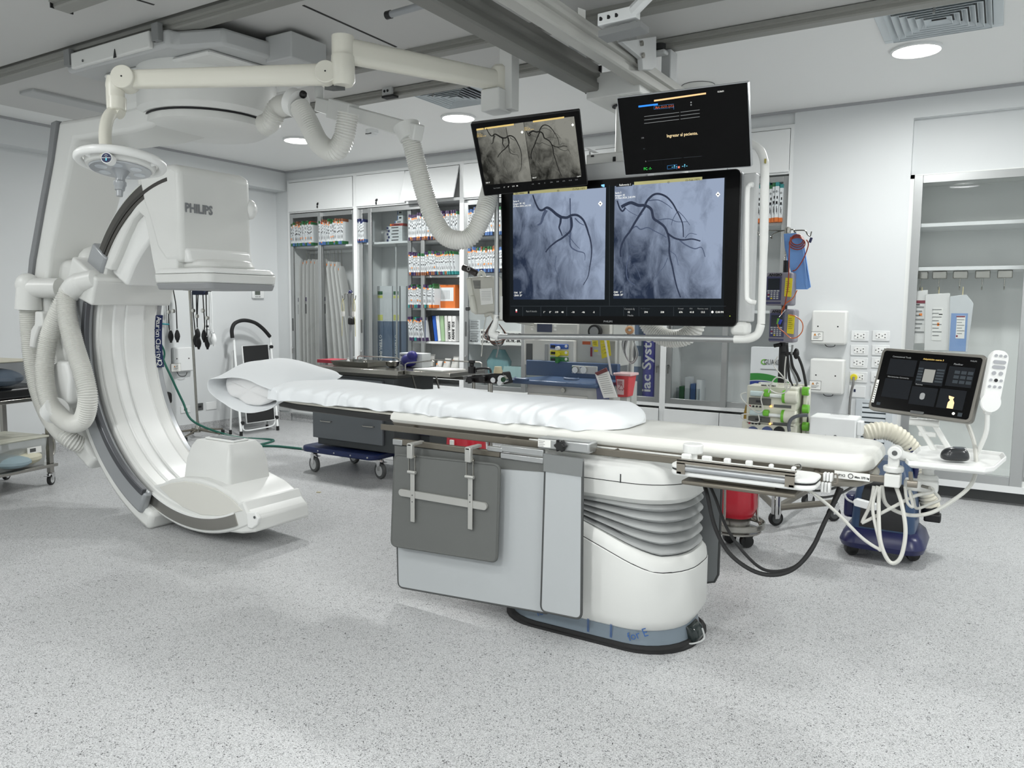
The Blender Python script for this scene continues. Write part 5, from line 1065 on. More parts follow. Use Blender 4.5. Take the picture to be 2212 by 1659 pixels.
def slider(t, x0, x1, z0, z1, y, glass=True, handle=None):
    w = .05
    f = MB().box(x0, y-.012, z0, x0+w, y+.012, z1).box(x1-w, y-.012, z0, x1, y+.012, z1).box(x0+w, y-.012, z0, x1-w, y+.012, z0+w).box(x0+w, y-.012, z1-w, x1-w, y+.012, z1).build('sliding_door', ALU, t, bevel=.002)
    MB().box(x0+w, y-.003, z0+w, x1-w, y+.003, z1-w).build('glass_pane', GLASS, f, flat=True)
    if handle is not None:
        hx_ = x0+.025 if handle < 0 else x1-.025
        MB().slab([(hx_+a, 1.22+b) for a, b in rrect(.022, .16, .011, 5)], y-.015, y-.011).build('recessed_handle', DGREY, f)
        MB().slab([(hx_+a, 1.22+b) for a, b in rrect(.028, .166, .013, 5)], y-.0135, y-.0125).build('handle_rim', CHROME, f)
        MB().cyl((hx_, y-.012, .93), (hx_, y-.022, .93), .012).build('lock', CHROME, f); MB().box(hx_-.006, y-.03, .86, hx_+.004, y-.027, .92).build('hanging_key', STEEL, f)
    return f
def shelf(t, x0, x1, z): return MB().box(x0, YD+.05, z-.012, x1, YBK, z+.012).build('shelf', WPAINT, t, bevel=.002)
z0 = .58; z1 = 2.575
X1, X2, X3, X4 = -7.57, -6.45, -4.93, -3.40
c1 = cabinet('cabinet', 'tall white cabinet with closed glass sliding doors, next to the left wall', X1, X2, .5, upper=1, lower=2)
m1 = by(690, 600).x
slider(c1, X1+.03, m1+.03, z0, z1, YD+.012, handle=-1); slider(c1, m1-.02, X2-.03, z0, z1, YD+.04)
zs = by(700, 533, YD+.1).z; shelf(c1, X1+.03, X2-.03, zs); MB().box(X1+.03, YD+.3, zs-.06, X2-.03, YD+.32, zs-.03).build('hook_rail', WPAINT, c1)
c2 = cabinet('cabinet', 'tall white cabinet whose glass door is slid aside, showing open shelves of packets', X2, X3, .5, upper=2, ajar=True, lower=2)
mA = by(800, 600).x; mB_ = by(912, 600).x
slider(c2, X2+.03, mA+.03+.55, z0, z1, YD+.04, handle=-1); slider(c2, mA-.03, mB_+.03, z0, z1, YD+.012, handle=1)
xd = by(880, 600).x
MB().box(xd-.012, YD+.05, z0, xd+.012, YBK, z1).build('divider_panel', WPAINT, c2)
zsl = by(840, 525, YD+.1).z; shelf(c2, X2+.03, xd-.012, zsl)
zsr = [by(960, yy, YD+.06).z for yy in (520, 597, 668, 741)]
for z in zsr: shelf(c2, xd+.012, X3-.03, z)
shelf(c2, xd+.012, X3-.03, by(960, 817, YD+.06).z); xm = by(843, 600).x; MB().box(xm-.006, YD+.1, z0, xm+.006, YD+.12, zsl).build('inner_post', LGREY, c2)
c3 = cabinet('cabinet', 'tall white glass-door cabinet partly hidden behind the large display, nearer its left edge', X3, X4, .5)
slider(c3, X3+.03, X3+.80, z0, z1, YD+.012, handle=-1); slider(c3, X3+.75, X4-.03, z0, z1, YD+.04)
zs3 = [by(1040, yy, YD+.06).z for yy in (513, 592, 742)]
for z in zs3: shelf(c3, X3+.03, X4-.03, z)
xm4 = by(1432, 800).x
c4 = cabinet('cabinet', 'tall white glass-door cabinet behind the anaesthesia machine', X4, xm4, .5)
slider(c4, X4+.03, X4+.45, z0, z1, YD+.04); slider(c4, X4+.4, xm4-.03, z0, z1, YD+.012, handle=1)
c5 = cabinet('cabinet', 'white glass-door cabinet at the right end of the row, right of the large display', xm4, -1.55, .5)
mm = by(1562, 800).x
slider(c5, xm4+.03, mm+.03, z0, z1, YD+.012, handle=-1); slider(c5, mm-.02, -1.58, z0, z1, YD+.04)
zs5 = by(1680, 484, YD+.06).z; shelf(c5, xm4+.03, -1.58, zs5); shelf(c5, xm4+.03, -1.58, by(1500, 668, YD+.06).z-.02)
for (x, y, tt) in ((685, 441, c1), (812, 433, c2)):
    c = by(x, y, YD-.03); k = MB(); k.cyl(c, c+V(0, .012, 0), .012); k.cbox(c+V(.0, 0, -.03), .016, .004, .03); k.cbox(c+V(.01, 0, .008), .02, .004, .02); k.build('lock_with_key', INK, tt)
# ---------------------------------------------------------------- packets on the shelves
PC = {'purple': (70, 54, 88), 'green': (46, 100, 60), 'blue': (76, 108, 158), 'brown': (128, 84, 62), 'navy': (40, 48, 90), 'teal': (50, 130, 130), 'red': (170, 60, 50), 'black': (36, 36, 38), 'orange': (205, 112, 52)}
PKW = mat('packet_white', (214, 218, 220), .5); PKG = mat('packet_pale', (150, 158, 164), .4)
def packet_proto(top, bot, st, h=.285, w=.017, d=.19, body=PKW):
    m = MB(); m.use(body).box(-w/2, 0, 0, w/2, d, h)
    m.use(mat('pk_'+top, PC[top], .5)).box(-w/2-.0004, -.0008, h-.032, w/2+.0004, d*.5, h+.001)
    m.use(mat('pk_'+bot, PC[bot], .5)).box(-w/2-.0004, -.0008, -.0003, w/2+.0004, d*.5, .036)
    j = random.uniform(-.05, .05)
    m.use(INK).box(-w*.28, -.0012, h*(.50+j), w*.28, 0, h*(.57+j)).box(-w*.05, -.0012, h*(.63+j), w*.3, 0, h*(.70+j)).box(-w*.1, -.0012, h*.24, w*.06, 0, h*.40).box(w*.15, -.0012, h*.2, w*.25, 0, h*.34)
    m.use(PKG).box(-w*.5, -.001, h*.44, w*.5, -.0003, h*.46).box(-w*.5, -.001, h*.76, w*.5, -.0003, h*.775)
    m.use(GREY).box(-w*.3, -.0012, h*.74, w*.1, 0, h*.80)
    if st: m.use(ORANGE).box(-w*.42, -.0016, h*(.82 if st == 1 else .3 if st == 2 else .08), w*.42, 0, h*(.88 if st == 1 else .35 if st == 2 else .13))
    return m.build('catheter_packet', None, sharp=30)
protos = {}
def rowp(x0, x1, z, kinds, where, group, h=.29, w=.017, d=.19, lean=0, y=YD+.09, body=PKW, extra=''):
    x = x0; i = 0
    while x < x1-.01:
        top, bot, st = kinds[random.randrange(len(kinds))]
        k = (top, bot, st, h, w, d, body.name)
        lb = '%s-topped %s-footed packet%s %s' % (top, bot, ('' if not st else ', orange-stickered,'), where)
        if k not in protos: o = packet_proto(top, bot, st, h, w, d, body); protos[k] = o
        else: o = protos[k].copy(); sc.collection.objects.link(o)
        o.location = (x+w/2, y+random.uniform(-.012, .012), z+.0125+(0 if not lean else .004)); o.scale = (1, 1, random.uniform(.93, 1.04))
        o.rotation_euler = (0, lean+random.uniform(-.02, .02), 0); tag(o, lb, 'packet', group); o['group'] = group+' ('+top+' and '+bot+(' stickered' if st else '')+')'
        x += (w+random.uniform(.002, .006)); i += 1
g1 = [('purple', 'brown', 1), ('purple', 'purple', 1), ('green', 'brown', 0), ('purple', 'navy', 2), ('purple', 'brown', 3)]
g2 = [('green', 'blue', 0), ('brown', 'blue', 1), ('green', 'green', 2), ('red', 'blue', 3), ('brown', 'green', 1)]
g3 = [('blue', 'blue', 1), ('brown', 'navy', 1), ('blue', 'black', 0), ('green', 'blue', 2)]
X0c = X1+.05
rowp(by(641, 500, YD+.09).x, by(690, 500, YD+.09).x-.02, zs, g2, 'on the shelf behind the leftmost pane', 'packets behind the leftmost pane')
rowp(by(702, 500, YD+.09).x, by(752, 500, YD+.09).x, zs, g2, 'on the shelf behind the second pane', 'packets behind the second pane')
rowp(by(781, 500, YD+.09).x, by(797, 500, YD+.09).x, zsl, [('navy', 'navy', 0), ('navy', 'blue', 3)], 'on the half-empty shelf of the second cabinet', 'packets on the half-empty shelf', h=.26)
rowp(xd+.02, X3-.05, zsr[0], g1, 'on the highest open shelf', 'packets on the highest open shelf')
rowp(xd+.02, by(930, 560, YD+.09).x, zsr[1], g1, 'upright on the second open shelf', 'upright packets on the second open shelf', h=.25)
rowp(by(935, 560, YD+.09).x, X3-.07, zsr[1], g1+g1[:2]+[('green', 'teal', 1)], 'leaning right on the second open shelf', 'leaning packets on the second open shelf', h=.255, lean=-.16)
rowp(xd+.02, by(938, 640, YD+.09).x, zsr[2], [('purple', 'teal', 1), ('green', 'purple', 2), ('purple', 'brown', 1)], 'on the third open shelf left of the orange box', 'packets on the third open shelf', h=.25)
rowp(by(938, 640, YD+.09).x, by(950, 640, YD+.09).x, zsr[2], [('green', 'orange', 3)], 'touching the big orange box', 'orange-footed packets beside the orange box', h=.255)
rowp(xd+.03, by(928, 700, YD+.09).x, zsr[3], [('teal', 'purple', 1), ('purple', 'purple', 1), ('green', 'teal', 1)], 'leaning on the fourth open shelf', 'leaning packets on the fourth open shelf', h=.26, lean=-.12)
rowp(X3+.09, X4-.6, zs3[0], g3, 'on the upper shelf left of the display', 'packets on the shelf left of the display')
rowp(X3+.09, X4-.6, zs3[1], g3, 'on the lower shelf left of the display', 'packets on the second shelf left of the display', h=.26, lean=-.05)
rowp(by(1635, 450, YD+.09).x, by(1694, 450, YD+.09).x, zs5, [('teal', 'orange', 0), ('green', 'orange', 0)], 'in the cabinet right of the large display', 'packets right of the display', h=.33, w=.026)
p0 = by(1670, 440, YD+.08)
# lying boxes in the second cabinet
BX1 = [(0, 'flat white box with blue end'), (1, '')]
sx0, sx1 = by(838, 515, YD+.12).x, by(873, 515, YD+.12).x
def flatbox(x0, x1, z, h, mt, end, label, y=YD+.10, d=.18):
    m = MB(); m.use(mt).box(x0, y, z, x1, y+d, z+h); m.use(INK).box(x0+(x1-x0)*.3, y-.001, z+h*.35, x0+(x1-x0)*.75, y, z+h*.65); m.use(end).box(x0-.0005, y-.0008, z+h*.1, x0+(x1-x0)*.12, y+.02, z+h*.9)
    return tag(m.build('carton', None), label, 'box', 'cartons lying in the second cabinet')
z = zsl+.013
for k in range(5): flatbox(sx0+.02*(k % 2), sx1-.01, z, .034, PKW, mat('pk_navy', PC['navy']), 'flat white carton with a navy end, number %s from the bottom of the lying stack' % ('one', 'two', 'three', 'four', 'five')[k]); z += .0352
flatbox(sx0+.05, sx1, z, .026, mat('pk_red', PC['red']), ORANGE, 'flat red carton on top of the lying white cartons'); z += .027
flatbox(sx0+.12, sx1, z, .03, PKW, mat('pk_blue', PC['blue']), 'flat white carton above the red one'); z += .031
flatbox(sx0+.16, sx1, z, .06, PKW, mat('pk_blue', PC['blue']), 'white and blue carton below the topmost one'); z += .061
flatbox(sx0+.16, sx1, z, .055, PKW, mat('pk_blue', PC['blue']), 'white and blue carton topmost of the lying stack')
# orange box
a, b = by(950, 660, YD+.1), by(983, 615, YD+.1)
ob = thing('carton', 'large bright orange carton with white label on the third open shelf', 'box', (a.x, YD+.1, zsr[2]+.012))
MB().box(a.x, YD+.10, zsr[2]+.0125, b.x, YD+.3, b.z).build('carton_body', mat('pk_orange', PC['orange'], .5), ob)
MB().box(a.x+.01, YD+.0985, a.z+.05, b.x-.02, YD+.1, b.z-.03).build('carton_label', PKW, ob)
for k in range(7): MB().box(a.x+.02+k*.018, YD+.097, a.z+.07, a.x+.025+k*.018, YD+.0985, b.z-.06).build('label_print', GREY, ob)
# binders on the fourth shelf
xx = by(931, 700, YD+.09).x
for i, (col, w, ln_, s_, lb) in enumerate((((34, 34, 36), .045, -.16, '', 'black binder leaning at the left of the binders'), ((40, 90, 180), .04, -.14, '', 'blue binder leaning between black and white ones'), ((225, 228, 226), .04, -.12, '', 'white binder leaning right of the blue one'), ((160, 190, 150), .045, -.09, '', 'pale green binder leaning on the fourth open shelf'), ((215, 215, 212), .035, -.05, '', 'light grey slim binder right of the green one'), ((232, 232, 230), .045, -.02, 'ASAHI  VARIOS', 'white binder with handwritten ASAHI VARIOS on the spine'), ((226, 226, 224), .045, 0, 'ASAHI  D.E', 'white binder with handwritten letters at the right end of the shelf'))):
    t = thing('binder', lb, 'binder', (xx+w/2, YD+.09, zsr[3]+.018), 'binders on the fourth open shelf')
    MB().cbox((xx+w/2, YD+.20, zsr[3]+.018+.14), w, .22, .28).build('binder_cover', mat('binder_%d' % i, col, .5), t, bevel=.003)
    if s_: text(s_, (xx+w*.68, YD+.088, zsr[3]+.04), .042, t, INK, right=(0, 0, 1), up=(-1, 0, 0), bold=.03, name='spine_text', width=.2)
    t.rotation_euler = (0, ln_, 0); xx += w+.007
# bags on the lowest open shelf
bz = by(960, 817, YD+.06).z+.014
BAG = mat('pouch_film', (214, 214, 210), .25)
for i, (x, hh, ww) in enumerate(((912, .2, .10), (930, .24, .1), (948, .17, .08), (965, .2, .09), (983, .23, .09))):
    c = by(x, 790, YD+.14); m = MB().use(BAG); m.loft([[(c.x+a*ww*.5, YD+.14+b*.03, bz) for a, b in rrect(2, 2, .8, 3)], [(c.x+a*ww*.5, YD+.14+b*.04, bz+hh*.5) for a, b in rrect(2, 2, .8, 3)], [(c.x+.01+a*ww*.45, YD+.15+b*.012, bz+hh*.9) for a, b in rrect(2, 2, .8, 3)], [(c.x+.015+a*ww*.5, YD+.15+b*.003, bz+hh) for a, b in rrect(2, 2, .8, 3)]])
    m.use(ORANGE).cbox((c.x, YD+.105, bz+hh*.8), .02, .003, .014)
    tag(m.build('medical_pouch', None), 'clear plastic pouch standing on the lowest open shelf, %s from the left' % ('first', 'second', 'third', 'fourth', 'fifth')[i], 'pouch', 'pouches on the lowest open shelf')
# tall white hanging pouches in the first cabinet
PW = mat('pouch_white', (208, 208, 206), .35, bump=.2, bscale=30)
for i, (x, yt, yb_, wpx, ln_) in enumerate(((654, 562, 800, 11, 0), (664, 562, 800, 8, 0), (672, 560, 800, 8, 0), (681, 560, 800, 7, .0), (689, 561, 800, 6, .01), (706, 558, 800, 7, .05), (715, 565, 800, 9, .07), (724, 566, 800, 8, .08), (732, 566, 800, 8, .09), (740, 575, 800, 6, .10))):
    a, b = by(x-wpx/2, yt, YD+.2), by(x+wpx/2, yb_, YD+.2); zt_, zb_ = a.z, .64
    w = b.x-a.x; m = MB(); m.use(PW)
    m.loft([[(a.x-ln_*0+w*(.5+u*.42), YD+.2+v*.06, zt_) for u, v in rrect(1, 1, .2, 3)], [(a.x+w*(.5+u*.5), YD+.2+v*.13, zt_-.08) for u, v in rrect(1, 1, .25, 3)], [(a.x+ln_*1.2+w*(.5+u*.55), YD+.2+v*.16, (zt_+zb_)/2) for u, v in rrect(1, 1, .25, 3)], [(a.x+ln_*2+w*(.5+u*.6), YD+.2+v*.16, zb_) for u, v in rrect(1, 1, .25, 3)]])
    if i in (0, 2, 5): m.use(mat('pk_purple', PC['purple'])).cbox((a.x+w*.5+ln_, YD+.118, zt_-.50), w*.6, .004, .05); m.use(INK).cbox((a.x+w*.5+ln_*1.1, YD+.115, zt_-.62), w*.4, .004, .12)
    m.use(ORANGE).cbox((a.x+w*.5, YD+.14, zt_-.04), w*.25, .004, .025); m.use(STEEL).cyl((a.x+w*.5, YD+.2, zt_-.01), (a.x+w*.5, YD+.2, zs-.04), .004, seg=6)
    tag(m.build('hanging_pouch', None), 'long white sterile pouch hanging %s in the cabinet beside the left wall' % (('leftmost', 'second', 'third', 'fourth', 'fifth', 'sixth', 'seventh', 'eighth', 'ninth', 'rightmost')[i]), 'pouch', 'long pouches hanging in the first cabinet')
# grey-blue upright cartons with white top
for i, (x, w, ty) in enumerate(((822, 14, 618), (838, 20, 618), (856, 14, 618), (872, 12, 618))):
    face = i in (0, 2)
    a, b = by(x-w/2, ty, YD+.16), by(x+w/2, 800, YD+.16); ccol = mat('carton_slate', (104, 120, 142), .5)
    t = thing('carton', 'tall slate and white carton lettered TERUMO, %s of two' % ('left one' if i == 0 else 'right one') if face else 'tall slate carton seen edge-on, %s' % ('between the two lettered ones' if i == 1 else 'right of both lettered ones'), 'box', (a.x, YD+.16, z0+.03), 'tall cartons in the second cabinet')
    MB().box(a.x, YD+.16, z0+.02, b.x, YD+.30, a.z).build('carton_body', ccol, t)
    MB().box(a.x-.001, YD+.158, by(x, 694, YD+.16).z, b.x+.001, YD+.302, a.z+.001).build('carton_top', PKW, t)
    if face:
        MB().box(a.x+.008, YD+.156, a.z-.10, b.x-.008, YD+.158, a.z-.06).build('green_patch', mat('pk_green', PC['green']), t); MB().box(a.x+.008, YD+.156, a.z-.14, b.x-.008, YD+.158, a.z-.11).build('yellow_patch', mat('pale_yellow', (215, 218, 120), .5), t)
        MB().box(a.x+.008, YD+.156, by(x, 692, YD+.16).z, b.x-.008, YD+.158, by(x, 680, YD+.16).z).build('yellow_patch', mat('pale_yellow', (215, 218, 120), .5), t)
        text('TERUMO', (a.x+(b.x-a.x)*.33, YD+.157, by(x, 732, YD+.16).z), .055, t, WPAINT, right=(0, 0, -1), up=(1, 0, 0), bold=.03, name='carton_text', width=.26)
        c = V((a.x+b.x)/2, YD+.157, by(x, 727, YD+.16).z); MB().tube([c+V(.017*math.cos(k*.628), 0, .017*math.sin(k*.628)) for k in range(10)], .003, 6, raw=True, closed=True).build('carton_emblem', WPAINT, t)
# handwritten signs and small cartons in the third cabinet
for (x0, y0, x1, y1, s_, lb) in ((1038, 712, 1085, 745, 'INTRO', 'white sheet handwritten INTRO RADIAL 5FR taped to the shelf'), (1092, 716, 1130, 745, 'FEMORAL', 'white sheet handwritten FEMORAL 7FR 8FR taped to the shelf')):
    a, b = by(x0, y1, YD+.045), by(x1, y0, YD+.045); t = thing('paper_sign', lb, 'sign', (a.x, YD+.045, a.z), 'handwritten shelf signs')
    MB().box(a.x, YD+.04, a.z, b.x, YD+.043, b.z).build('sheet', PAPER, t)
    for k, s2 in enumerate(((s_, 'DUCTORES', '5FR.-6FR.') if s_ == 'INTRO' else ('FEMORALES', '6FR.-7FR. - 8FR.'))): text(s2, (a.x+.01, YD+.0395, b.z-.045-k*(.05 if s_ == 'INTRO' else .07)), .035, t, INK, bold=.04, name='handwriting', width=(b.x-a.x)*.85)
for i, (y0, y1, s_) in enumerate(((691, 716, ''), (717, 742, 'Slender'))):
    a, b = by(1015, y1, YD+.08), by(1037, y0, YD+.08); t = thing('carton', 'small white carton with diagrams, %s, left of the display' % ('upper of two' if i == 0 else 'lower one handwritten Slender'), 'box', (a.x, YD+.08, a.z+.002), 'small diagram cartons')
    MB().box(a.x, YD+.08, a.z+.002, b.x, YD+.2, b.z).build('carton_body', PKW, t)
    for k in range(5): MB().box(a.x+.01, YD+.078, b.z-.02-k*.018, b.x-.02-.015*(k % 2), YD+.08, b.z-.014-k*.018).build('print', GREY, t)
    if s_: text(s_, (a.x+.005, YD+.078, a.z+.01), .035, t, INK, bold=.03, name='handwriting', width=.1)
# slim white cartons + clear bins lower
for i, (x, y, w, h_, mt, lb) in enumerate(((1078, 780, .16, .14, mat('teal_film', (120, 160, 165), .2), 'crumpled teal drape bag behind the black valve assembly'), (1110, 795, .3, .10, mat('bin_aqua', (170, 200, 200), .2), 'pale aqua plastic bin at the cabinet bottom'))):
    c = by(x, y, YD+.2); m = MB().loft([[(c.x+a*w, c.y+b*.07, c.z-h_) for a, b in rrect(1.6, 1.6, .6, 4)], [(c.x+a*w, c.y+b*.08, c.z) for a, b in rrect(1.8, 1.7, .6, 4)], [(c.x+a*w*.6, c.y+b*.05, c.z+h_*.9) for a, b in rrect(1.4, 1.4, .5, 4)]]) if i == 0 else MB().loft([[(c.x+a*w, c.y+b*.1, c.z-h_) for a, b in rrect(1, 1, .1, 4)], [(c.x+a*w, c.y+b*.11, c.z+.02) for a, b in rrect(1.1, 1, .1, 4)]])
    tag(m.build('drape_bag' if i == 0 else 'plastic_bin', mt), lb, 'bag' if i == 0 else 'bin')
# bin with green and blue packets behind the right glass door
a = by(1462, 862, YD+.15); zf_ = z0+.03
t = thing('plastic_bin', 'clear bin with green and white packets behind the glass door under the large display', 'bin', (a.x, YD+.15, z0))
w = by(1512, 862, YD+.15).x-a.x
MB().box(a.x, YD+.12, z0, a.x+w, YD+.124, z0+.14).box(a.x, YD+.3, z0, a.x+w, YD+.304, z0+.14).box(a.x, YD+.12, z0, a.x+.004, YD+.3, z0+.14).box(a.x+w-.004, YD+.12, z0, a.x+w, YD+.3, z0+.14).build('bin_wall', CLEAR, t, flat=True)
for k, (mt, hh) in enumerate(((mat('pk_green', PC['green']), .15), (PKW, .24), (mat('pk_blue', PC['blue']), .18), (PKW, .22))): MB().box(a.x+.02+k*.055, YD+.15, z0+.005, a.x+.065+k*.055, YD+.27, z0+hh).build('packet', mt, t)
# purple banner box (vertical lettering) behind the glass
a, b = by(1391, 880, YD+.1), by(1412, 690, YD+.1)
t = thing('carton', 'tall purple carton with white vertical lettering in the cabinet under the large display', 'box', (a.x, YD+.1, .62))
MB().box(a.x-.02, YD+.1, z0+.01, b.x+.01, YD+.22, 1.42).build('carton_body', mat('banner_purple', (84, 84, 160), .5), t)
text('iac Systems', (b.x-.015, YD+.098, .66), .13, t, WPAINT, right=(0, 0, 1), up=(-1, 0, 0), bold=.02, name='carton_text', width=.72)
t = thing('carton', 'tall slate-blue carton left of the purple lettered one', 'box', (a.x-.12, YD+.12, z0))
MB().box(a.x-.14, YD+.12, z0+.01, a.x-.03, YD+.22, 1.45).build('carton_body', mat('carton_slate', (104, 120, 142), .5), t)
for k in range(3): MB().box(a.x-.13, YD+.118, 1.30-k*.2, a.x-.05, YD+.12, 1.4-k*.2).build('carton_label', PKW, t)
# ================================================================ GLASS WARDROBE RIGHT
gx0 = NX+.0; 
t = thing('glass_wardrobe', 'large white glass-fronted wardrobe with shelves and hooks at the right edge', 'wardrobe', (gx0, YD, .1))
YW2 = YD+.50
MB().box(gx0, YD, .13, gx0+.03, YW2, 2.5).box(gx0, YW2, .13, XR-.3, YW2+.01, 2.5).box(gx0, YD, .13, XR-.3, YW2, .19).box(gx0, YD, 2.47, XR-.3, YW2, 2.5).box(XR-.33, YD, .13, XR-.3, YW2, 2.5).build('carcass', CABIN, t)
MB().box(gx0, YD-.02, .10, XR-.3, YD, .15).build('bottom_rail', WPAINT, t)
MB().box(gx0, YD+.1, 0, XR-.3, YD+.12, .13).build('plinth', DGREY, t)
xr = px(2200, 900, Y=YD).x
f = MB().box(gx0+.03, YD-.015, .15, gx0+.09, YD+.01, 2.49).box(xr-.03, YD-.015, .15, xr+.05, YD+.01, 2.49).box(gx0+.09, YD-.015, .15, xr-.03, YD+.01, .22).box(gx0+.09, YD-.015, 2.43, xr-.03, YD+.01, 2.49).build('sliding_door', ALU, t, bevel=.002)
MB().box(gx0+.09, YD-.004, .22, xr-.03, YD+.002, 2.43).build('glass_pane', GLASS, f, flat=True)
f2 = MB().box(xr+.0, YD+.02, .15, xr+.06, YD+.04, 2.49).box(XR-.4, YD+.02, .15, XR-.33, YD+.04, 2.49).box(xr+.06, YD+.02, .15, XR-.4, YD+.04, .22).box(xr+.06, YD+.02, 2.43, XR-.4, YD+.04, 2.49).build('sliding_door', ALU, t, bevel=.002)
MB().box(xr+.06, YD+.028, .22, XR-.4, YD+.032, 2.43).build('glass_pane', GLASS, f2, flat=True)
zq = [px(2000, 487, Y=YD+.06).z, px(2000, 581, Y=YD+.06).z]
for z in zq: MB().box(gx0+.03, YD+.05, z-.014, XR-.33, YW2, z+.014).build('shelf', WPAINT, t, bevel=.002)
for i, x in enumerate((1990, 2030, 2075, 2123, 2171)):
    c = px(x, 594, Y=YD+.16); f = MB().box(c.x-.05, YD+.12, zq[1]-.075, c.x+.05, YD+.2, zq[1]-.015).build('hook_plate', STEEL, t, bevel=.006)
    MB().tube([(c.x, YD+.12, zq[1]-.08), (c.x, YD+.12, zq[1]-.15), (c.x, YD+.10, zq[1]-.16), (c.x, YD+.08, zq[1]-.14)], .005, 6).build('hook', STEEL, f)
POU = mat('pouch_clear_white', (228, 228, 226), .25)
for i, (L, mt, lb) in enumerate((([(1972, 630), (2004, 626), (2005, 742), (1972, 742)], POU, 'white pouch with red stripe and printed labels, leftmost on the wardrobe hooks'), ([(1999, 636), (2052, 633), (2050, 757), (1996, 757)], POU, 'white hanging pouch with printed diagram, between the red-striped and the blue one'), ([(2052, 640), (2088, 636), (2103, 655), (2090, 761), (2048, 758)], mat('pouch_grey_film', (206, 210, 212), .2), 'clear hanging pouch with blue insert, rightmost on the wardrobe hooks'))):
    yy = YD+.10-.012*i
    P = [px(x, y, Y=yy) for x, y in L]; c = sum(P, V(0, 0, 0))/len(P)
    t2 = thing('hanging_pouch', lb, 'pouch', (c.x, yy, P[-1].z), 'pouches hanging in the wardrobe')
    MB().loft([P, [p+V(0, .012, 0) for p in P]]).build('pouch_body', mt, t2, bevel=.003)
    lay = [0]
    def pr_(x0, y0, x1, y1, m_, n):
        k = 3 if n in ('print', 'sticker') else 2 if n == 'printed_label' or n == 'red_stripe' else 1
        if n == 'red_stripe' and i == 2: k = 3
        a, b = px(x0, y1, Y=yy-.002), px(x1, y0, Y=yy-.002); MB().box(a.x, yy-.001-.0015*k, a.z, b.x, yy-.0005, b.z).build(n, m_, t2)
    if i == 0: pr_(1975, 649, 1999, 655, mat('maroon', (130, 40, 60)), 'red_stripe'); [pr_(1976, 662+k*9, 1996-(k % 3)*4, 664+k*9, GREY, 'print') for k in range(7)]; pr_(1985, 677, 1992, 682, ORANGE, 'sticker'); pr_(1975, 657, 1987, 659, INK, 'print')
    if i == 1: pr_(2012, 665, 2037, 735, PAPER, 'printed_label'); [pr_(2014, 668+k*8, 2034-(k % 2)*6, 669.5+k*8, GREY, 'print') for k in range(8)]; pr_(2024, 697, 2029, 704, ORANGE, 'sticker'); pr_(2028, 678, 2036, 680, INK, 'print')
    if i == 2: pr_(2050, 677, 2091, 758, mat('insert_blue', (130, 160, 205), .5), 'blue_insert'); a_ = [pr_(2064, 682, 2086, 731, PAPER, 'printed_label')]; pr_(2066, 682.5, 2085, 685, mat('maroon', (130, 40, 60)), 'red_stripe'); [pr_(2067, 690+k*6, 2083-(k % 2)*5, 691+k*6, GREY, 'print') for k in range(6)]; pr_(2065, 724, 2069, 728, mat('maroon', (130, 40, 60)), 'print')
    MB().tube([V(c.x+.0, yy+.006, max(p.z for p in P)-.02), V(c.x, YD+.10, zq[1]-.14)], .004, 6, raw=True).build('hanging_loop', mat('rubber_band', (200, 190, 150), .5), t2)
# ================================================================ LEFT WALL AND CORNER
def caster(t, x, y, r=.05, w=.025, top=.12, ang=.4, tyre=RUBBER, hub=LGREY, fork=CHROME, name='caster', brake=False):
    """a caster as a part with wheel and hub below it"""
    d = V(math.cos(ang), math.sin(ang), 0); n = V(-d.y, d.x, 0); c = V(x, y, r)
    f = MB(); f.cyl(V(x, y, top)-d*-.02, V(x, y, top-.02), .022, seg=12)
    for s_ in (-1, 1): f.prism([c+n*s_*(w/2+.004)+d*.015, V(x, y, top-.02)+d*.035+n*s_*(w/2+.004), V(x, y, top-.02)-d*.02+n*s_*(w/2+.004), c+n*s_*(w/2+.004)-d*.015], n*s_*.003)
    f.cyl(V(x, y, top-.024)+d*.0, V(x, y, top-.014), .028, seg=12)
    if brake: f.prism([V(x, y, top-.03)-d*.03-n*.015, V(x, y, top-.03)-d*.07-n*.02, V(x, y, top-.03)-d*.07+n*.02, V(x, y, top-.03)-d*.03+n*.015], (0, 0, .006))
    fo = f.build(name, fork, t)
    MB().lathe([(r*.6, -w/2), (r*.96, -w/2), (r, -w*.3), (r, w*.3), (r*.96, w/2), (r*.6, w/2)], c, n, seg=24).build('wheel', tyre, fo)
    MB().lathe([(.006, -w/2-.003), (r*.66, -w/2-.001), (r*.66, w/2+.001), (.006, w/2+.003)], c, n, seg=20).build('hub', hub, fo)
    return fo
# trolley at the far left
zt_ = px(0, 862, X=-6.7).z
N_ = px(126, 1001, Z=.17); O_ = px(0, 1027, Z=.17); dv = (O_-N_); dv.z = 0; dv.normalize(); wv = V(dv.y, -dv.x, 0)
wv = wv if wv.x < 0 else -wv
tz_ = px(64, 850, Z=.80)
hz = .17+ (px(66, 850, d=(N_-CAM).dot(FW)).z - N_.z)
tl_ = thing('steel_trolley', 'stainless steel trolley with black padded top at the left edge of the room', 'trolley', (N_.x, N_.y, 0))
Wd, Ln = .58, 1.7
def tp(a, b, z): p = N_+dv*a+wv*b; return V(p.x, p.y, z)
top_ = px(75, 858, X=tp(.15, 0, 0).x).z
for (a, b) in ((.04, .04), (.04, Wd-.04), (Ln, .04), (Ln, Wd-.04)):
    p = tp(a, b, 0); MB().prism([tp(a-.018, b-.018, .10), tp(a+.018, b-.018, .10), tp(a+.018, b+.018, .10), tp(a-.018, b+.018, .10)], (0, 0, top_-.10)).build('leg', STEEL, tl_)
    caster(tl_, p.x, p.y, .045, top=.11, ang=2.2, brake=True)
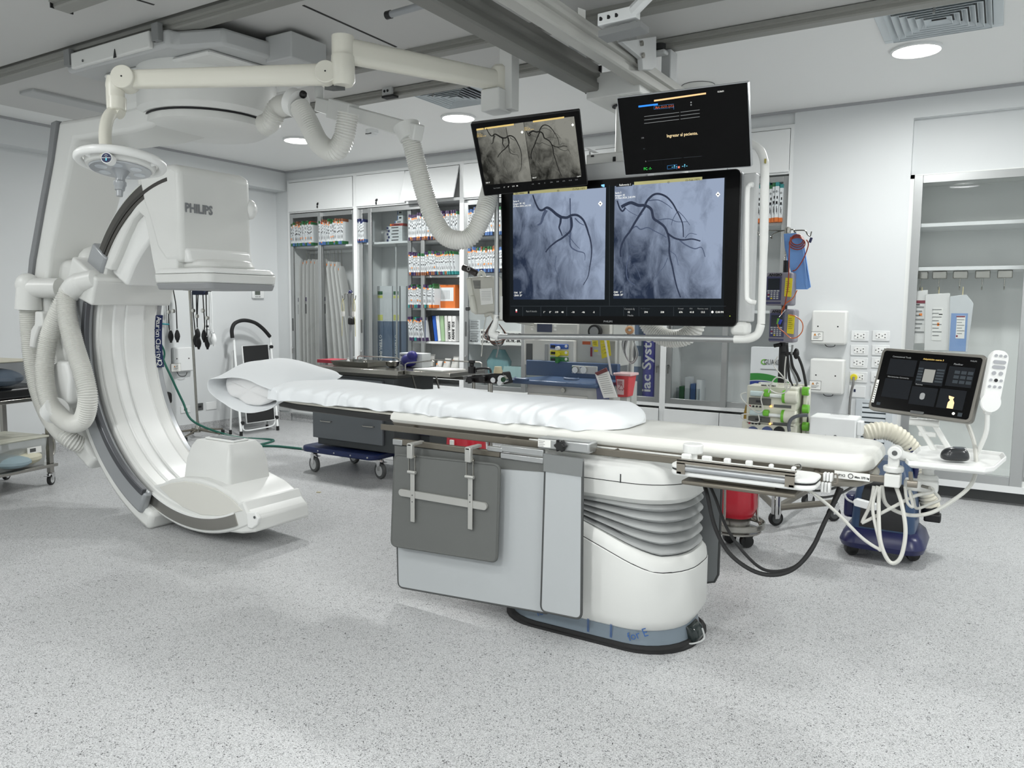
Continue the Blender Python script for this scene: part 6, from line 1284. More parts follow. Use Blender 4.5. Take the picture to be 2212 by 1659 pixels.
for (z0_, z1_, mt, n_) in ((.15, .175, STEEL, 'lower_shelf'), (top_-.03, top_, STEEL, 'top_frame'), (top_+.001, top_+.085, mat('black_vinyl', (26, 27, 29), .35), 'padded_top')):
    MB().prism([tp(0, 0, z0_), tp(Ln+.1, 0, z0_), tp(Ln+.1, Wd, z0_), tp(0, Wd, z0_)], (0, 0, z1_-z0_)).build(n_, mt, tl_, bevel=.004 if n_ != 'padded_top' else .02)
MB().tube([tp(0, .12, .2), tp(-.06, .12, .24), tp(-.06, .12, .36), tp(.03, .12, .40)], .012, 8).build('end_handle', STEEL, tl_)
def tubbox(a0, b0, a1, b1, z, h, label, lidc, wall, contents, tagp, cat='storage box'):
    P = [tp(a0, b0, z), tp(a1, b0, z), tp(a1, b1, z), tp(a0, b1, z)]; c = sum(P, V(0, 0, 0))/4
    t = thing('storage_box', label, cat, (c.x, c.y, z), 'plastic storage boxes')
    sc2 = lambda k, zz: [V(c.x+(p.x-c.x)*k, c.y+(p.y-c.y)*k, zz) for p in P]
    MB().loft([sc2(.88, z+.001), sc2(.97, z+h*.95)], cap=False).add(sc2(.88, z+.001), [(0, 1, 2, 3)]).build('box_wall', wall, t, flat=True)
    if lidc: MB().loft([sc2(.98, z+h*.9), sc2(1.02, z+h*.92), sc2(1.02, z+h*.97), sc2(.9, z+h)]).build('lid', lidc, t, bevel=.004)
    for k, (mt, f0, f1, hh) in enumerate(contents):
        q0, q1 = c+(P[0]-c)*.75, c+(P[1]-c)*.75; q = lambda f: q0.lerp(q1, f)
        MB().ball(tuple(q((f0+f1)/2)+(c-q((f0+f1)/2))*.35+V(0, 0, hh*.55)), (f1-f0)*.28+.05, .15, hh*.5).build('stored_item', mt, t)
    if tagp: m0 = P[0].lerp(P[1], .42); dd = (P[1]-P[0]).normalized(); o_ = (P[0]-P[3]).normalized()*-.0; q = m0+V(0, 0, h*.45)+(P[0]-P[3]).normalized()*-.005; MB().prism([q, q+dd*-.12, q+dd*-.12+V(0, 0, .05), q+V(0, 0, .05)], (P[0]-P[3]).normalized()*.003).build('paper_label', PAPER, t); MB().prism([q+V(0, 0, .012)+dd*-.02, q+dd*-.07+V(0, 0, .012), q+dd*-.07+V(0, 0, .04), q+dd*-.02+V(0, 0, .04)], (P[0]-P[3]).normalized()*.004).build('label_print', DGREY, t)
    return t
PBX = frost('frosted_box', (196, 200, 198), .45)
IT1, IT2, IT3 = mat('stored_pale_blue', (150, 170, 178), .6), mat('stored_cream', (205, 202, 180), .6), mat('stored_grey_blue', (78, 90, 104), .5)
LIDM = mat('lid_cream', (196, 196, 182), .5)
tubbox(.06, .02, .50, .50, .176, .24, 'frosted plastic box with cream lid and paper label on the lower trolley shelf', LIDM, PBX, ((IT2, .0, .4, .13), (IT1, .4, 1, .11)), True, 1)
tubbox(.53, .02, .97, .50, .176, .20, 'frosted plastic box cut by the left photo edge on the lower trolley shelf', LIDM, PBX, ((IT2, .1, .6, .11),), False, 1)
tubbox(.12, .06, .62, .52, top_+.086, .21, 'dark smoky plastic box with grey clips and cream lid on the black padded top', mat('lid_beige', (190, 186, 170), .5), frost('smoky_box', (88, 94, 100), .5), ((IT3, .0, .9, .14),), False, 1)
# step ladder leaning on the left wall
lx = -7.35
ldr = thing('step_ladder', 'white folding step stool with black treads and curved black handrail against the left wall', 'step ladder', (-7.3, 6.0, 0))
LF, RF = px(521, 938, Z=.02), px(600, 926, Z=.02)
LT, RT_ = px(506, 745, X=-7.62), px(585, 740, X=-7.62)
def lp_(u, v): a = LF.lerp(RF, u); b = LT.lerp(RT_, u); return a.lerp(b, v)
for u in (0, 1): 
    MB().tube([lp_(u, 0), lp_(u, 1.0)], .014, 10, raw=True).build('leg', WPAINT, ldr); MB().cyl(lp_(u, 0)-V(0, 0, .018), lp_(u, 0)+V(0, 0, .03), .018, seg=12).build('rubber_foot', RUBBER, ldr)
    a = lp_(u, .02)+V(-.18, 0, 0); MB().tube([V(a.x, a.y, .02), lp_(u, .93)+V(-.04, 0, 0)], .012, 8, raw=True).build('rear_leg', LGREY, ldr); MB().cyl(V(a.x, a.y, 0), V(a.x, a.y, .05), .016, seg=12).build('rubber_foot', RUBBER, ldr)
MB().tube([lp_(0, 1), lp_(.0, 1.06), px(502, 728, X=-7.62)], .014, 10).build('rail_stub', WPAINT, ldr); MB().tube([lp_(1, 1), px(583, 725, X=-7.62)], .014, 10, raw=True).build('rail_stub', WPAINT, ldr)
MB().tube([px(x, y, X=-7.62) for x, y in ((502, 730), (501, 712), (508, 698), (527, 692), (550, 697), (568, 710), (583, 727))], .022, 12).build('handrail', RUBBER, ldr)
def tread(v0, v1, u0, u1, n_):
    P = [lp_(u0, v0), lp_(u1, v0), lp_(u1, v1), lp_(u0, v1)]; nrm = (P[1]-P[0]).cross(P[3]-P[0]).normalized()*.02; nrm = nrm if nrm.x > 0 else -nrm
    P = [p+nrm*.4 for p in P]; m = MB().prism(P, nrm); m.build('tread', mat('tread_black', (24, 25, 26), .8, bump=.5, bscale=300), ldr, bevel=.008)
    MB().tube([p+nrm*.5 for p in P], .009, 8, raw=True, closed=True).build('tread_frame', WPAINT, ldr)
tread(.44, .97, .18, .88, 0); tread(.10, .40, .14, .90, 1)
MB().tube([lp_(.06, .10), lp_(.1, .035), lp_(.5, .03), lp_(.88, .045), lp_(.94, .12)], .009, 8).build('lower_bar', WPAINT, ldr)
for u, v in ((.02, .55), (.98, .95), (.03, .12), (.97, .13)): MB().cyl(lp_(u, v), lp_(u, v)+V(.03, 0, 0), .02, seg=10).build('joint_cap', RUBBER, ldr)
# wall devices on the left wall
XW = XL+.002
def wallbox(x0, y0, x1, y1, d, label, name, cat, mt=WPAINT, bev=.012, plane=None, group=None):
    X_ = plane if plane is not None else XL; a = px(x0, y1, X=X_); b = px(x1, y0, X=X_)
    t = thing(name, label, cat, (X_, (a.y+b.y)/2, a.z), group)
    MB().box(X_, a.y, a.z, X_+d, b.y, b.z).build('cover', mt, t, bevel=bev); return t, a, b
t, a, b = wallbox(371, 749, 410, 803, .06, 'white metal wall box with warning sticker behind the steel drip stand', 'wall_box', 'wall box')
for q in ((382, 775), (408, 774)): c = px(*q, X=XL+.06); MB().cyl(c-V(.004, 0, 0), c+V(.002, 0, 0), .007, seg=10).build('screw_hole', INK, t)
def warn(t, c, n, r_, w=.09, h=.072):
    u = V(0, 0, 1); P = [c-r_*w/2-u*h/2, c+r_*w/2-u*h/2, c+r_*w/2+u*h/2, c-r_*w/2+u*h/2]
    s_ = MB().prism(P, n*.001).build('warning_sticker', PAPER, t)
    MB().tube([p+n*.0012 for p in P], .0016, 5, raw=True, closed=True).build('sticker_border', DGREY, t)
    o = c+n*.0015; MB().prism([o-r_*.028+u*.004, o-r_*.006+u*.004, o-r_*.017+u*.024], n*.0006).build('warning_triangle', mat('amber_print', (200, 130, 50), .5), t)
    MB().tube([o+r_*(.016+.008*math.cos(k*.9))+u*(.013+.008*math.sin(k*.9)) for k in range(6)], .0016, 5, raw=True).build('arrow_print', INK, t)
    m = MB()
    for k in range(3): m.prism([o-r_*.03-u*(.004+k*.008), o+r_*(.03-.01*k)-u*(.004+k*.008), o+r_*(.03-.01*k)-u*(.006+k*.008), o-r_*.03-u*(.006+k*.008)], n*.0006); m.build('fine_print', DGREY, t); m = MB()
warn(t, px(380, 794, X=XL+.0605), V(1, 0, 0), V(0, 1, 0), .12, .09)
MB().tube([px(x, y, X=XL+.03) for x, y in ((382, 803), (388, 812), (400, 812), (404, 804))], .004, 6).build('loose_wire', INK, t)
t, a, b = wallbox(543, 628, 568, 645, .03, 'white wall thermostat with grey display beside the corner', 'thermostat', 'thermostat')
a, b = px(551, 637, X=XL+.031), px(562, 628, X=XL+.031); MB().box(XL+.03, a.y, a.z, XL+.032, b.y, b.z).build('display', mat('lcd_grey', (96, 102, 96), .3), t)
for k in range(3): c = px(553+k*4, 641, X=XL+.03); MB().cyl(c, c+V(.003, 0, 0), .008, seg=10).build('button', GREY, t)
# yellow box and suction / oxygen column behind the C-arm
t, a, b = wallbox(343, 620, 358, 646, .10, 'yellow wall box behind the C-arm rim', 'wall_box', 'wall box', mt=mat('box_yellow', (200, 190, 40), .5))
a, b = px(338, 650, X=XL), px(362, 760, X=XL)
t, a, b = wallbox(338, 648, 360, 905, .05, 'pale vertical wall duct behind the C-arm with green hoses', 'wall_duct', 'duct', mt=mat('duct_white', (206, 209, 209), .5))
gp = thing('suction_jar', 'narrow clear suction cylinder with teal cap on the left wall behind the C-arm', 'suction jar', px(340, 770, X=-7.6))
a, b = px(339, 702, X=-7.6), px(339, 786, X=-7.6)
MB().cyl(b, a, .04, seg=16).build('cylinder', glassmat('jar_plastic', (240, 244, 244), .1, .1), gp); MB().cyl(a, a+V(0, 0, .03), .05, seg=16).build('cap', mat('teal_cap', (30, 130, 140), .4), gp); MB().cyl(a+V(0, 0, .015), a+V(0, .14, .005), .008, seg=8).build('spout', mat('teal_cap', (30, 130, 140), .4), gp)
for k in range(9): c = b.lerp(a, .1+k*.09); MB().box(c.x+.03, c.y-.03, c.z, c.x+.041, c.y+.0, c.z+.003).build('graduation', GREY, gp)
GH = mat('hose_green', (28, 92, 78), .4)
tag(MB().tube([px(338, 660, X=-7.55), px(343, 735, X=-7.5), px(352, 775, X=-7.45), px(370, 815, X=-7.4), px(395, 868, X=-7.35), px(420, 912, X=-7.25), V(-7.1, 5.65, .012), V(-6.6, 5.75, .010), px(560, 962, Z=.012), px(600, 964, Z=.012), px(658, 970, Z=.012)], .012, 8).build('green_hose', GH), 'long dark green hose running down the left wall and across the floor to the cart', 'hose')
tag(MB().tube([px(338, 735, X=-7.5), px(347, 745, X=-7.5), px(344, 753, X=-7.5), px(335, 753, X=-7.5)], .01, 8).build('green_hose', GH), 'short upper green hose loop at the suction cylinder', 'hose')
tag(MB().tube([px(343, 735, X=-7.48), px(355, 760, X=-7.48), px(351, 780, X=-7.48), px(336, 790, X=-7.5)], .01, 8).build('green_hose', GH), 'lower wide green hose loop at the suction cylinder', 'hose')
t, a, b = wallbox(344, 845, 359, 872, .12, 'round black object hanging low on the left wall at the C-arm rim', 'black_cap', 'cap', mt=RUBBER, bev=.03)
# outlets on the left wall
def plate2(a, b, X_=None, Y_=None, label='', holes=True, mt=WPAINT, nm='wall_outlet', grp='left wall sockets'):
    if X_ is not None:
        t = thing(nm, label, 'wall socket', (X_, (a.y+b.y)/2, a.z), grp); MB().box(X_, a.y, a.z, X_+.008, b.y, b.z).build('cover_plate', mt, t, bevel=.003)
        c = (a+b)/2; 
        if holes: MB().box(X_+.008, c.y-.02, c.z-.012, X_+.009, c.y+.02, c.z+.012).build('socket', INK, t)
        return t
plate2(px(390, 893, X=XL), px(410, 876, X=XL), X_=XL, label='white socket plate with a dark port, left of the drip stand foot'); plate2(px(424, 887, X=XL), px(438, 870, X=XL), X_=XL, label='dark grey socket plate low on the left wall', mt=DGREY); plate2(px(445, 886, X=XL), px(467, 867, X=XL), X_=XL, label='blank white plate low on the left wall', holes=False)
plate2(px(437, 712, X=XL), px(456, 698, X=XL), X_=XL, label='white double socket behind the hanging blood pressure bulbs')
a, b = px(600, 885, Y=YB+.02), px(626, 872, Y=YB+.02)
t = thing('wall_outlet', 'pale grey socket box at the corner near the step stool feet', 'wall socket', (a.x, YB, a.z)); MB().box(a.x, YB, a.z, b.x, YB+.02, b.z).build('cover_plate', LGREY, t, bevel=.004); MB().box(a.x+.02, YB-.002, b.z-.03, b.x-.02, YB, b.z-.02).build('socket', INK, t)
# drip stand with blood pressure cuffs
ds = thing('drip_stand', 'thin steel drip stand on a low cross base behind the X-ray tube', 'drip stand', (px(428, 945, Z=0).x, px(428, 945, Z=0).y, 0))
db = px(428, 945, Z=0); dt = V(px(407, 600, Y=db.y).x, db.y, px(407, 560, Y=db.y).z); db2 = V(db.x, db.y, .1)
MB().tube([db2, dt], .014, 12, raw=True).build('pole', STEEL, ds)
MB().lathe([(.03, .06), (.03, .12), (.016, .14), (.016, .18)], (db.x, db.y, 0)).build('pole_socket', STEEL, ds)
for k in range(5): a_ = k*math.pi*2/5+.2; d = V(math.cos(a_), math.sin(a_), 0); MB().tube([db+V(0, 0, .09), db+d*.30+V(0, 0, .06)], [.014, .008], 8, raw=True).build('base_leg', DSTEEL, ds); MB().cyl(db+d*.30+V(0, 0, .0), db+d*.30+V(0, 0, .05), .02, seg=10).build('foot', RUBBER, ds)
MB().tube([px(395, 625, Y=db.y), px(455, 628, Y=db.y)], .012, 8, raw=True).build('cross_bar', BLACK, ds)
def bpset(L, label, mt=RUBBER, bulb=RUBBER, g='blood pressure bulbs', gauge=None, yy=None):
    yy = yy or db.y-.03; P = [px(x, y, Y=yy) for x, y in L]; t = thing('pressure_bulb', label, 'blood pressure bulb', P[-1], g)
    MB().tube(P[:-1]+[P[-1]+V(0, 0, .05)], .006, 6).build('tube', mt, t)
    c = P[-1]; MB().lathe([(.006, .07), (.016, .055), (.027, .02), (.029, -.005), (.022, -.035), (.012, -.055), (.012, -.068)], c, seg=14).build('bulb', bulb, t); MB().cyl(c+V(0, 0, .055), c+V(0, 0, .078), .008, seg=8).build('valve', CHROME, t)
    if gauge: q = px(*gauge, Y=yy-.01); MB().cyl(q, q+V(0, -.02, 0), .022, seg=14).build('gauge', STEEL, t); MB().cyl(q+V(0, -.02, 0), q+V(0, -.022, 0), .017, seg=14).build('gauge_face', PAPER, t)
    return t
bpset([(363, 625), (364, 665), (365, 705), (369, 727)], 'black pressure bulb with gauge, leftmost hanging under the detector', gauge=(366, 674), yy=px(370, 700, X=-7.68).y); bpset([(374, 625), (380, 660), (382, 700), (383, 726)], 'black pressure bulb with gauge, second from the left under the detector', gauge=(376, 672), yy=px(370, 700, X=-7.68).y)
bpset([(415, 630), (417, 670), (420, 700), (423, 736)], 'black pressure bulb hanging just right of the steel pole', gauge=(419, 671)); bpset([(424, 630), (425, 680), (426, 700), (427, 723)], 'black pressure bulb, upper one of the middle bunch', gauge=(427, 683)); bpset([(428, 630), (426, 690), (427, 720), (429, 741)], 'black pressure bulb, lower one of the middle bunch')
bpset([(438, 630), (440, 668), (442, 700), (441, 726)], 'black pressure bulb hanging above the lowest one', gauge=(440, 671)); bpset([(445, 630), (446, 680), (447, 720), (448, 741)], 'black pressure bulb, lowest and rightmost black one', gauge=(449, 687))
bpset([(452, 630), (453, 680), (454, 710), (455, 731)], 'white pressure bulb, left of the pair of white ones', mt=WPAINT, bulb=LGREY); bpset([(456, 630), (458, 680), (459, 710), (462, 734)], 'white pressure bulb, rightmost under the detector', mt=WPAINT, bulb=WPAINT)
cf = px(432, 631, Y=db.y-.02); t = tag(MB().box(cf.x-.10, cf.y-.03, cf.z-.03, cf.x+.10, cf.y+.03, cf.z+.06).build('pressure_cuff', mat('cuff_navy', (24, 34, 60), .8), bevel=.01), 'dark navy pressure cuff bundle on the steel stand under the detector', 'blood pressure cuff')
# ================================================================ GREY DRAWER CART
fl, fr_ = px(680, 1019, Z=0), px(822, 1034, Z=0)
ct = thing('drawer_cart', 'grey drawer cart on a blue wheeled base behind the examination table', 'cart', (fl.x+.3, fl.y+.25, 0))
cz0 = .255; cx0_, cx1_ = px(676, 940, Y=4.9).x, px(828, 960, Y=4.9).x; cy0_ = 4.9
cy0_ = (fl.y+fr_.y)/2-.02; cx0_ = px(676, 940, Y=cy0_).x; cx1_ = px(826, 960, Y=cy0_).x; cx2_ = cx1_+.10; ctop = .78
CTG = mat('cart_slate', (98, 103, 107), .4); CTD = mat('cart_slate_dark', (62, 66, 68), .5)
MB().box(cx0_+.03, cy0_+.03, .24, cx2_, cy0_+.56, .86).build('body', CTD, ct, bevel=.004)
MB().box(cx0_, cy0_, .30, cx1_, cy0_+.028, .60).build('drawer', CTG, ct, bevel=.004); MB().box(cx0_, cy0_, .605, cx1_, cy0_+.028, .84).build('drawer', CTG, ct, bevel=.004)
for (x, y) in ((704, 910), (795, 921)): c = px(x, y, Y=cy0_-.01); MB().tube([c-V(.06, -.01, 0), c-V(.05, .012, 0), c+V(.05, -.012, 0), c+V(.06, .01, 0)], .005, 8).build('drawer_handle', STEEL, ct)
MB().vslab([(cx0_+.33+u, cy0_+.26+v) for u, v in rrect(.86, .66, .08, 5)], .175, .225).build('bumper_base', BLUE, ct, bevel=.012)
for k in range(5): c = V(cx0_-.06+k*.19, cy0_-.072, .2); MB().cyl(c, c+V(0, .006, 0), .007, seg=10).build('rivet', LGREY, ct)
for (x, y) in ((fl.x, fl.y), (fr_.x, fr_.y), (fl.x+.02, fl.y+.48), (fr_.x, fr_.y+.48)): caster(ct, x, y, .07, .03, .175, ang=2.9, tyre=DGREY, hub=LGREY, brake=True)
# stainless table tops with raised rails
st_ = thing('instrument_table', 'stainless steel instrument table top with guard rails behind the white mattress', 'table', (cx0_+.4, cy0_+.3, 0))
zS = .93; q1, q2, q3, q4 = px(700, 798, Z=zS), px(968, 800, Z=zS), px(905, 812, Z=zS), px(735, 803, Z=zS)
sx0_, sx1_, sx2_ = cx0_-.05, px(838, 800, Z=zS).x+.1, px(972, 800, Z=zS).x
MB().box(cx0_, cy0_+.02, zS-.04, cx2_+.05, cy0_+.60, zS).build('table_top', STEEL, st_, bevel=.004)
MB().box(cx2_+.055, cy0_+.10, zS-.035, cx2_+.52, cy0_+.60, zS).build('side_flap', STEEL, st_, bevel=.004)
for k in (0, 1): MB().tube([(cx2_+.1+.25*k, cy0_+.14, zS-.03), (cx2_+.03+.25*k, cy0_+.3, zS-.22)], .008, 6, raw=True).build('flap_strut', STEEL, st_)
MB().box(cx0_+.04, cy0_+.08, .86, cx2_, cy0_+.56, zS-.04).build('under_drawer', mat('drawer_dark_steel', (96, 96, 92), .35, .8), st_)
for a_, b_ in (((cx0_, cy0_+.58), (cx0_+.5, cy0_+.58)), ((cx0_+.55, cy0_+.58), (cx2_+.5, cy0_+.58)), ((cx2_+.05, cy0_+.12), (cx2_+.05, cy0_+.5))): MB().tube([(a_[0], a_[1], zS), (a_[0], a_[1], zS+.05), (a_[0]+.02, a_[1], zS+.06), (b_[0]-.02, b_[1], zS+.06), (b_[0], b_[1], zS+.05), (b_[0], b_[1], zS)], .006, 6, raw=True).build('guard_rail', STEEL, st_)
for (x, y) in ((cx0_+.1, cy0_+.75), (cx2_+.3, cy0_+.75)): MB().cyl((x, y, 0), (x, y, zS-.04), .015).build('leg', STEEL, st_)
MB().box(cx0_+.1, cy0_+.59, zS-.1, cx2_+.3, cy0_+.77, zS-.07).build('rear_brace', STEEL, st_)
# things on the instrument table
def on(x, y): p = px(x, y, Z=zS+.001); return p
p = on(705, 777); q_y = cy0_+.42
red = MB().box(px(702, 780, Y=q_y).x, q_y-.1, zS+.001, px(745, 776, Y=q_y).x, q_y+.1, zS+.03).build('red_folder', mat('folder_red', (170, 40, 60), .5)); tag(red, 'flat red folder on the left part of the steel table', 'folder')
tr2 = thing('steel_tray', 'rectangular stainless tray holding small vials on the steel table', 'tray', (px(760, 790, Y=q_y).x, q_y, zS+.002))
a, b = px(728, 790, Y=cy0_+.2).x, px(808, 790, Y=cy0_+.2).x
MB().loft([[(x_, y_, z_) for x_, y_ in ((a+ins, cy0_+.12+ins), (b-ins, cy0_+.12+ins), (b-ins, cy0_+.40-ins), (a+ins, cy0_+.40-ins))] for ins, z_ in ((.02, zS+.002), (0, zS+.045), (.006, zS+.046), (.024, zS+.008))]).build('tray_body', STEEL, tr2)
for i, (x, mt, h_, r_, lb) in enumerate(((752, WPAINT, .05, .014, 'small white cap vial in the steel tray'), (765, CLEAR, .06, .018, 'clear vial standing in the middle of the steel tray'), (779, CLEAR, .055, .018, 'clear tilted cup at the right of the steel tray'), (789, STEEL, .045, .02, 'shiny steel cup at the right end of the steel tray'))):
    c = px(x, 780, Y=cy0_+.25); t = thing('vial', lb, 'vial', (c.x, cy0_+.25, zS+.009), 'vials in the steel tray'); MB().lathe([(r_*.8, 0), (r_, .004), (r_, h_*.7), (r_*.6, h_*.8), (r_*.6, h_)], (c.x, cy0_+.25, zS+.009), seg=16).build('vial_body', mt, t); MB().cyl((c.x, cy0_+.25, zS+.009+h_), (c.x, cy0_+.25, zS+.02+h_), r_*.65, seg=12).build('vial_cap', LGREY, t)
gx = px(864, 790, Y=cy0_+.48); gy = cy0_+.42
gb = thing('glove_box', 'white glove box with blue gloves bulging from its opening on the steel table', 'glove box', (gx.x, gy, zS))
ga, gbx = px(863, 789, Y=gy).x, px(912, 789, Y=gy).x; gzt = px(864, 762, Y=gy).z
MB().box(ga, gy, zS+.001, gbx, gy+.12, max(gzt, zS+.1)).build('carton', PKW, gb, bevel=.002)
MB().box(ga+.01, gy-.001, zS+.02, ga+.05, gy, zS+.05).build('print', mat('pk_navy', PC['navy']), gb)
text('nova', (ga+.008, gy-.002, zS+.09), .035, gb, mat('pk_navy', PC['navy']), bold=.02)
m = MB(); m.ball((ga+.13, gy-.03, zS+.06), .08, .045, .055); m.ball((ga+.17, gy-.035, zS+.10), .05, .04, .045); m.ball((ga+.10, gy-.03, zS+.04), .05, .03, .04); m.build('gloves', mat('glove_blue', (32, 32, 110), .5, bump=.5, bscale=40), gb)
bw = px(848, 784, Y=cy0_+.3); t = tag(MB().lathe([(.03, 0), (.05, .01), (.062, .045), (.065, .05), (.058, .045), (.03, .008)], (bw.x, cy0_+.3, zS+.002)).build('steel_bowl', STEEL), 'small shiny steel bowl left of the glove box', 'bowl')
pa = px(880, 799, Z=zS+.003); pb = px(965, 795, Z=zS+.003)
t = tag(MB().prism([(cx2_+.10, cy0_+.16, zS+.002), (cx2_+.42, cy0_+.14, zS+.002), (cx2_+.46, cy0_+.40, zS+.002), (cx2_+.14, cy0_+.42, zS+.002)], (0, 0, .012)).build('paper_stack', PAPER), 'stack of white papers on the right steel flap', 'papers')
# navy bin and red bag seen under the table
a = px(848, 905, Y=5.3); b = px(935, 948, Y=5.3)
t = tag(MB().box(a.x, 5.25, b.z+.03, b.x, 5.6, a.z).build('navy_bin', mat('navy_bin', (22, 26, 74), .4), bevel=.01), 'navy blue plastic bin between the drawer cart and the table pedestal', 'bin')

t['label'] = 'navy blue plastic bin right of the grey drawer cart'
tag(MB().box(a.x+.02, 5.28, 0, b.x-.02, 5.56, b.z+.028).build('bin_stand', CTD), 'dark stand carrying the navy bin', 'stand')
a = px(965, 940, Y=4.6); b = px(1062, 985, Y=4.6)
rb = thing('waste_bag', 'bright red waste bag peeking out under the table rail at mid length', 'waste bag', (a.x+.15, 4.6, b.z))
MB().loft([[(a.x+.14+u*.13, 4.65+v*.12, b.z-.45) for u, v in rrect(1.8, 1.8, .6, 4)], [(a.x+.14+u*.15, 4.65+v*.14, b.z) for u, v in rrect(1.8, 1.8, .6, 4)], [(a.x+.14+u*.145, 4.65+v*.13, a.z) for u, v in rrect(1.8, 1.8, .6, 4)]]).build('bag', mat('bag_red', (196, 34, 52), .3), rb)
MB().box(a.x+.10, 4.50, b.z+.03, a.x+.13, 4.515, b.z+.1).build('white_tape', PAPER, rb)
MB().cyl((a.x+.14, 4.65, 0), (a.x+.14, 4.65, b.z-.44), .10).build('bin_base', LGREY, rb)
rb.location.z = rb.location.z
# drip hook stand behind the steel table
hs_ = px(752, 660, Y=5.75)
hk = thing('drip_stand', 'slim grey drip stand with coiled cream cords behind the steel table', 'drip stand', (hs_.x, 5.75, 0))
zt4 = px(757, 634, Y=5.75).z; x4 = px(757, 640, Y=5.75).x
MB().cyl((x4, 5.75, .05), (x4, 5.75, zt4-.2), .016).build('pole', SILV, hk); MB().lathe([(.022, -.22), (.03, -.05), (.034, -.01), (.034, 0)], (x4, 5.75, zt4)).build('grip_sleeve', GREY, hk); MB().ball((x4, 5.75, zt4+.005), .022, .022, .03).build('top_cap', NAVY, hk)
for s_ in (-1, 1): MB().tube([V(x4, 5.74, zt4-.01), V(x4+s_*.05, 5.73, zt4-.0), V(x4+s_*.06, 5.73, zt4-.05), V(x4+s_*.08, 5.73, zt4-.06), V(x4+s_*.09, 5.73, zt4-.02)], .005, 6).build('hook', STEEL, hk)
CORD = mat('cord_cream', (205, 200, 160), .5)
for s_ in (-1, 1):
    MB().tube([V(x4+s_*.075, 5.72, zt4-.05), V(x4+s_*.09, 5.72, zt4-.14), V(x4+s_*.07, 5.72, zt4-.2), V(x4+s_*.06, 5.72, zt4-.12), V(x4+s_*.075, 5.72, zt4-.05)], .004, 5).build('cord', CORD, hk)
    MB().tube([V(x4+s_*.075, 5.72, zt4-.18), V(x4+s_*.085, 5.72, zt4-.3), V(x4+s_*.09, 5.72, zt4-.42)], .004, 5).build('cord', CORD, hk); MB().cbox((x4+s_*.07, 5.72, zt4-.20), .03, .02, .05).build('cord_clip', PAPER, hk)
MB().cbox((x4+.04, 5.72, zt4-.27), .07, .05, .07).build('pole_clamp', BLACK, hk, bevel=.015)
for k in range(4): a_ = k*math.pi/2+.4; MB().tube([V(x4, 5.75, .07), V(x4+.25*math.cos(a_), 5.75+.25*math.sin(a_), .03)], .014, 8, raw=True).build('base_leg', GREY, hk); MB().ball((x4+.25*math.cos(a_), 5.75+.25*math.sin(a_), .026), .026).build('caster', RUBBER, hk)
# small black and chrome valve assembly
vz = thing('valve_assembly', 'black and chrome breathing circuit assembly left of the blue machine shelf', 'medical device', px(1050, 830, Y=5.0))
vp = lambda x, y: px(x, y, Y=5.0)
MB().prism([vp(1003, 826), vp(1008, 812), vp(1085, 804), vp(1092, 830)], (0, .12, 0)).build('base_block', BLACK, vz, bevel=.01)
MB().lathe([(.03, 0), (.03, .05), (.018, .055), (.018, .075), (.026, .08), (.026, .10)], vp(1019, 806)).build('black_knob', BLACK, vz); MB().lathe([(.035, 0), (.035, .02), (.03, .03), (.028, .05)], vp(1076, 806)).build('cream_knob', mat('knob_cream', (200, 190, 160), .4), vz)
MB().tube([vp(1028, 804), vp(1030, 797), vp(1056, 796), vp(1060, 806)], .009, 8).build('carry_handle', BLACK, vz)
for (x, y, r_) in ((1020, 822, .02), (1046, 818, .025), (1070, 820, .02), (1088, 818, .03), (1084, 826, .02), (1094, 820, .018)): c = vp(x, y); MB().cyl(c, c+V(.01, -.05, 0), r_, seg=14).build('port', CHROME if x > 1060 else BLACK, vz)
c = vp(1095, 819); MB().cyl(c+V(0, -.05, 0), c+V(0, -.055, 0), .02, seg=14).build('port_ring', mat('dark_green', (20, 70, 40), .4), vz)
MB().cyl(V(vp(1050, 830).x, 5.06, 0), V(vp(1050, 830).x, 5.06, vp(1050, 828).z), .02).build('stand_pole', STEEL, vz)
# ================================================================ ANAESTHESIA MACHINE
AY = 5.45
am = thing('anaesthesia_machine', 'grey anaesthesia machine with blue work shelf and coloured vaporiser knobs under the large display', 'anaesthesia machine', (px(1250, 800, Y=AY).x, AY, 0))
ap = lambda x, y, yy=AY: px(x, y, Y=yy)
AG = mat('machine_grey', (186, 188, 184), .45); AG2 = mat('machine_panel', (206, 206, 200), .45); SH = mat('shelf_blue', (74, 94, 124), .35)
def ab(x0, y0, x1, y1, d0, d1, n_, m_, bv=.006):
    a, b = ap(x0, y1, AY+d0), ap(x1, y0, AY+d0); return MB().box(a.x, AY+d0, a.z, b.x, AY+d1, b.z).build(n_, m_, am, bevel=bv)
ab(1132, 700, 1248, 736, .25, .6, 'monitor_head', AG2); ab(1160, 700, 1192, 717, .245, .25, 'head_screen', mat('screen_slate', (60, 66, 90), .3), 0); ab(1248, 700, 1320, 736, .28, .6, 'rear_column', AG)
for (x, y) in ((1147, 704), (1147, 711), (1196, 705), (1196, 712)): ab(x, y-2, x+5, y+2, .244, .25, 'head_button', PAPER, .001)
ab(1132, 736, 1240, 788, .2, .6, 'gas_block', AG2); ab(1136, 742, 1150, 779, .195, .2, 'flow_tube_window', DGREY, .002); ab(1176, 743, 1184, 783, .195, .2, 'pressure_scale', mat('scale_grey', (160, 162, 162), .4), .002)
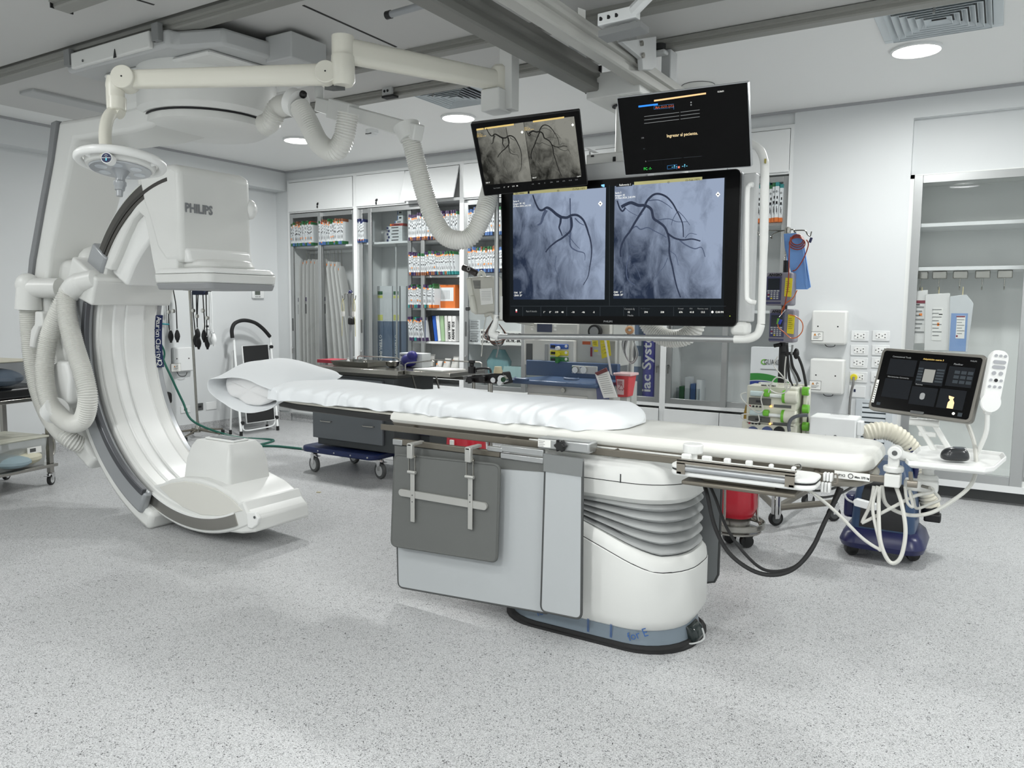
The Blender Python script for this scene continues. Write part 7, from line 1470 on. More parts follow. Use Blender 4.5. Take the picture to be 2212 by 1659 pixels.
for (y, cn, col) in ((749, 'blue', (50, 90, 170)), (763, 'yellow', (215, 205, 50)), (777, 'green', (50, 120, 60))):
    ab(1188, y-5, 1227, y+4, .19, .2, 'gas_panel', mat('gas_'+cn, col, .4), .004); ab(1190, y-3, 1199, y+2, .187, .19, 'gas_display', INK, 0)
    c = ap(1207, y+3, AY+.18); MB().cyl(c, c+V(0, -.035, 0), .016, seg=16).build('gas_knob', WPAINT if cn == 'blue' else mat('gas_'+cn, col, .4), am)
    c = ap(1223, y-1, AY+.188); MB().cyl(c, c+V(0, -.004, 0), .012, seg=16).build('gas_gauge', PAPER, am)
ab(1240, 736, 1330, 788, .25, .6, 'side_panel', AG); ab(1258, 738, 1275, 744, .245, .25, 'orange_label', mat('dull_orange', (190, 90, 50), .5), 0); ab(1275, 750, 1279, 770, .245, .25, 'maroon_label', mat('maroon', (130, 40, 60)), 0); ab(1283, 756, 1291, 760, .245, .25, 'yellow_label', YEL, 0)
c = ap(1288, 716, AY+.2); MB().cyl(c, c+V(0, -.04, 0), .055, seg=24).build('pressure_dial', BLACK, am); MB().cyl(c+V(0, -.04, 0), c+V(0, -.043, 0), .038, seg=24).build('dial_face', mat('dial_face', (150, 152, 152), .3), am)
ab(1278, 700, 1318, 722, .24, .3, 'vaporiser_block', AG2); ab(1136, 787, 1335, 810, .17, .22, 'shelf_backsplash', SH)
ab(1235, 792, 1290, 806, .16, .17, 'gauge_plate', AG2, .003)
for (x, col) in ((1243, (50, 110, 60)), (1261, (50, 90, 170))):
    ab(x-8, 793, x-1, 803, .155, .16, 'gauge_tab', mat('tab_%d' % x, col), 0); c = ap(x, 799, AY+.155); MB().cyl(c, c+V(0, -.01, 0), .03, seg=20).build('cylinder_gauge', CHROME, am); MB().cyl(c+V(0, -.01, 0), c+V(0, -.012, 0), .025, seg=20).build('gauge_face', PAPER, am)
sa, sb = ap(1098, 822, AY-.25), ap(1285, 830, AY-.25)
zsh = ap(1190, 823, AY-.22).z
MB().vslab([(sa.x, AY-.22), (sa.x+.03, AY-.25), (sb.x-.05, AY-.25), (sb.x, AY-.22), (sb.x+.1, AY+.2), (sa.x+.12, AY+.2)], zsh-.035, zsh).build('work_shelf', SH, am, bevel=.012)
for x in (1125, 1232): c = ap(x, 817, AY-.24); MB().tube([c+V(-.05, 0, 0), c+V(-.03, -.02, -.005), c+V(.05, -.02, -.005), c+V(.07, 0, 0)], .01, 8).build('shelf_grip', SH, am)
MB().box(sa.x+.12, AY-.16, .15, sb.x-.0, AY+.55, zsh-.036).build('lower_cabinet', AG, am, bevel=.008)
for z_ in (.62, .42, .2): MB().box(sa.x+.14, AY-.17, z_, sb.x-.10, AY-.158, z_+.17).build('drawer', AG2, am, bevel=.004)
c = ap(1217, 843, AY-.17); MB().cyl(c, c+V(0, -.01, 0), .018).build('drawer_lock', STEEL, am)
for (x, y) in ((sa.x+.16, AY-.1), (sb.x-.06, AY-.1), (sa.x+.16, AY+.5), (sb.x-.06, AY+.5)): caster(am, x, y, .055, .03, .15, ang=1.2)
MB().cyl((sb.x+.05, AY+.3, .2), (sb.x+.05, AY+.3, 1.55), .02).build('side_post', AG, am)
for (x, lb) in ((1240, 'short white cap'), (1250, 'flat white cap')): c = V(ap(x, 783, AY+.24).x, AY+.21, ap(x, 786, AY+.2).z)
# yellow tags, ring tape, cables, clipboard, sharps
for i, (L, lb) in enumerate((([(1279, 734), (1291, 733), (1292, 749), (1280, 748)], 'small yellow tag under the large display'), ([(1296, 735), (1316, 732), (1320, 768), (1300, 775)], 'large tilted yellow paper tag under the large display'))):
    P = [ap(x, y, AY+.12+.02*i) for x, y in L]; t = thing('paper_tag', lb, 'tag', P[2], 'yellow tags'); MB().prism(P, (0, .002, 0)).build('tag_sheet', YEL, t)
    for k in range(4): u = .2+.18*k; MB().tube([P[0].lerp(P[3], u).lerp(P[1].lerp(P[2], u), .15)-V(0, .002, 0), P[0].lerp(P[3], u).lerp(P[1].lerp(P[2], u), .8)-V(0, .002, 0)], .0015, 4, raw=True).build('tag_print', mat('tag_ink', (130, 120, 30), .5), t)
tag(MB().prism([ap(1305, 734, AY+.1), ap(1309, 734, AY+.1), ap(1323, 812, AY+.1), ap(1318, 808, AY+.1)], (0, .003, 0)).build('white_strap', PAPER), 'thin white strap hanging from the handle in front of the yellow tag', 'strap')
tag(MB().tube([ap(1360+7*math.cos(k*.63), 713-6*math.sin(k*.63), AY+.1) for k in range(10)], .012, 8, closed=True, raw=True).build('tape_ring', mat('wood_tan', (196, 152, 112), .6)), 'tan tape ring hanging just under the large display', 'tape ring')
for i in range(5):
    tag(MB().tube([ap(1350+i*3, 722, AY+.12), ap(1344+i*2, 745+i*3, AY+.1), ap(1353+i*2, 772+i*3, AY+.1), ap(1366+i, 785-i*2, AY+.1), ap(1378-i*3, 765, AY+.1), ap(1368+i, 735, AY+.12), ap(1362+i*2, 722, AY+.13)], .005, 6).build('coiled_cable', (GREY, LGREY, DGREY)[i % 3]), 'loop of the thin grey cable bundle hanging right of the yellow tags', 'cable', 'coiled cable bundle')
cbp = [ap(1285, 807, AY-.2), ap(1314, 802, AY-.2), ap(1333, 858, AY-.2), ap(1304, 860, AY-.2)]
cl_ = thing('clipboard', 'clipboard with printed white sheets leaning at the right end of the blue shelf', 'clipboard', cbp[3])
MB().prism([p+V(0, .012, 0) for p in [ap(1284, 804, AY-.2), ap(1312, 800, AY-.2), ap(1314, 863, AY-.2), ap(1288, 863, AY-.2)]], (0, .006, 0)).build('board', mat('board_slate', (90, 96, 130), .5), cl_)
MB().prism(cbp, (0, .005, 0)).build('sheet', PAPER, cl_)
for k in range(10): u = .1+k*.08; MB().tube([cbp[0].lerp(cbp[3], u).lerp(cbp[1].lerp(cbp[2], u), .15)-V(0, .002, 0), cbp[0].lerp(cbp[3], u).lerp(cbp[1].lerp(cbp[2], u), .85)-V(0, .002, 0)], .0012, 4, raw=True).build('print_line', GREY, cl_)
MB().prism([ap(1284, 806, AY-.21), ap(1309, 794, AY-.21), ap(1312, 802, AY-.21), ap(1290, 811, AY-.21)], (0, .012, 0)).build('clip', mat('clip_brown', (110, 50, 50), .4), cl_, bevel=.002)
sy = AY-.05
sp_ = thing('sharps_bin', 'red sharps container with clear lid and biohazard label right of the clipboard', 'sharps container', ap(1344, 858, sy))
a, b, c, d = ap(1328, 811, sy), ap(1360, 811, sy), ap(1356, 858, sy), ap(1334, 858, sy)
MB().loft([[d, c, c+V(-.0, .10, 0), d+V(0, .10, 0)], [a, b, b+V(0, .14, 0), a+V(0, .14, 0)]]).build('container', mat('sharps_red', (205, 70, 74), .35), sp_, bevel=.008)
MB().box(a.x-.01, sy-.01, a.z, b.x+.012, sy+.15, a.z+.02).build('lid', mat('lid_clear_pink', (226, 190, 190), .2), sp_, bevel=.005)
e, f = ap(1335, 852, sy-.004), ap(1348, 819, sy-.012); MB().prism([ap(1334, 852, sy-.006), ap(1347, 853, sy-.006), ap(1348, 820, sy-.006), ap(1332, 819, sy-.006)], (0, .004, 0)).build('label', mat('label_pink', (226, 200, 200), .5), sp_)
c = ap(1342, 838, sy-.008)
for k in range(3): a_ = math.pi/2+k*2.094; MB().tube([c+V(.013*math.cos(a_)+.009*math.cos(a_+j*.7-2.1), 0, .013*math.sin(a_)+.009*math.sin(a_+j*.7-2.1)) for j in range(7)], .002, 5, raw=True).build('biohazard_sign', mat('sign_red', (150, 30, 40), .5), sp_)
for k in range(3): MB().box(ap(1335, 824, sy).x, sy-.01, ap(1335, 824+k*3, sy).z, ap(1345, 824, sy).x, sy-.006, ap(1335, 823+k*3, sy).z).build('label_print', mat('sign_red', (150, 30, 40), .5), sp_)
MB().box(ap(1337, 858, sy).x, sy+.02, .1, ap(1352, 858, sy).x, sy+.08, ap(1344, 858, sy).z).build('bracket', AG, sp_)
# ================================================================ INFUSION STAND
IY = 5.2
ip = lambda x, y, yy=IY: px(x, y, Y=yy)
iv = thing('infusion_stand', 'steel infusion stand with four hooks and black pole on a wheeled base', 'drip stand', (ip(1690, 700).x, IY, 0))
ix = ip(1693, 700).x; ztp = ip(1693, 497).z
MB().cyl((ix, IY, ip(1693, 580).z), (ix, IY, ztp), .010).build('upper_pole', STEEL, iv); MB().cyl((ix, IY, .35), (ix, IY, ip(1693, 560).z), .018).build('lower_pole', BLACK, iv)
MB().lathe([(.018, -.02), (.02, 0), (.014, .02)], (ix, IY, ip(1693, 556).z)).build('pole_collar', CHROME, iv); MB().lathe([(.02, -.02), (.02, .01), (.01, .018)], (ix, IY, ztp)).build('hook_hub', STEEL, iv)
for L in (((1693, 498), (1668, 498), (1655, 499), (1648, 506), (1640, 509), (1637, 500)), ((1693, 498), (1678, 502), (1668, 508), (1668, 515), (1664, 512)), ((1693, 498), (1713, 496), (1716, 501), (1720, 502)), ((1716, 498), (1738, 498), (1744, 506), (1750, 510), (1753, 500))): MB().tube([ip(*q) for q in L], .004, 6).build('hook', STEEL, iv)
bp = lambda a_, r_: V(ix+r_*math.cos(a_), IY+r_*math.sin(a_), 0)
ib = px(1690, 1080, Z=.15)
MB().cyl((ix, IY, .12), (ix, IY, .40), .03).build('base_socket', CHROME, iv)
for (x, y, xe, ye) in ((1600, 1060, 1610, 1085), (1675, 1135, 1675, 1130), (1800, 1125, 1800, 1120), (1745, 1095, 1745, 1090)):
    e = px(x, y, Z=0.0); k_ = V(e.x, e.y, .13); MB().tube([V(ix, IY, .16), k_.lerp(V(ix, IY, .16), .3), k_], .022, 8, raw=True).build('base_leg', DSTEEL, iv); caster(iv, e.x, e.y, .05, .028, .13, ang=.8, tyre=RUBBER, hub=DGREY, brake=False)
PG = mat('pump_grey', (134, 132, 142), .45); PN = mat('pump_navy', (70, 72, 104), .4)
def pump(x0, y0, x1, y1, yy, label, xl):
    a, b = ip(x0, y1, yy), ip(x1, y0, yy); t = thing('infusion_pump', label, 'infusion pump', (a.x, yy, a.z), 'infusion pumps'); w = b.x-a.x; h_ = b.z-a.z
    MB().box(a.x, yy, a.z, b.x, yy+.12, b.z).build('case', PG, t, bevel=.012)
    MB().box(a.x+w*.04, yy-.004, a.z+h_*.16, a.x+w*.60, yy, a.z+h_*.88).build('front_panel', PN, t, bevel=.002); MB().box(a.x+w*.10, yy-.006, a.z+h_*.48, a.x+w*.54, yy-.004, a.z+h_*.82).build('pump_screen', mat('pump_screen', (50, 54, 60), .2), t)
    for i in range(4):
        MB().box(a.x+w*(.08+.12*i), yy-.007, a.z+h_*.425, a.x+w*(.17+.12*i), yy-.004, a.z+h_*.465).build('soft_key', LGREY, t)
        for j in range(4): MB().box(a.x+w*(.10+.11*i), yy-.007, a.z+h_*(.20+.055*j), a.x+w*(.17+.11*i), yy-.004, a.z+h_*(.235+.055*j)).build('key', (mat('key_blue', (50, 50, 140)) if i == 0 and j == 0 else YEL if i == 1 and j == 0 else mat('key_red', (150, 50, 60)) if i == 0 and j == 2 else LGREY), t)
    text('ANGIO', (a.x+w*.12, yy-.004, a.z+h_*.895), .022, t, INK, bold=.05, name='handwriting', width=w*.5)
    MB().box(a.x+w*.02, yy-.003, a.z+h_*.05, a.x+w*.6, yy, a.z+h_*.11).build('name_strip', PN, t)
    MB().prism([(a.x+w*.72, yy-.006, a.z+h_*.28), (a.x+w*.98, yy-.006, a.z+h_*.26), (a.x+w*1.0, yy-.004, a.z+h_*.82), (a.x+w*.74, yy-.004, a.z+h_*.84)], (0, .003, 0)).build('yellow_tag', YEL, t)
    for k in range(6): MB().box(a.x+w*.77, yy-.008, a.z+h_*(.42+.06*k), a.x+w*(.92-.03*(k % 2)), yy-.006, a.z+h_*(.43+.06*k)).build('tag_print', mat('tag_ink', (130, 120, 30), .5), t)
    MB().box(ix-.03, yy+.121, (a.z+b.z)/2-.03, ix+.02, IY-.0, (a.z+b.z)/2+.03).build('pole_clamp', BLACK, t)
    return t
pump(1652, 588, 1713, 660, IY-.15, 'upper grey infusion pump marked ANGIO with yellow tag', 0); pump(1659, 668, 1718, 739, IY-.15, 'lower grey infusion pump marked ANGIO with yellow tag', 0)
MB().cyl((ix+.01, IY-.02, ip(1690, 740).z), (ix+.01, IY-.02, .9), .028).build('black_column', BLACK, iv)
c = ip(1672, 747, IY-.05); MB().cyl(c, V(ix, IY-.05, c.z+.01), .012).build('clamp_lever', BLACK, iv); c = ip(1720, 764, IY-.04); MB().cyl(V(ix, IY-.04, c.z), c, .01).build('clamp_arm', BLACK, iv); MB().ball(tuple(c), .018, .018, .035).build('clamp_knob', BLACK, iv)
# drape and red tube
dr_ = thing('blue_drape', 'light blue paper drape hanging from the infusion stand hooks', 'drape', ip(1730, 620))
L = [(1693, 505), (1708, 504), (1718, 503), (1733, 512), (1738, 535), (1744, 580), (1751, 620), (1743, 625), (1716, 625), (1710, 595), (1704, 570), (1695, 535)]
P = [ip(x, y, IY-.04-.02*(k % 2)) for k, (x, y) in enumerate(L)]; MB().loft([P, [p+V(0, .012, 0) for p in P]]).build('drape_sheet', mat('drape_blue', (122, 166, 228), .8, bump=.4, bscale=25), dr_)
MB().prism([ip(1734, 535, IY-.062), ip(1740, 572, IY-.062), ip(1743, 625, IY-.062), ip(1741, 600, IY-.062)], (0, .004, 0)).build('drape_fold', mat('drape_blue_light', (150, 188, 238), .8), dr_)
RT2 = mat('tube_red_brown', (150, 62, 44), .35)
rt = thing('tubing', 'coiled red-brown tubing over the blue drape running down to the pumps', 'tubing', ip(1725, 530))
for k in range(3): MB().tube([ip(1722+(13+k*2)*math.cos(j*.524), 518+k*4-(11+k)*math.sin(j*.524), IY-.07-.004*k) for j in range(12)], .0035, 6, closed=True).build('coil', RT2, rt)
MB().tube([ip(x, y, IY-.19) for x, y in ((1708, 512), (1705, 540), (1704, 590), (1702, 620), (1696, 655), (1693, 670))], .0035, 6).build('tube', RT2, rt)
MB().tube([ip(x, y, IY-.08) for x, y in ((1742, 518), (1746, 530), (1735, 560), (1720, 582), (1712, 585))], .0035, 6).build('tube', RT2, rt)
MB().tube([ip(x, y, IY-.19) for x, y in ((1722, 627), (1712, 645), (1698, 655), (1690, 668), (1688, 680))], .003, 6).build('tube', mat('tube_orange', (200, 100, 40), .35), rt)
MB().tube([ip(x, y, IY-.2) for x, y in ((1705, 680), (1720, 684), (1733, 697), (1733, 715), (1722, 728), (1708, 730), (1694, 718), (1682, 708), (1680, 697))], .003, 6).build('tube', mat('tube_orange', (200, 100, 40), .35), rt)
MB().cyl(ip(1701, 672, IY-.2), ip(1687, 688, IY-.2), .018, seg=10).build('drip_chamber', CLEAR, rt); MB().cyl(ip(1687, 690, IY-.2), ip(1683, 700, IY-.2), .01, seg=8).build('blue_clip', mat('clip_blue', (40, 60, 170), .4), rt); MB().cyl(ip(1682, 688, IY-.2), ip(1680, 700, IY-.2), .008, seg=8).build('green_clip', GREENM, rt)
c = ip(1749, 524, IY-.08); MB().cyl(c, c+V(.01, 0, .03), .008, seg=8).build('connector', NAVY, rt)
# syringe pump rack
SYY = 4.75
sp = lambda x, y, yy=SYY: px(x, y, Y=yy)
SPG = mat('syringe_pump_cream', (206, 206, 192), .45)
def spump(y0, y1, label, x0=1612, x1=1722, full=True):
    a, b = sp(x0, y1), sp(x1, y0); w, h_ = b.x-a.x, b.z-a.z; t = thing('syringe_pump', label, 'syringe pump', (a.x, SYY, a.z), 'stacked syringe pumps')
    MB().box(a.x, SYY, a.z, b.x, SYY+.16, b.z).build('case', SPG, t, bevel=.008)
    MB().box(a.x+w*.05, SYY-.006, a.z+h_*.16, a.x+w*.50, SYY, a.z+h_*.46).build('dark_display', mat('pump_slate', (84, 84, 80), .4), t, bevel=.004); MB().box(a.x+w*.56, SYY-.004, a.z+h_*.10, a.x+w*.90, SYY, a.z+h_*.22).build('lower_strip', DGREY, t); MB().box(a.x+w*.2, SYY-.008, a.z+h_*.26, a.x+w*.32, SYY-.006, a.z+h_*.36).build('lcd', INK, t)
    for k in range(4): c = V(a.x+w*(.08+.07*k), SYY-.003, a.z+h_*.08); MB().cyl(c, c+V(0, -.006, 0), .006, seg=10).build('button', mat('key_red', (150, 50, 60)) if k == 0 else INK, t)
    c = V(a.x+w*.505, SYY-.004, a.z+h_*.13); MB().cyl(c, c+V(0, -.005, 0), .006, seg=10).build('indicator_lamp', mat('amber_lamp', (255, 180, 90), .4, emit=2), t)
    MB().cyl((a.x+w*.10, SYY-.018, a.z+h_*.66), (a.x+w*.40, SYY-.018, a.z+h_*.66), .016, seg=14).build('syringe_barrel', mat('syringe_pale', (190, 206, 206), .2), t); MB().box(a.x+w*.37, SYY-.045, a.z+h_*.56, a.x+w*.49, SYY, a.z+h_*.88).build('green_clamp', GREENM, t, bevel=.008)
    MB().cyl((a.x+w*.49, SYY-.018, a.z+h_*.62), (a.x+w*.82, SYY-.018, a.z+h_*.60), .011, seg=12).build('plunger', WPAINT, t)
    c = V(a.x+w*.86, SYY-.015, a.z+h_*.6); MB().cyl(c-V(.03, 0, 0), c+V(.05, 0, 0), .036, seg=18).build('plunger_drive', SPG, t, bevel=.006); MB().cyl(c-V(.034, 0, 0), c-V(.018, 0, 0), .038, seg=18).build('green_ring', GREENM, t)
    return t
spump(838, 880, 'upper cream syringe pump with green clamp in the rack behind the table'); spump(884, 916, 'middle cream syringe pump with green clamp in the rack behind the table', 1611, 1719)
a, b = sp(1612, 945), sp(1722, 917)
rk = thing('pump_rack', 'cream rack frame with green side knobs holding the syringe pumps', 'pump rack', (a.x, SYY, .4))
MB().box(a.x-.03, SYY+.0, a.z-.03, b.x, SYY+.2, b.z-.005).build('rack_base', SPG, rk, bevel=.006); rx_ = sp(1726, 880).x
MB().box(rx_, SYY+.10, a.z-.03, rx_+.025, SYY+.2, sp(1726, 838).z).build('side_column', SPG, rk, bevel=.006)
MB().box(a.x+.02, SYY+.161, a.z, rx_, SYY+.2, sp(1726, 836).z).build('rack_back', SPG, rk)
for y in (845, 883, 921): c = sp(1737, y, SYY+.08); MB().cyl(V(rx_+.04, c.y, c.z), c+V(.015, 0, 0), .014, seg=14).build('knob_shaft', WPAINT, rk); MB().cyl(c-V(.01, 0, 0), c+V(.028, 0, 0), .026, seg=20).build('green_knob', GREENM, rk, bevel=.004)
MB().box(ix-.03, SYY+.2, a.z+.10, ix+.03, IY-.03, a.z+.16).build('pole_clamp', STEEL, rk)
for x in (1627, 1658, 1684): c = sp(x, 932, SYY-.0); MB().cyl(c, c+V(0, -.02, 0), .032, seg=18).build('blue_dial' if x < 1680 else 'black_dial', mat('dial_blue', (66, 78, 120), .4) if x < 1680 else BLACK, rk)
a2, b2 = sp(1643, 838, SYY+.01), sp(1678, 831, SYY+.01); MB().box(a2.x, SYY+.01, a2.z, b2.x, SYY+.014, b2.z+.01).build('name_label', PAPER, rk); text('INFUSOMAT  CUNA 3', (a2.x+.004, SYY+.008, a2.z+.008), .018, rk, INK, bold=.03, name='handwriting', width=b2.x-a2.x-.01)
for k, L in enumerate((((1660, 848), (1668, 825), (1680, 815), (1700, 822), (1708, 835), (1690, 850), (1668, 845), (1655, 830)), ((1698, 770), (1695, 800), (1696, 838)), ((1680, 770), (1672, 790), (1690, 812), (1700, 828), (1698, 845)), ((1650, 846), (1644, 862), (1648, 885), (1634, 890), (1605, 865), (1601, 852), (1612, 848)), ((1638, 895), (1640, 910), (1628, 912), (1605, 905), (1602, 896), (1618, 894)))):
    tag(MB().tube([sp(x, y, SYY-.05) for x, y in L], .0035, 6).build('infusion_line', WC), 'thin white infusion line tangled over the syringe pumps', 'infusion line', 'white lines over the syringe pumps')
for k, (L, lb) in enumerate(((((1708, 765), (1712, 790), (1722, 810), (1728, 825)), 'black lead from the clamp knob to the rack top'), (((1724, 770), (1732, 790), (1738, 815), (1742, 845), (1743, 900), (1744, 930)), 'thick black cable running down right of the syringe pumps'), (((1700, 745), (1702, 780), (1705, 815), (1712, 835)), 'black cable left one beside the steel pole'), (((1712, 745), (1708, 790), (1716, 812), (1722, 830), (1712, 838)), 'grey looped cable beside the steel pole'))):
    tag(MB().tube([sp(x, y, SYY+.12) for x, y in L], .008 if k != 3 else .006, 8).build('cable', RUBBER if k != 3 else GREY), lb, 'cable')
tag(MB().tube([sp(x, y, SYY-.08) for x, y in ((1745, 897), (1725, 898), (1710, 905), (1704, 918), (1705, 932))], .010, 8).build('cable', mat('cable_slate', (84, 88, 94), .5)), 'thick slate cable curving from the white box down in front of the pumps', 'cable')
MB().prism([sp(1612, 870, SYY+.1), sp(1607, 890, SYY+.1), sp(1606, 905, SYY+.1), sp(1612, 905, SYY+.1)], (0, .02, 0)).build('ochre_edge', mat('ochre', (150, 120, 40), .5), rk)
# white supply box right of the pumps
wy = 4.75; a, b = px(1747, 945, Y=wy), px(1850, 903, Y=wy)
wb = thing('equipment_box', 'plain white metal equipment box with top handle, right of the syringe pumps', 'equipment box', (a.x, wy, .3))
MB().box(a.x, wy, a.z-.18, b.x, wy+.20, px(1800, 903, Y=wy).z).build('case', WPAINT, wb, bevel=.008)
for k in (0, 1): MB().box(a.x+.10-.0*k, wy+.08+k*.04, b.z+.0005, a.x+.2, wy+.085+k*.04, b.z+.002).build('top_slot', GREY, wb)
c = px(1858, 925, Y=wy+.05); MB().box(b.x, wy+.02, c.z-.04, b.x+.03, wy+.1, c.z+.04).build('side_latch', WPAINT, wb, bevel=.006)
for x in (1783, 1804): c = px(x, 943, Y=wy-.0); MB().cyl(c, c+V(0, -.006, 0), .009).build('button', DGREY, wb)
MB().box(rx_+.04, wy+.10, a.z-.10, a.x, wy+.15, a.z-.05).build('rack_bracket', DSTEEL, wb)
# red bag bin on steel frame
rx0 = px(1590, 1180, Z=.0); RBX, RBY = px(1588, 1100, Y=4.75).x, 4.75
rbb = thing('waste_bin', 'round steel waste frame with red biohazard bag, right of the pedestal', 'waste bin', (RBX, RBY, 0))
zb0, zb1 = px(1590, 1112, Y=RBY).z, px(1590, 1035, Y=RBY).z
MB().loft([[(RBX+u*.125, RBY+v*.125, zb0) for u, v in rrect(1.7, 1.7, .7, 5)], [(RBX+u*.145, RBY+v*.14, zb0+.06) for u, v in rrect(1.8, 1.8, .7, 5)], [(RBX+u*.14, RBY+v*.14, (zb0+zb1)/2) for u, v in rrect(1.8, 1.8, .7, 5)], [(RBX+u*.135, RBY+v*.135, zb1) for u, v in rrect(1.8, 1.8, .7, 5)]]).build('red_bag', mat('bag_red_film', (178, 38, 52), .22, bump=.6, bscale=18), rbb)
MB().lathe([(.085, .10), (.10, zb0+.02)], (RBX, RBY, 0)).build('inner_bin', STEEL, rbb)
MB().lathe([(.175, .125), (.18, .13), (.18, .16), (.175, .165), (.168, .145)], (RBX, RBY, 0), cap=False).build('bumper_ring', STEEL, rbb)
MB().lathe([(.16, .10), (.16, .11)], (RBX, RBY, 0)).build('base_plate', STEEL, rbb)
for a_ in (.3, 2.4, 4.5): d = V(math.cos(a_), math.sin(a_), 0); MB().tube([V(RBX, RBY, .11)+d*.17, V(RBX, RBY, .2)+d*.13, V(RBX, RBY, zb1-.02)+d*.135], .008, 8).build('frame_rod', STEEL, rbb)
for q in ((1612, 1182), (1575, 1172), (1600, 1140)): p = px(*q, Z=.0); caster(rbb, p.x, p.y, .04, .04, .1, ang=.6, tyre=BLACK, hub=BLACK, fork=BLACK)
# ================================================================ BLUE WARMING UNIT / VACUUM with cream hose
VY0 = 4.9
f0, f1 = px(1838, 1200, Z=0), px(1970, 1212, Z=0)
vc = thing('warming_unit', 'blue wheeled warming unit with wide cream ribbed hose at the foot of the table', 'medical device', ((f0.x+f1.x)/2, f0.y+.2, 0))
mxx = (f0.x+f1.x)/2; vy = f0.y+.16
MB().loft([[(mxx+u, vy+v, z_) for u, v in rrect(w_, d_, r_, 5)] for w_, d_, r_, z_ in ((.44, .46, .10, .07), (.46, .48, .10, .10), (.42, .44, .08, .15), (.36, .38, .08, .18))]).build('base_skirt', NAVY, vc)
lo5 = [(.345, .36, .05, .16), (.325, .34, .05, .34), (.29, .30, .05, .46), (.26, .25, .05, .52), (.22, .2, .05, .58)]
MB().loft([[(mxx+u, vy+v, z_) for u, v in rrect(w_, d_, r_, 5)] for w_, d_, r_, z_ in lo5]).build('body', VACB, vc)
MB().loft([[(mxx+u*k, vy-.175+.02*(k2), z_) for u in (-.115, .115)] + [(mxx+u*k, vy-.14+.02*k2, z_) for u in (.115, -.115)] for k, k2, z_ in ((1.05, -.3, .19), (1, .1, .38), (.85, 1.2, .46))]).build('black_front', mat('black_gloss', (10, 11, 14), .15), vc)
c = px(1868, 1020, Y=vy); MB().tube([V(mxx-.09, vy-.08, .50), V(mxx-.11, vy-.06, .66), V(mxx-.02, vy-.02, .74), V(mxx+.08, vy+.0, .70), V(mxx+.14, vy+.02, .55), V(mxx+.13, vy+.04, .45)], .018, 10).build('carry_handle', NAVY, vc)
for q in ((1838, 1197), (1970, 1210)): p = px(*q, Z=0); caster(vc, p.x, p.y, .038, .045, .09, ang=.5, tyre=BLACK, hub=BLACK, fork=BLACK)
for q in (f0, f1): caster(vc, q.x+.01, q.y+.33, .038, .045, .09, ang=.5, tyre=BLACK, hub=BLACK, fork=BLACK)
MB().box(mxx-.17-.06, vy-.05, .20, mxx-.16, vy+.1, .34).build('side_flare', NAVY, vc, bevel=.02)
hp = [(1866, 938), (1900, 930), (1935, 938), (1965, 965), (1985, 1000), (1995, 1040), (2005, 1075), (2010, 1095)]
MB().hose([px(x, y, Y=vy-.05+.03*i) for i, (x, y) in enumerate(hp)], .055, .022, .88).build('ribbed_hose', mat('hose_cream', (214, 210, 194), .5), vc)
a = px(2010, 1092, Y=vy+.15); MB().cyl(a, a-V(0, 0, .05), .05, seg=18).build('hose_nozzle', BLACK, vc); MB().box(a.x-.03, a.y-.05, a.z-.09, a.x+.06, a.y+.02, a.z-.04).build('nozzle_clip', BLACK, vc, bevel=.008)
m_ = px(1880, 1100, Y=vy-.22); rcx = thing('remote_box', 'small white remote connector box hanging in front of the blue unit', 'connector box', m_)
MB().prism([px(1842, 1082, Y=vy-.24), px(1850, 1078, Y=vy-.24), px(1895, 1090, Y=vy-.24), px(1897, 1102, Y=vy-.24), px(1885, 1104, Y=vy-.24), px(1845, 1093, Y=vy-.24)], (0, .04, 0)).build('case', WPAINT, rcx, bevel=.004)
MB().tube([px(x, y, Y=vy-.22) for x, y in ((1845, 1086), (1830, 1078), (1822, 1062), (1825, 1045))], .006, 6).build('lead', LGREY, rcx)
# ================================================================ RIGHT BACK WALL DEVICES
YP = YB
for i, (x0, y0, x1, y1, lb) in enumerate(((1751, 671, 1830, 743, 'upper white wall box with two screws and a warning sticker'), (1747, 777, 1824, 849, 'lower white wall box with two screws and a warning sticker'))):
    a, b = px(x0, y1, Y=YP-.10), px(x1, y0, Y=YP-.10); t = thing('wall_box', lb, 'wall box', (a.x, YP, a.z), 'white wall boxes on the right')
    MB().box(a.x, YP-.10, a.z, b.x, YP-.0, b.z).build('cover', WHITE, t, bevel=.015)
    for f_ in (.19, .76): c = V(a.x+(b.x-a.x)*f_, YP-.101, a.z+(b.z-a.z)*.53); MB().cyl(c, c+V(0, .003, 0), .006, seg=10).build('screw_hole', INK, t)
    warn(t, V(a.x+(b.x-a.x)*.18, YP-.1012, a.z+(b.z-a.z)*.24), V(0, -1, 0), V(1, 0, 0))
    MB().tube([V(a.x+.10, YP-.04, a.z), V(a.x+.12, YP-.04, a.z-.02), V(a.x+.17, YP-.04, a.z-.018), V(a.x+.18, YP-.04, a.z)], .003, 5).build('loose_wire', INK, t)
names = ['top', 'second', 'third', 'fourth']
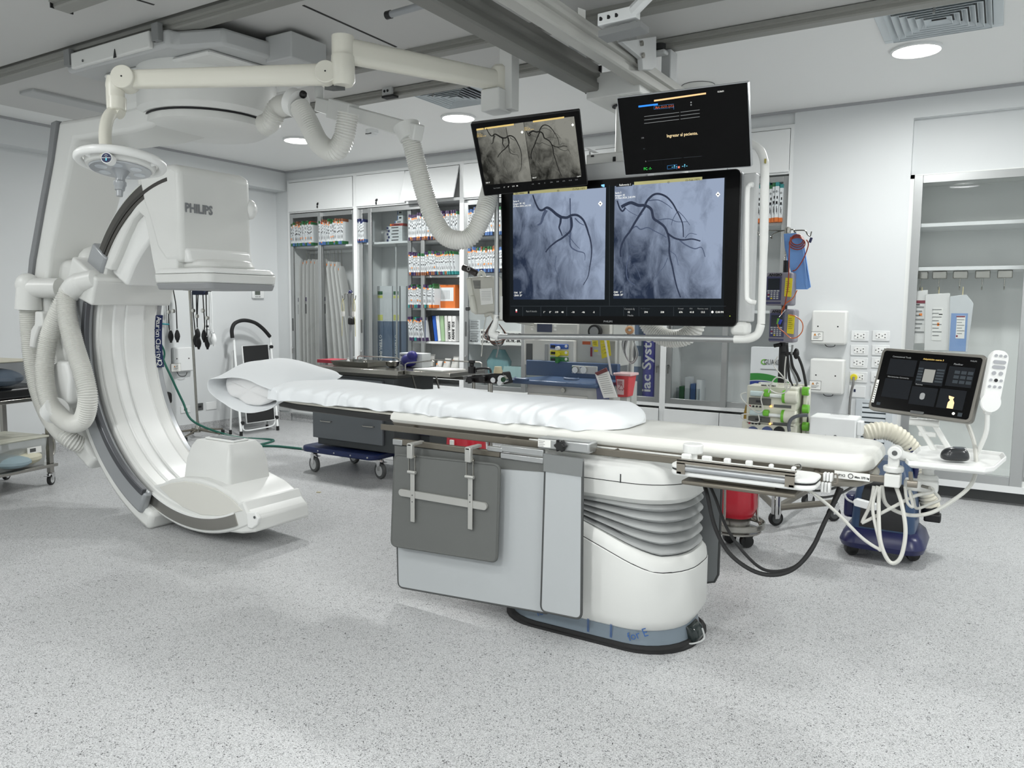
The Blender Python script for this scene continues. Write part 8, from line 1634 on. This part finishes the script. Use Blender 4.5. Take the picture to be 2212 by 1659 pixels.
def outlet(x0, y0, x1, y1, lb, two=True):
    a, b = px(x0, y1, Y=YP), px(x1, y0, Y=YP); t = thing('wall_outlet', lb, 'wall socket', (a.x, YP, a.z), 'white sockets on the right wall')
    MB().box(a.x, YP-.008, a.z, b.x, YP, b.z).build('cover_plate', WPAINT, t, bevel=.003); w = b.x-a.x; h_ = b.z-a.z
    if two:
        MB().box(a.x+w*.2, YP-.011, a.z+h_*.2, a.x+w*.8, YP-.008, a.z+h_*.8).build('insert', WHITE2, t, bevel=.002)
        for f_ in (.33, .67):
            m = MB()
            for dx, dz in ((-.012, 0), (.008, .012), (.008, -.012)): m.cyl((a.x+w*f_+dx, YP-.0115, a.z+h_*.5+dz), (a.x+w*f_+dx, YP-.0108, a.z+h_*.5+dz), .0045, seg=8)
            m.build('socket_holes', INK, t)
    else: MB().box(a.x+w*.3, YP-.0095, a.z+h_*.45, a.x+w*.42, YP-.008, a.z+h_*.7).build('data_port', mat('port_navy', (30, 40, 70), .4), t)
    return t
for r_, y in enumerate((715, 746, 773, 804)): outlet(1838-r_, y, 1877-r_, y+21, 'white double socket, %s of the left column on the right wall' % names[r_]); outlet(1884-r_, y, 1923-r_, y+21, 'white double socket, %s of the right column on the right wall' % names[r_])
outlet(1833, 834, 1870, 857, 'white data socket at the foot of the left socket column', False); outlet(1880, 834, 1916, 857, 'white data socket at the foot of the right socket column', False)
c = px(1844, 815, Y=YP-.03); pg = thing('power_plug', 'yellow power plug with grey cable in the left socket column', 'plug', c)
MB().cyl(c, c+V(0, .018, 0), .028, seg=10).build('plug_body', YEL, pg, bevel=.004); MB().tube([c, px(1843, 830, Y=YP-.06), px(1838, 850, Y=YP-.05), px(1835, 885, Y=YP-.05), px(1834, 930, Y=YP-.05), px(1834, 990, Y=YP-.06)], .009, 8).build('plug_cable', mat('cable_grey', (120, 120, 118), .5), pg)
a, b = px(1842, 1010, Y=YP), px(1930, 866, Y=YP)
gr = thing('wall_grille', 'pale grey louvred air grille low on the right wall', 'air grille', (a.x, YP, a.z)); GRM = mat('grille_grey', (200, 206, 210), .5)
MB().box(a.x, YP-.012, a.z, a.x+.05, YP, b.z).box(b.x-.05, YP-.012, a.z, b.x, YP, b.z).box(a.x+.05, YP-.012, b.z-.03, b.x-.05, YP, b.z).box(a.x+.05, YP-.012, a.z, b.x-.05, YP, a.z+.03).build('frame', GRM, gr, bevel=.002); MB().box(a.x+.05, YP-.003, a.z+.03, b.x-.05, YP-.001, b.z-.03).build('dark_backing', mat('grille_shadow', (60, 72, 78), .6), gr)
zz = a.z+.045
while zz < b.z-.04: MB().prism([(a.x+.05, YP-.012, zz-.012), (a.x+.05, YP-.010, zz-.015), (a.x+.05, YP-.003, zz+.012), (a.x+.05, YP-.005, zz+.014)], (b.x-a.x-.10, 0, 0)).build('louvre', GRM, gr); zz += .04
# CGUARD poster box
cy_ = 6.55; a, b = px(1618, 880, Y=cy_), px(1708, 752, Y=cy_)
cg = thing('carton', 'tall white carton with CGUARD lettering and green and blue waves behind the infusion stand', 'box', (a.x, cy_, .5)); MB().box(a.x, cy_, .1, b.x, cy_+.10, b.z).build('carton_body', PKW, cg)
MB().box(a.x+.02, cy_+.02, 0, b.x-.02, cy_+.08, .1).build('carton_foot', PKW, cg)
w = b.x-a.x
def wave(f0_, f1_, mt, n_): 
    T = [(a.x+w*k/12, px(1618, f0_(k/12), Y=cy_).z) for k in range(13)]; B_ = [(a.x+w*k/12, px(1618, f1_(k/12), Y=cy_).z) for k in range(13)]
    MB().slab(T+B_[::-1], cy_-.002, cy_-.0005).build(n_, mt, cg)
ta = lambda u: 806-3*math.sin(u*3.0)+u*u*16; wave(ta, lambda u: ta(u)+15-u*3, mat('wave_green', (50, 130, 56), .5), 'green_wave'); wave(lambda u: ta(u)+17-u*3, lambda u: 880, mat('wave_blue', (36, 56, 130), .5), 'blue_wave')
text('C', (px(1643, 787, Y=cy_).x, cy_-.002, px(1643, 787, Y=cy_).z), .062, cg, GREENM, bold=.02, name='carton_text'); text('GUARD', (px(1650, 787, Y=cy_).x, cy_-.002, px(1650, 787, Y=cy_).z), .062, cg, DGREY, name='carton_text', width=px(1686, 787, Y=cy_).x-px(1650, 787, Y=cy_).x)
MB().box(px(1643, 797, Y=cy_).x, cy_-.002, px(1643, 798, Y=cy_).z, px(1680, 797, Y=cy_).x, cy_-.0005, px(1643, 797, Y=cy_).z+.003).build('fine_print', GREY, cg)
# little bits on the floor
p = px(683, 1064, Z=.001); tag(MB().prism([p, p+V(.03, .01, 0), p+V(.025, .03, 0), p+V(-.005, .02, 0)], (0, 0, .004)).build('paper_scrap', mat('scrap_tan', (180, 170, 140), .7)), 'tiny tan scrap lying on the floor between the X-ray tube and the curtains', 'scrap')
p = px(1488, 1365, Z=.03)
pd = thing('foot_pedal', 'dark plastic-wrapped foot connector at the right end of the pedestal base', 'foot pedal', (p.x, p.y, 0))
MB().loft([[(p.x+u, p.y+v, z_) for u, v in rrect(w_, .12, .03, 4)] for w_, z_ in ((.10, .002), (.12, .03), (.09, .06), (.05, .075))]).build('wrapped_block', mat('dark_green_plastic', (30, 40, 40), .15), pd); MB().cyl((p.x-.02, p.y, .07), (p.x-.01, p.y+.02, .12), .012).build('cable_stub', GREY, pd); MB().tube([(p.x-.05, p.y-.06, .01), (p.x+.03, p.y-.08, .012), (p.x+.08, p.y-.04, .03), (p.x+.06, p.y, .06)], .004, 6).build('plastic_edge', LGREY, pd)
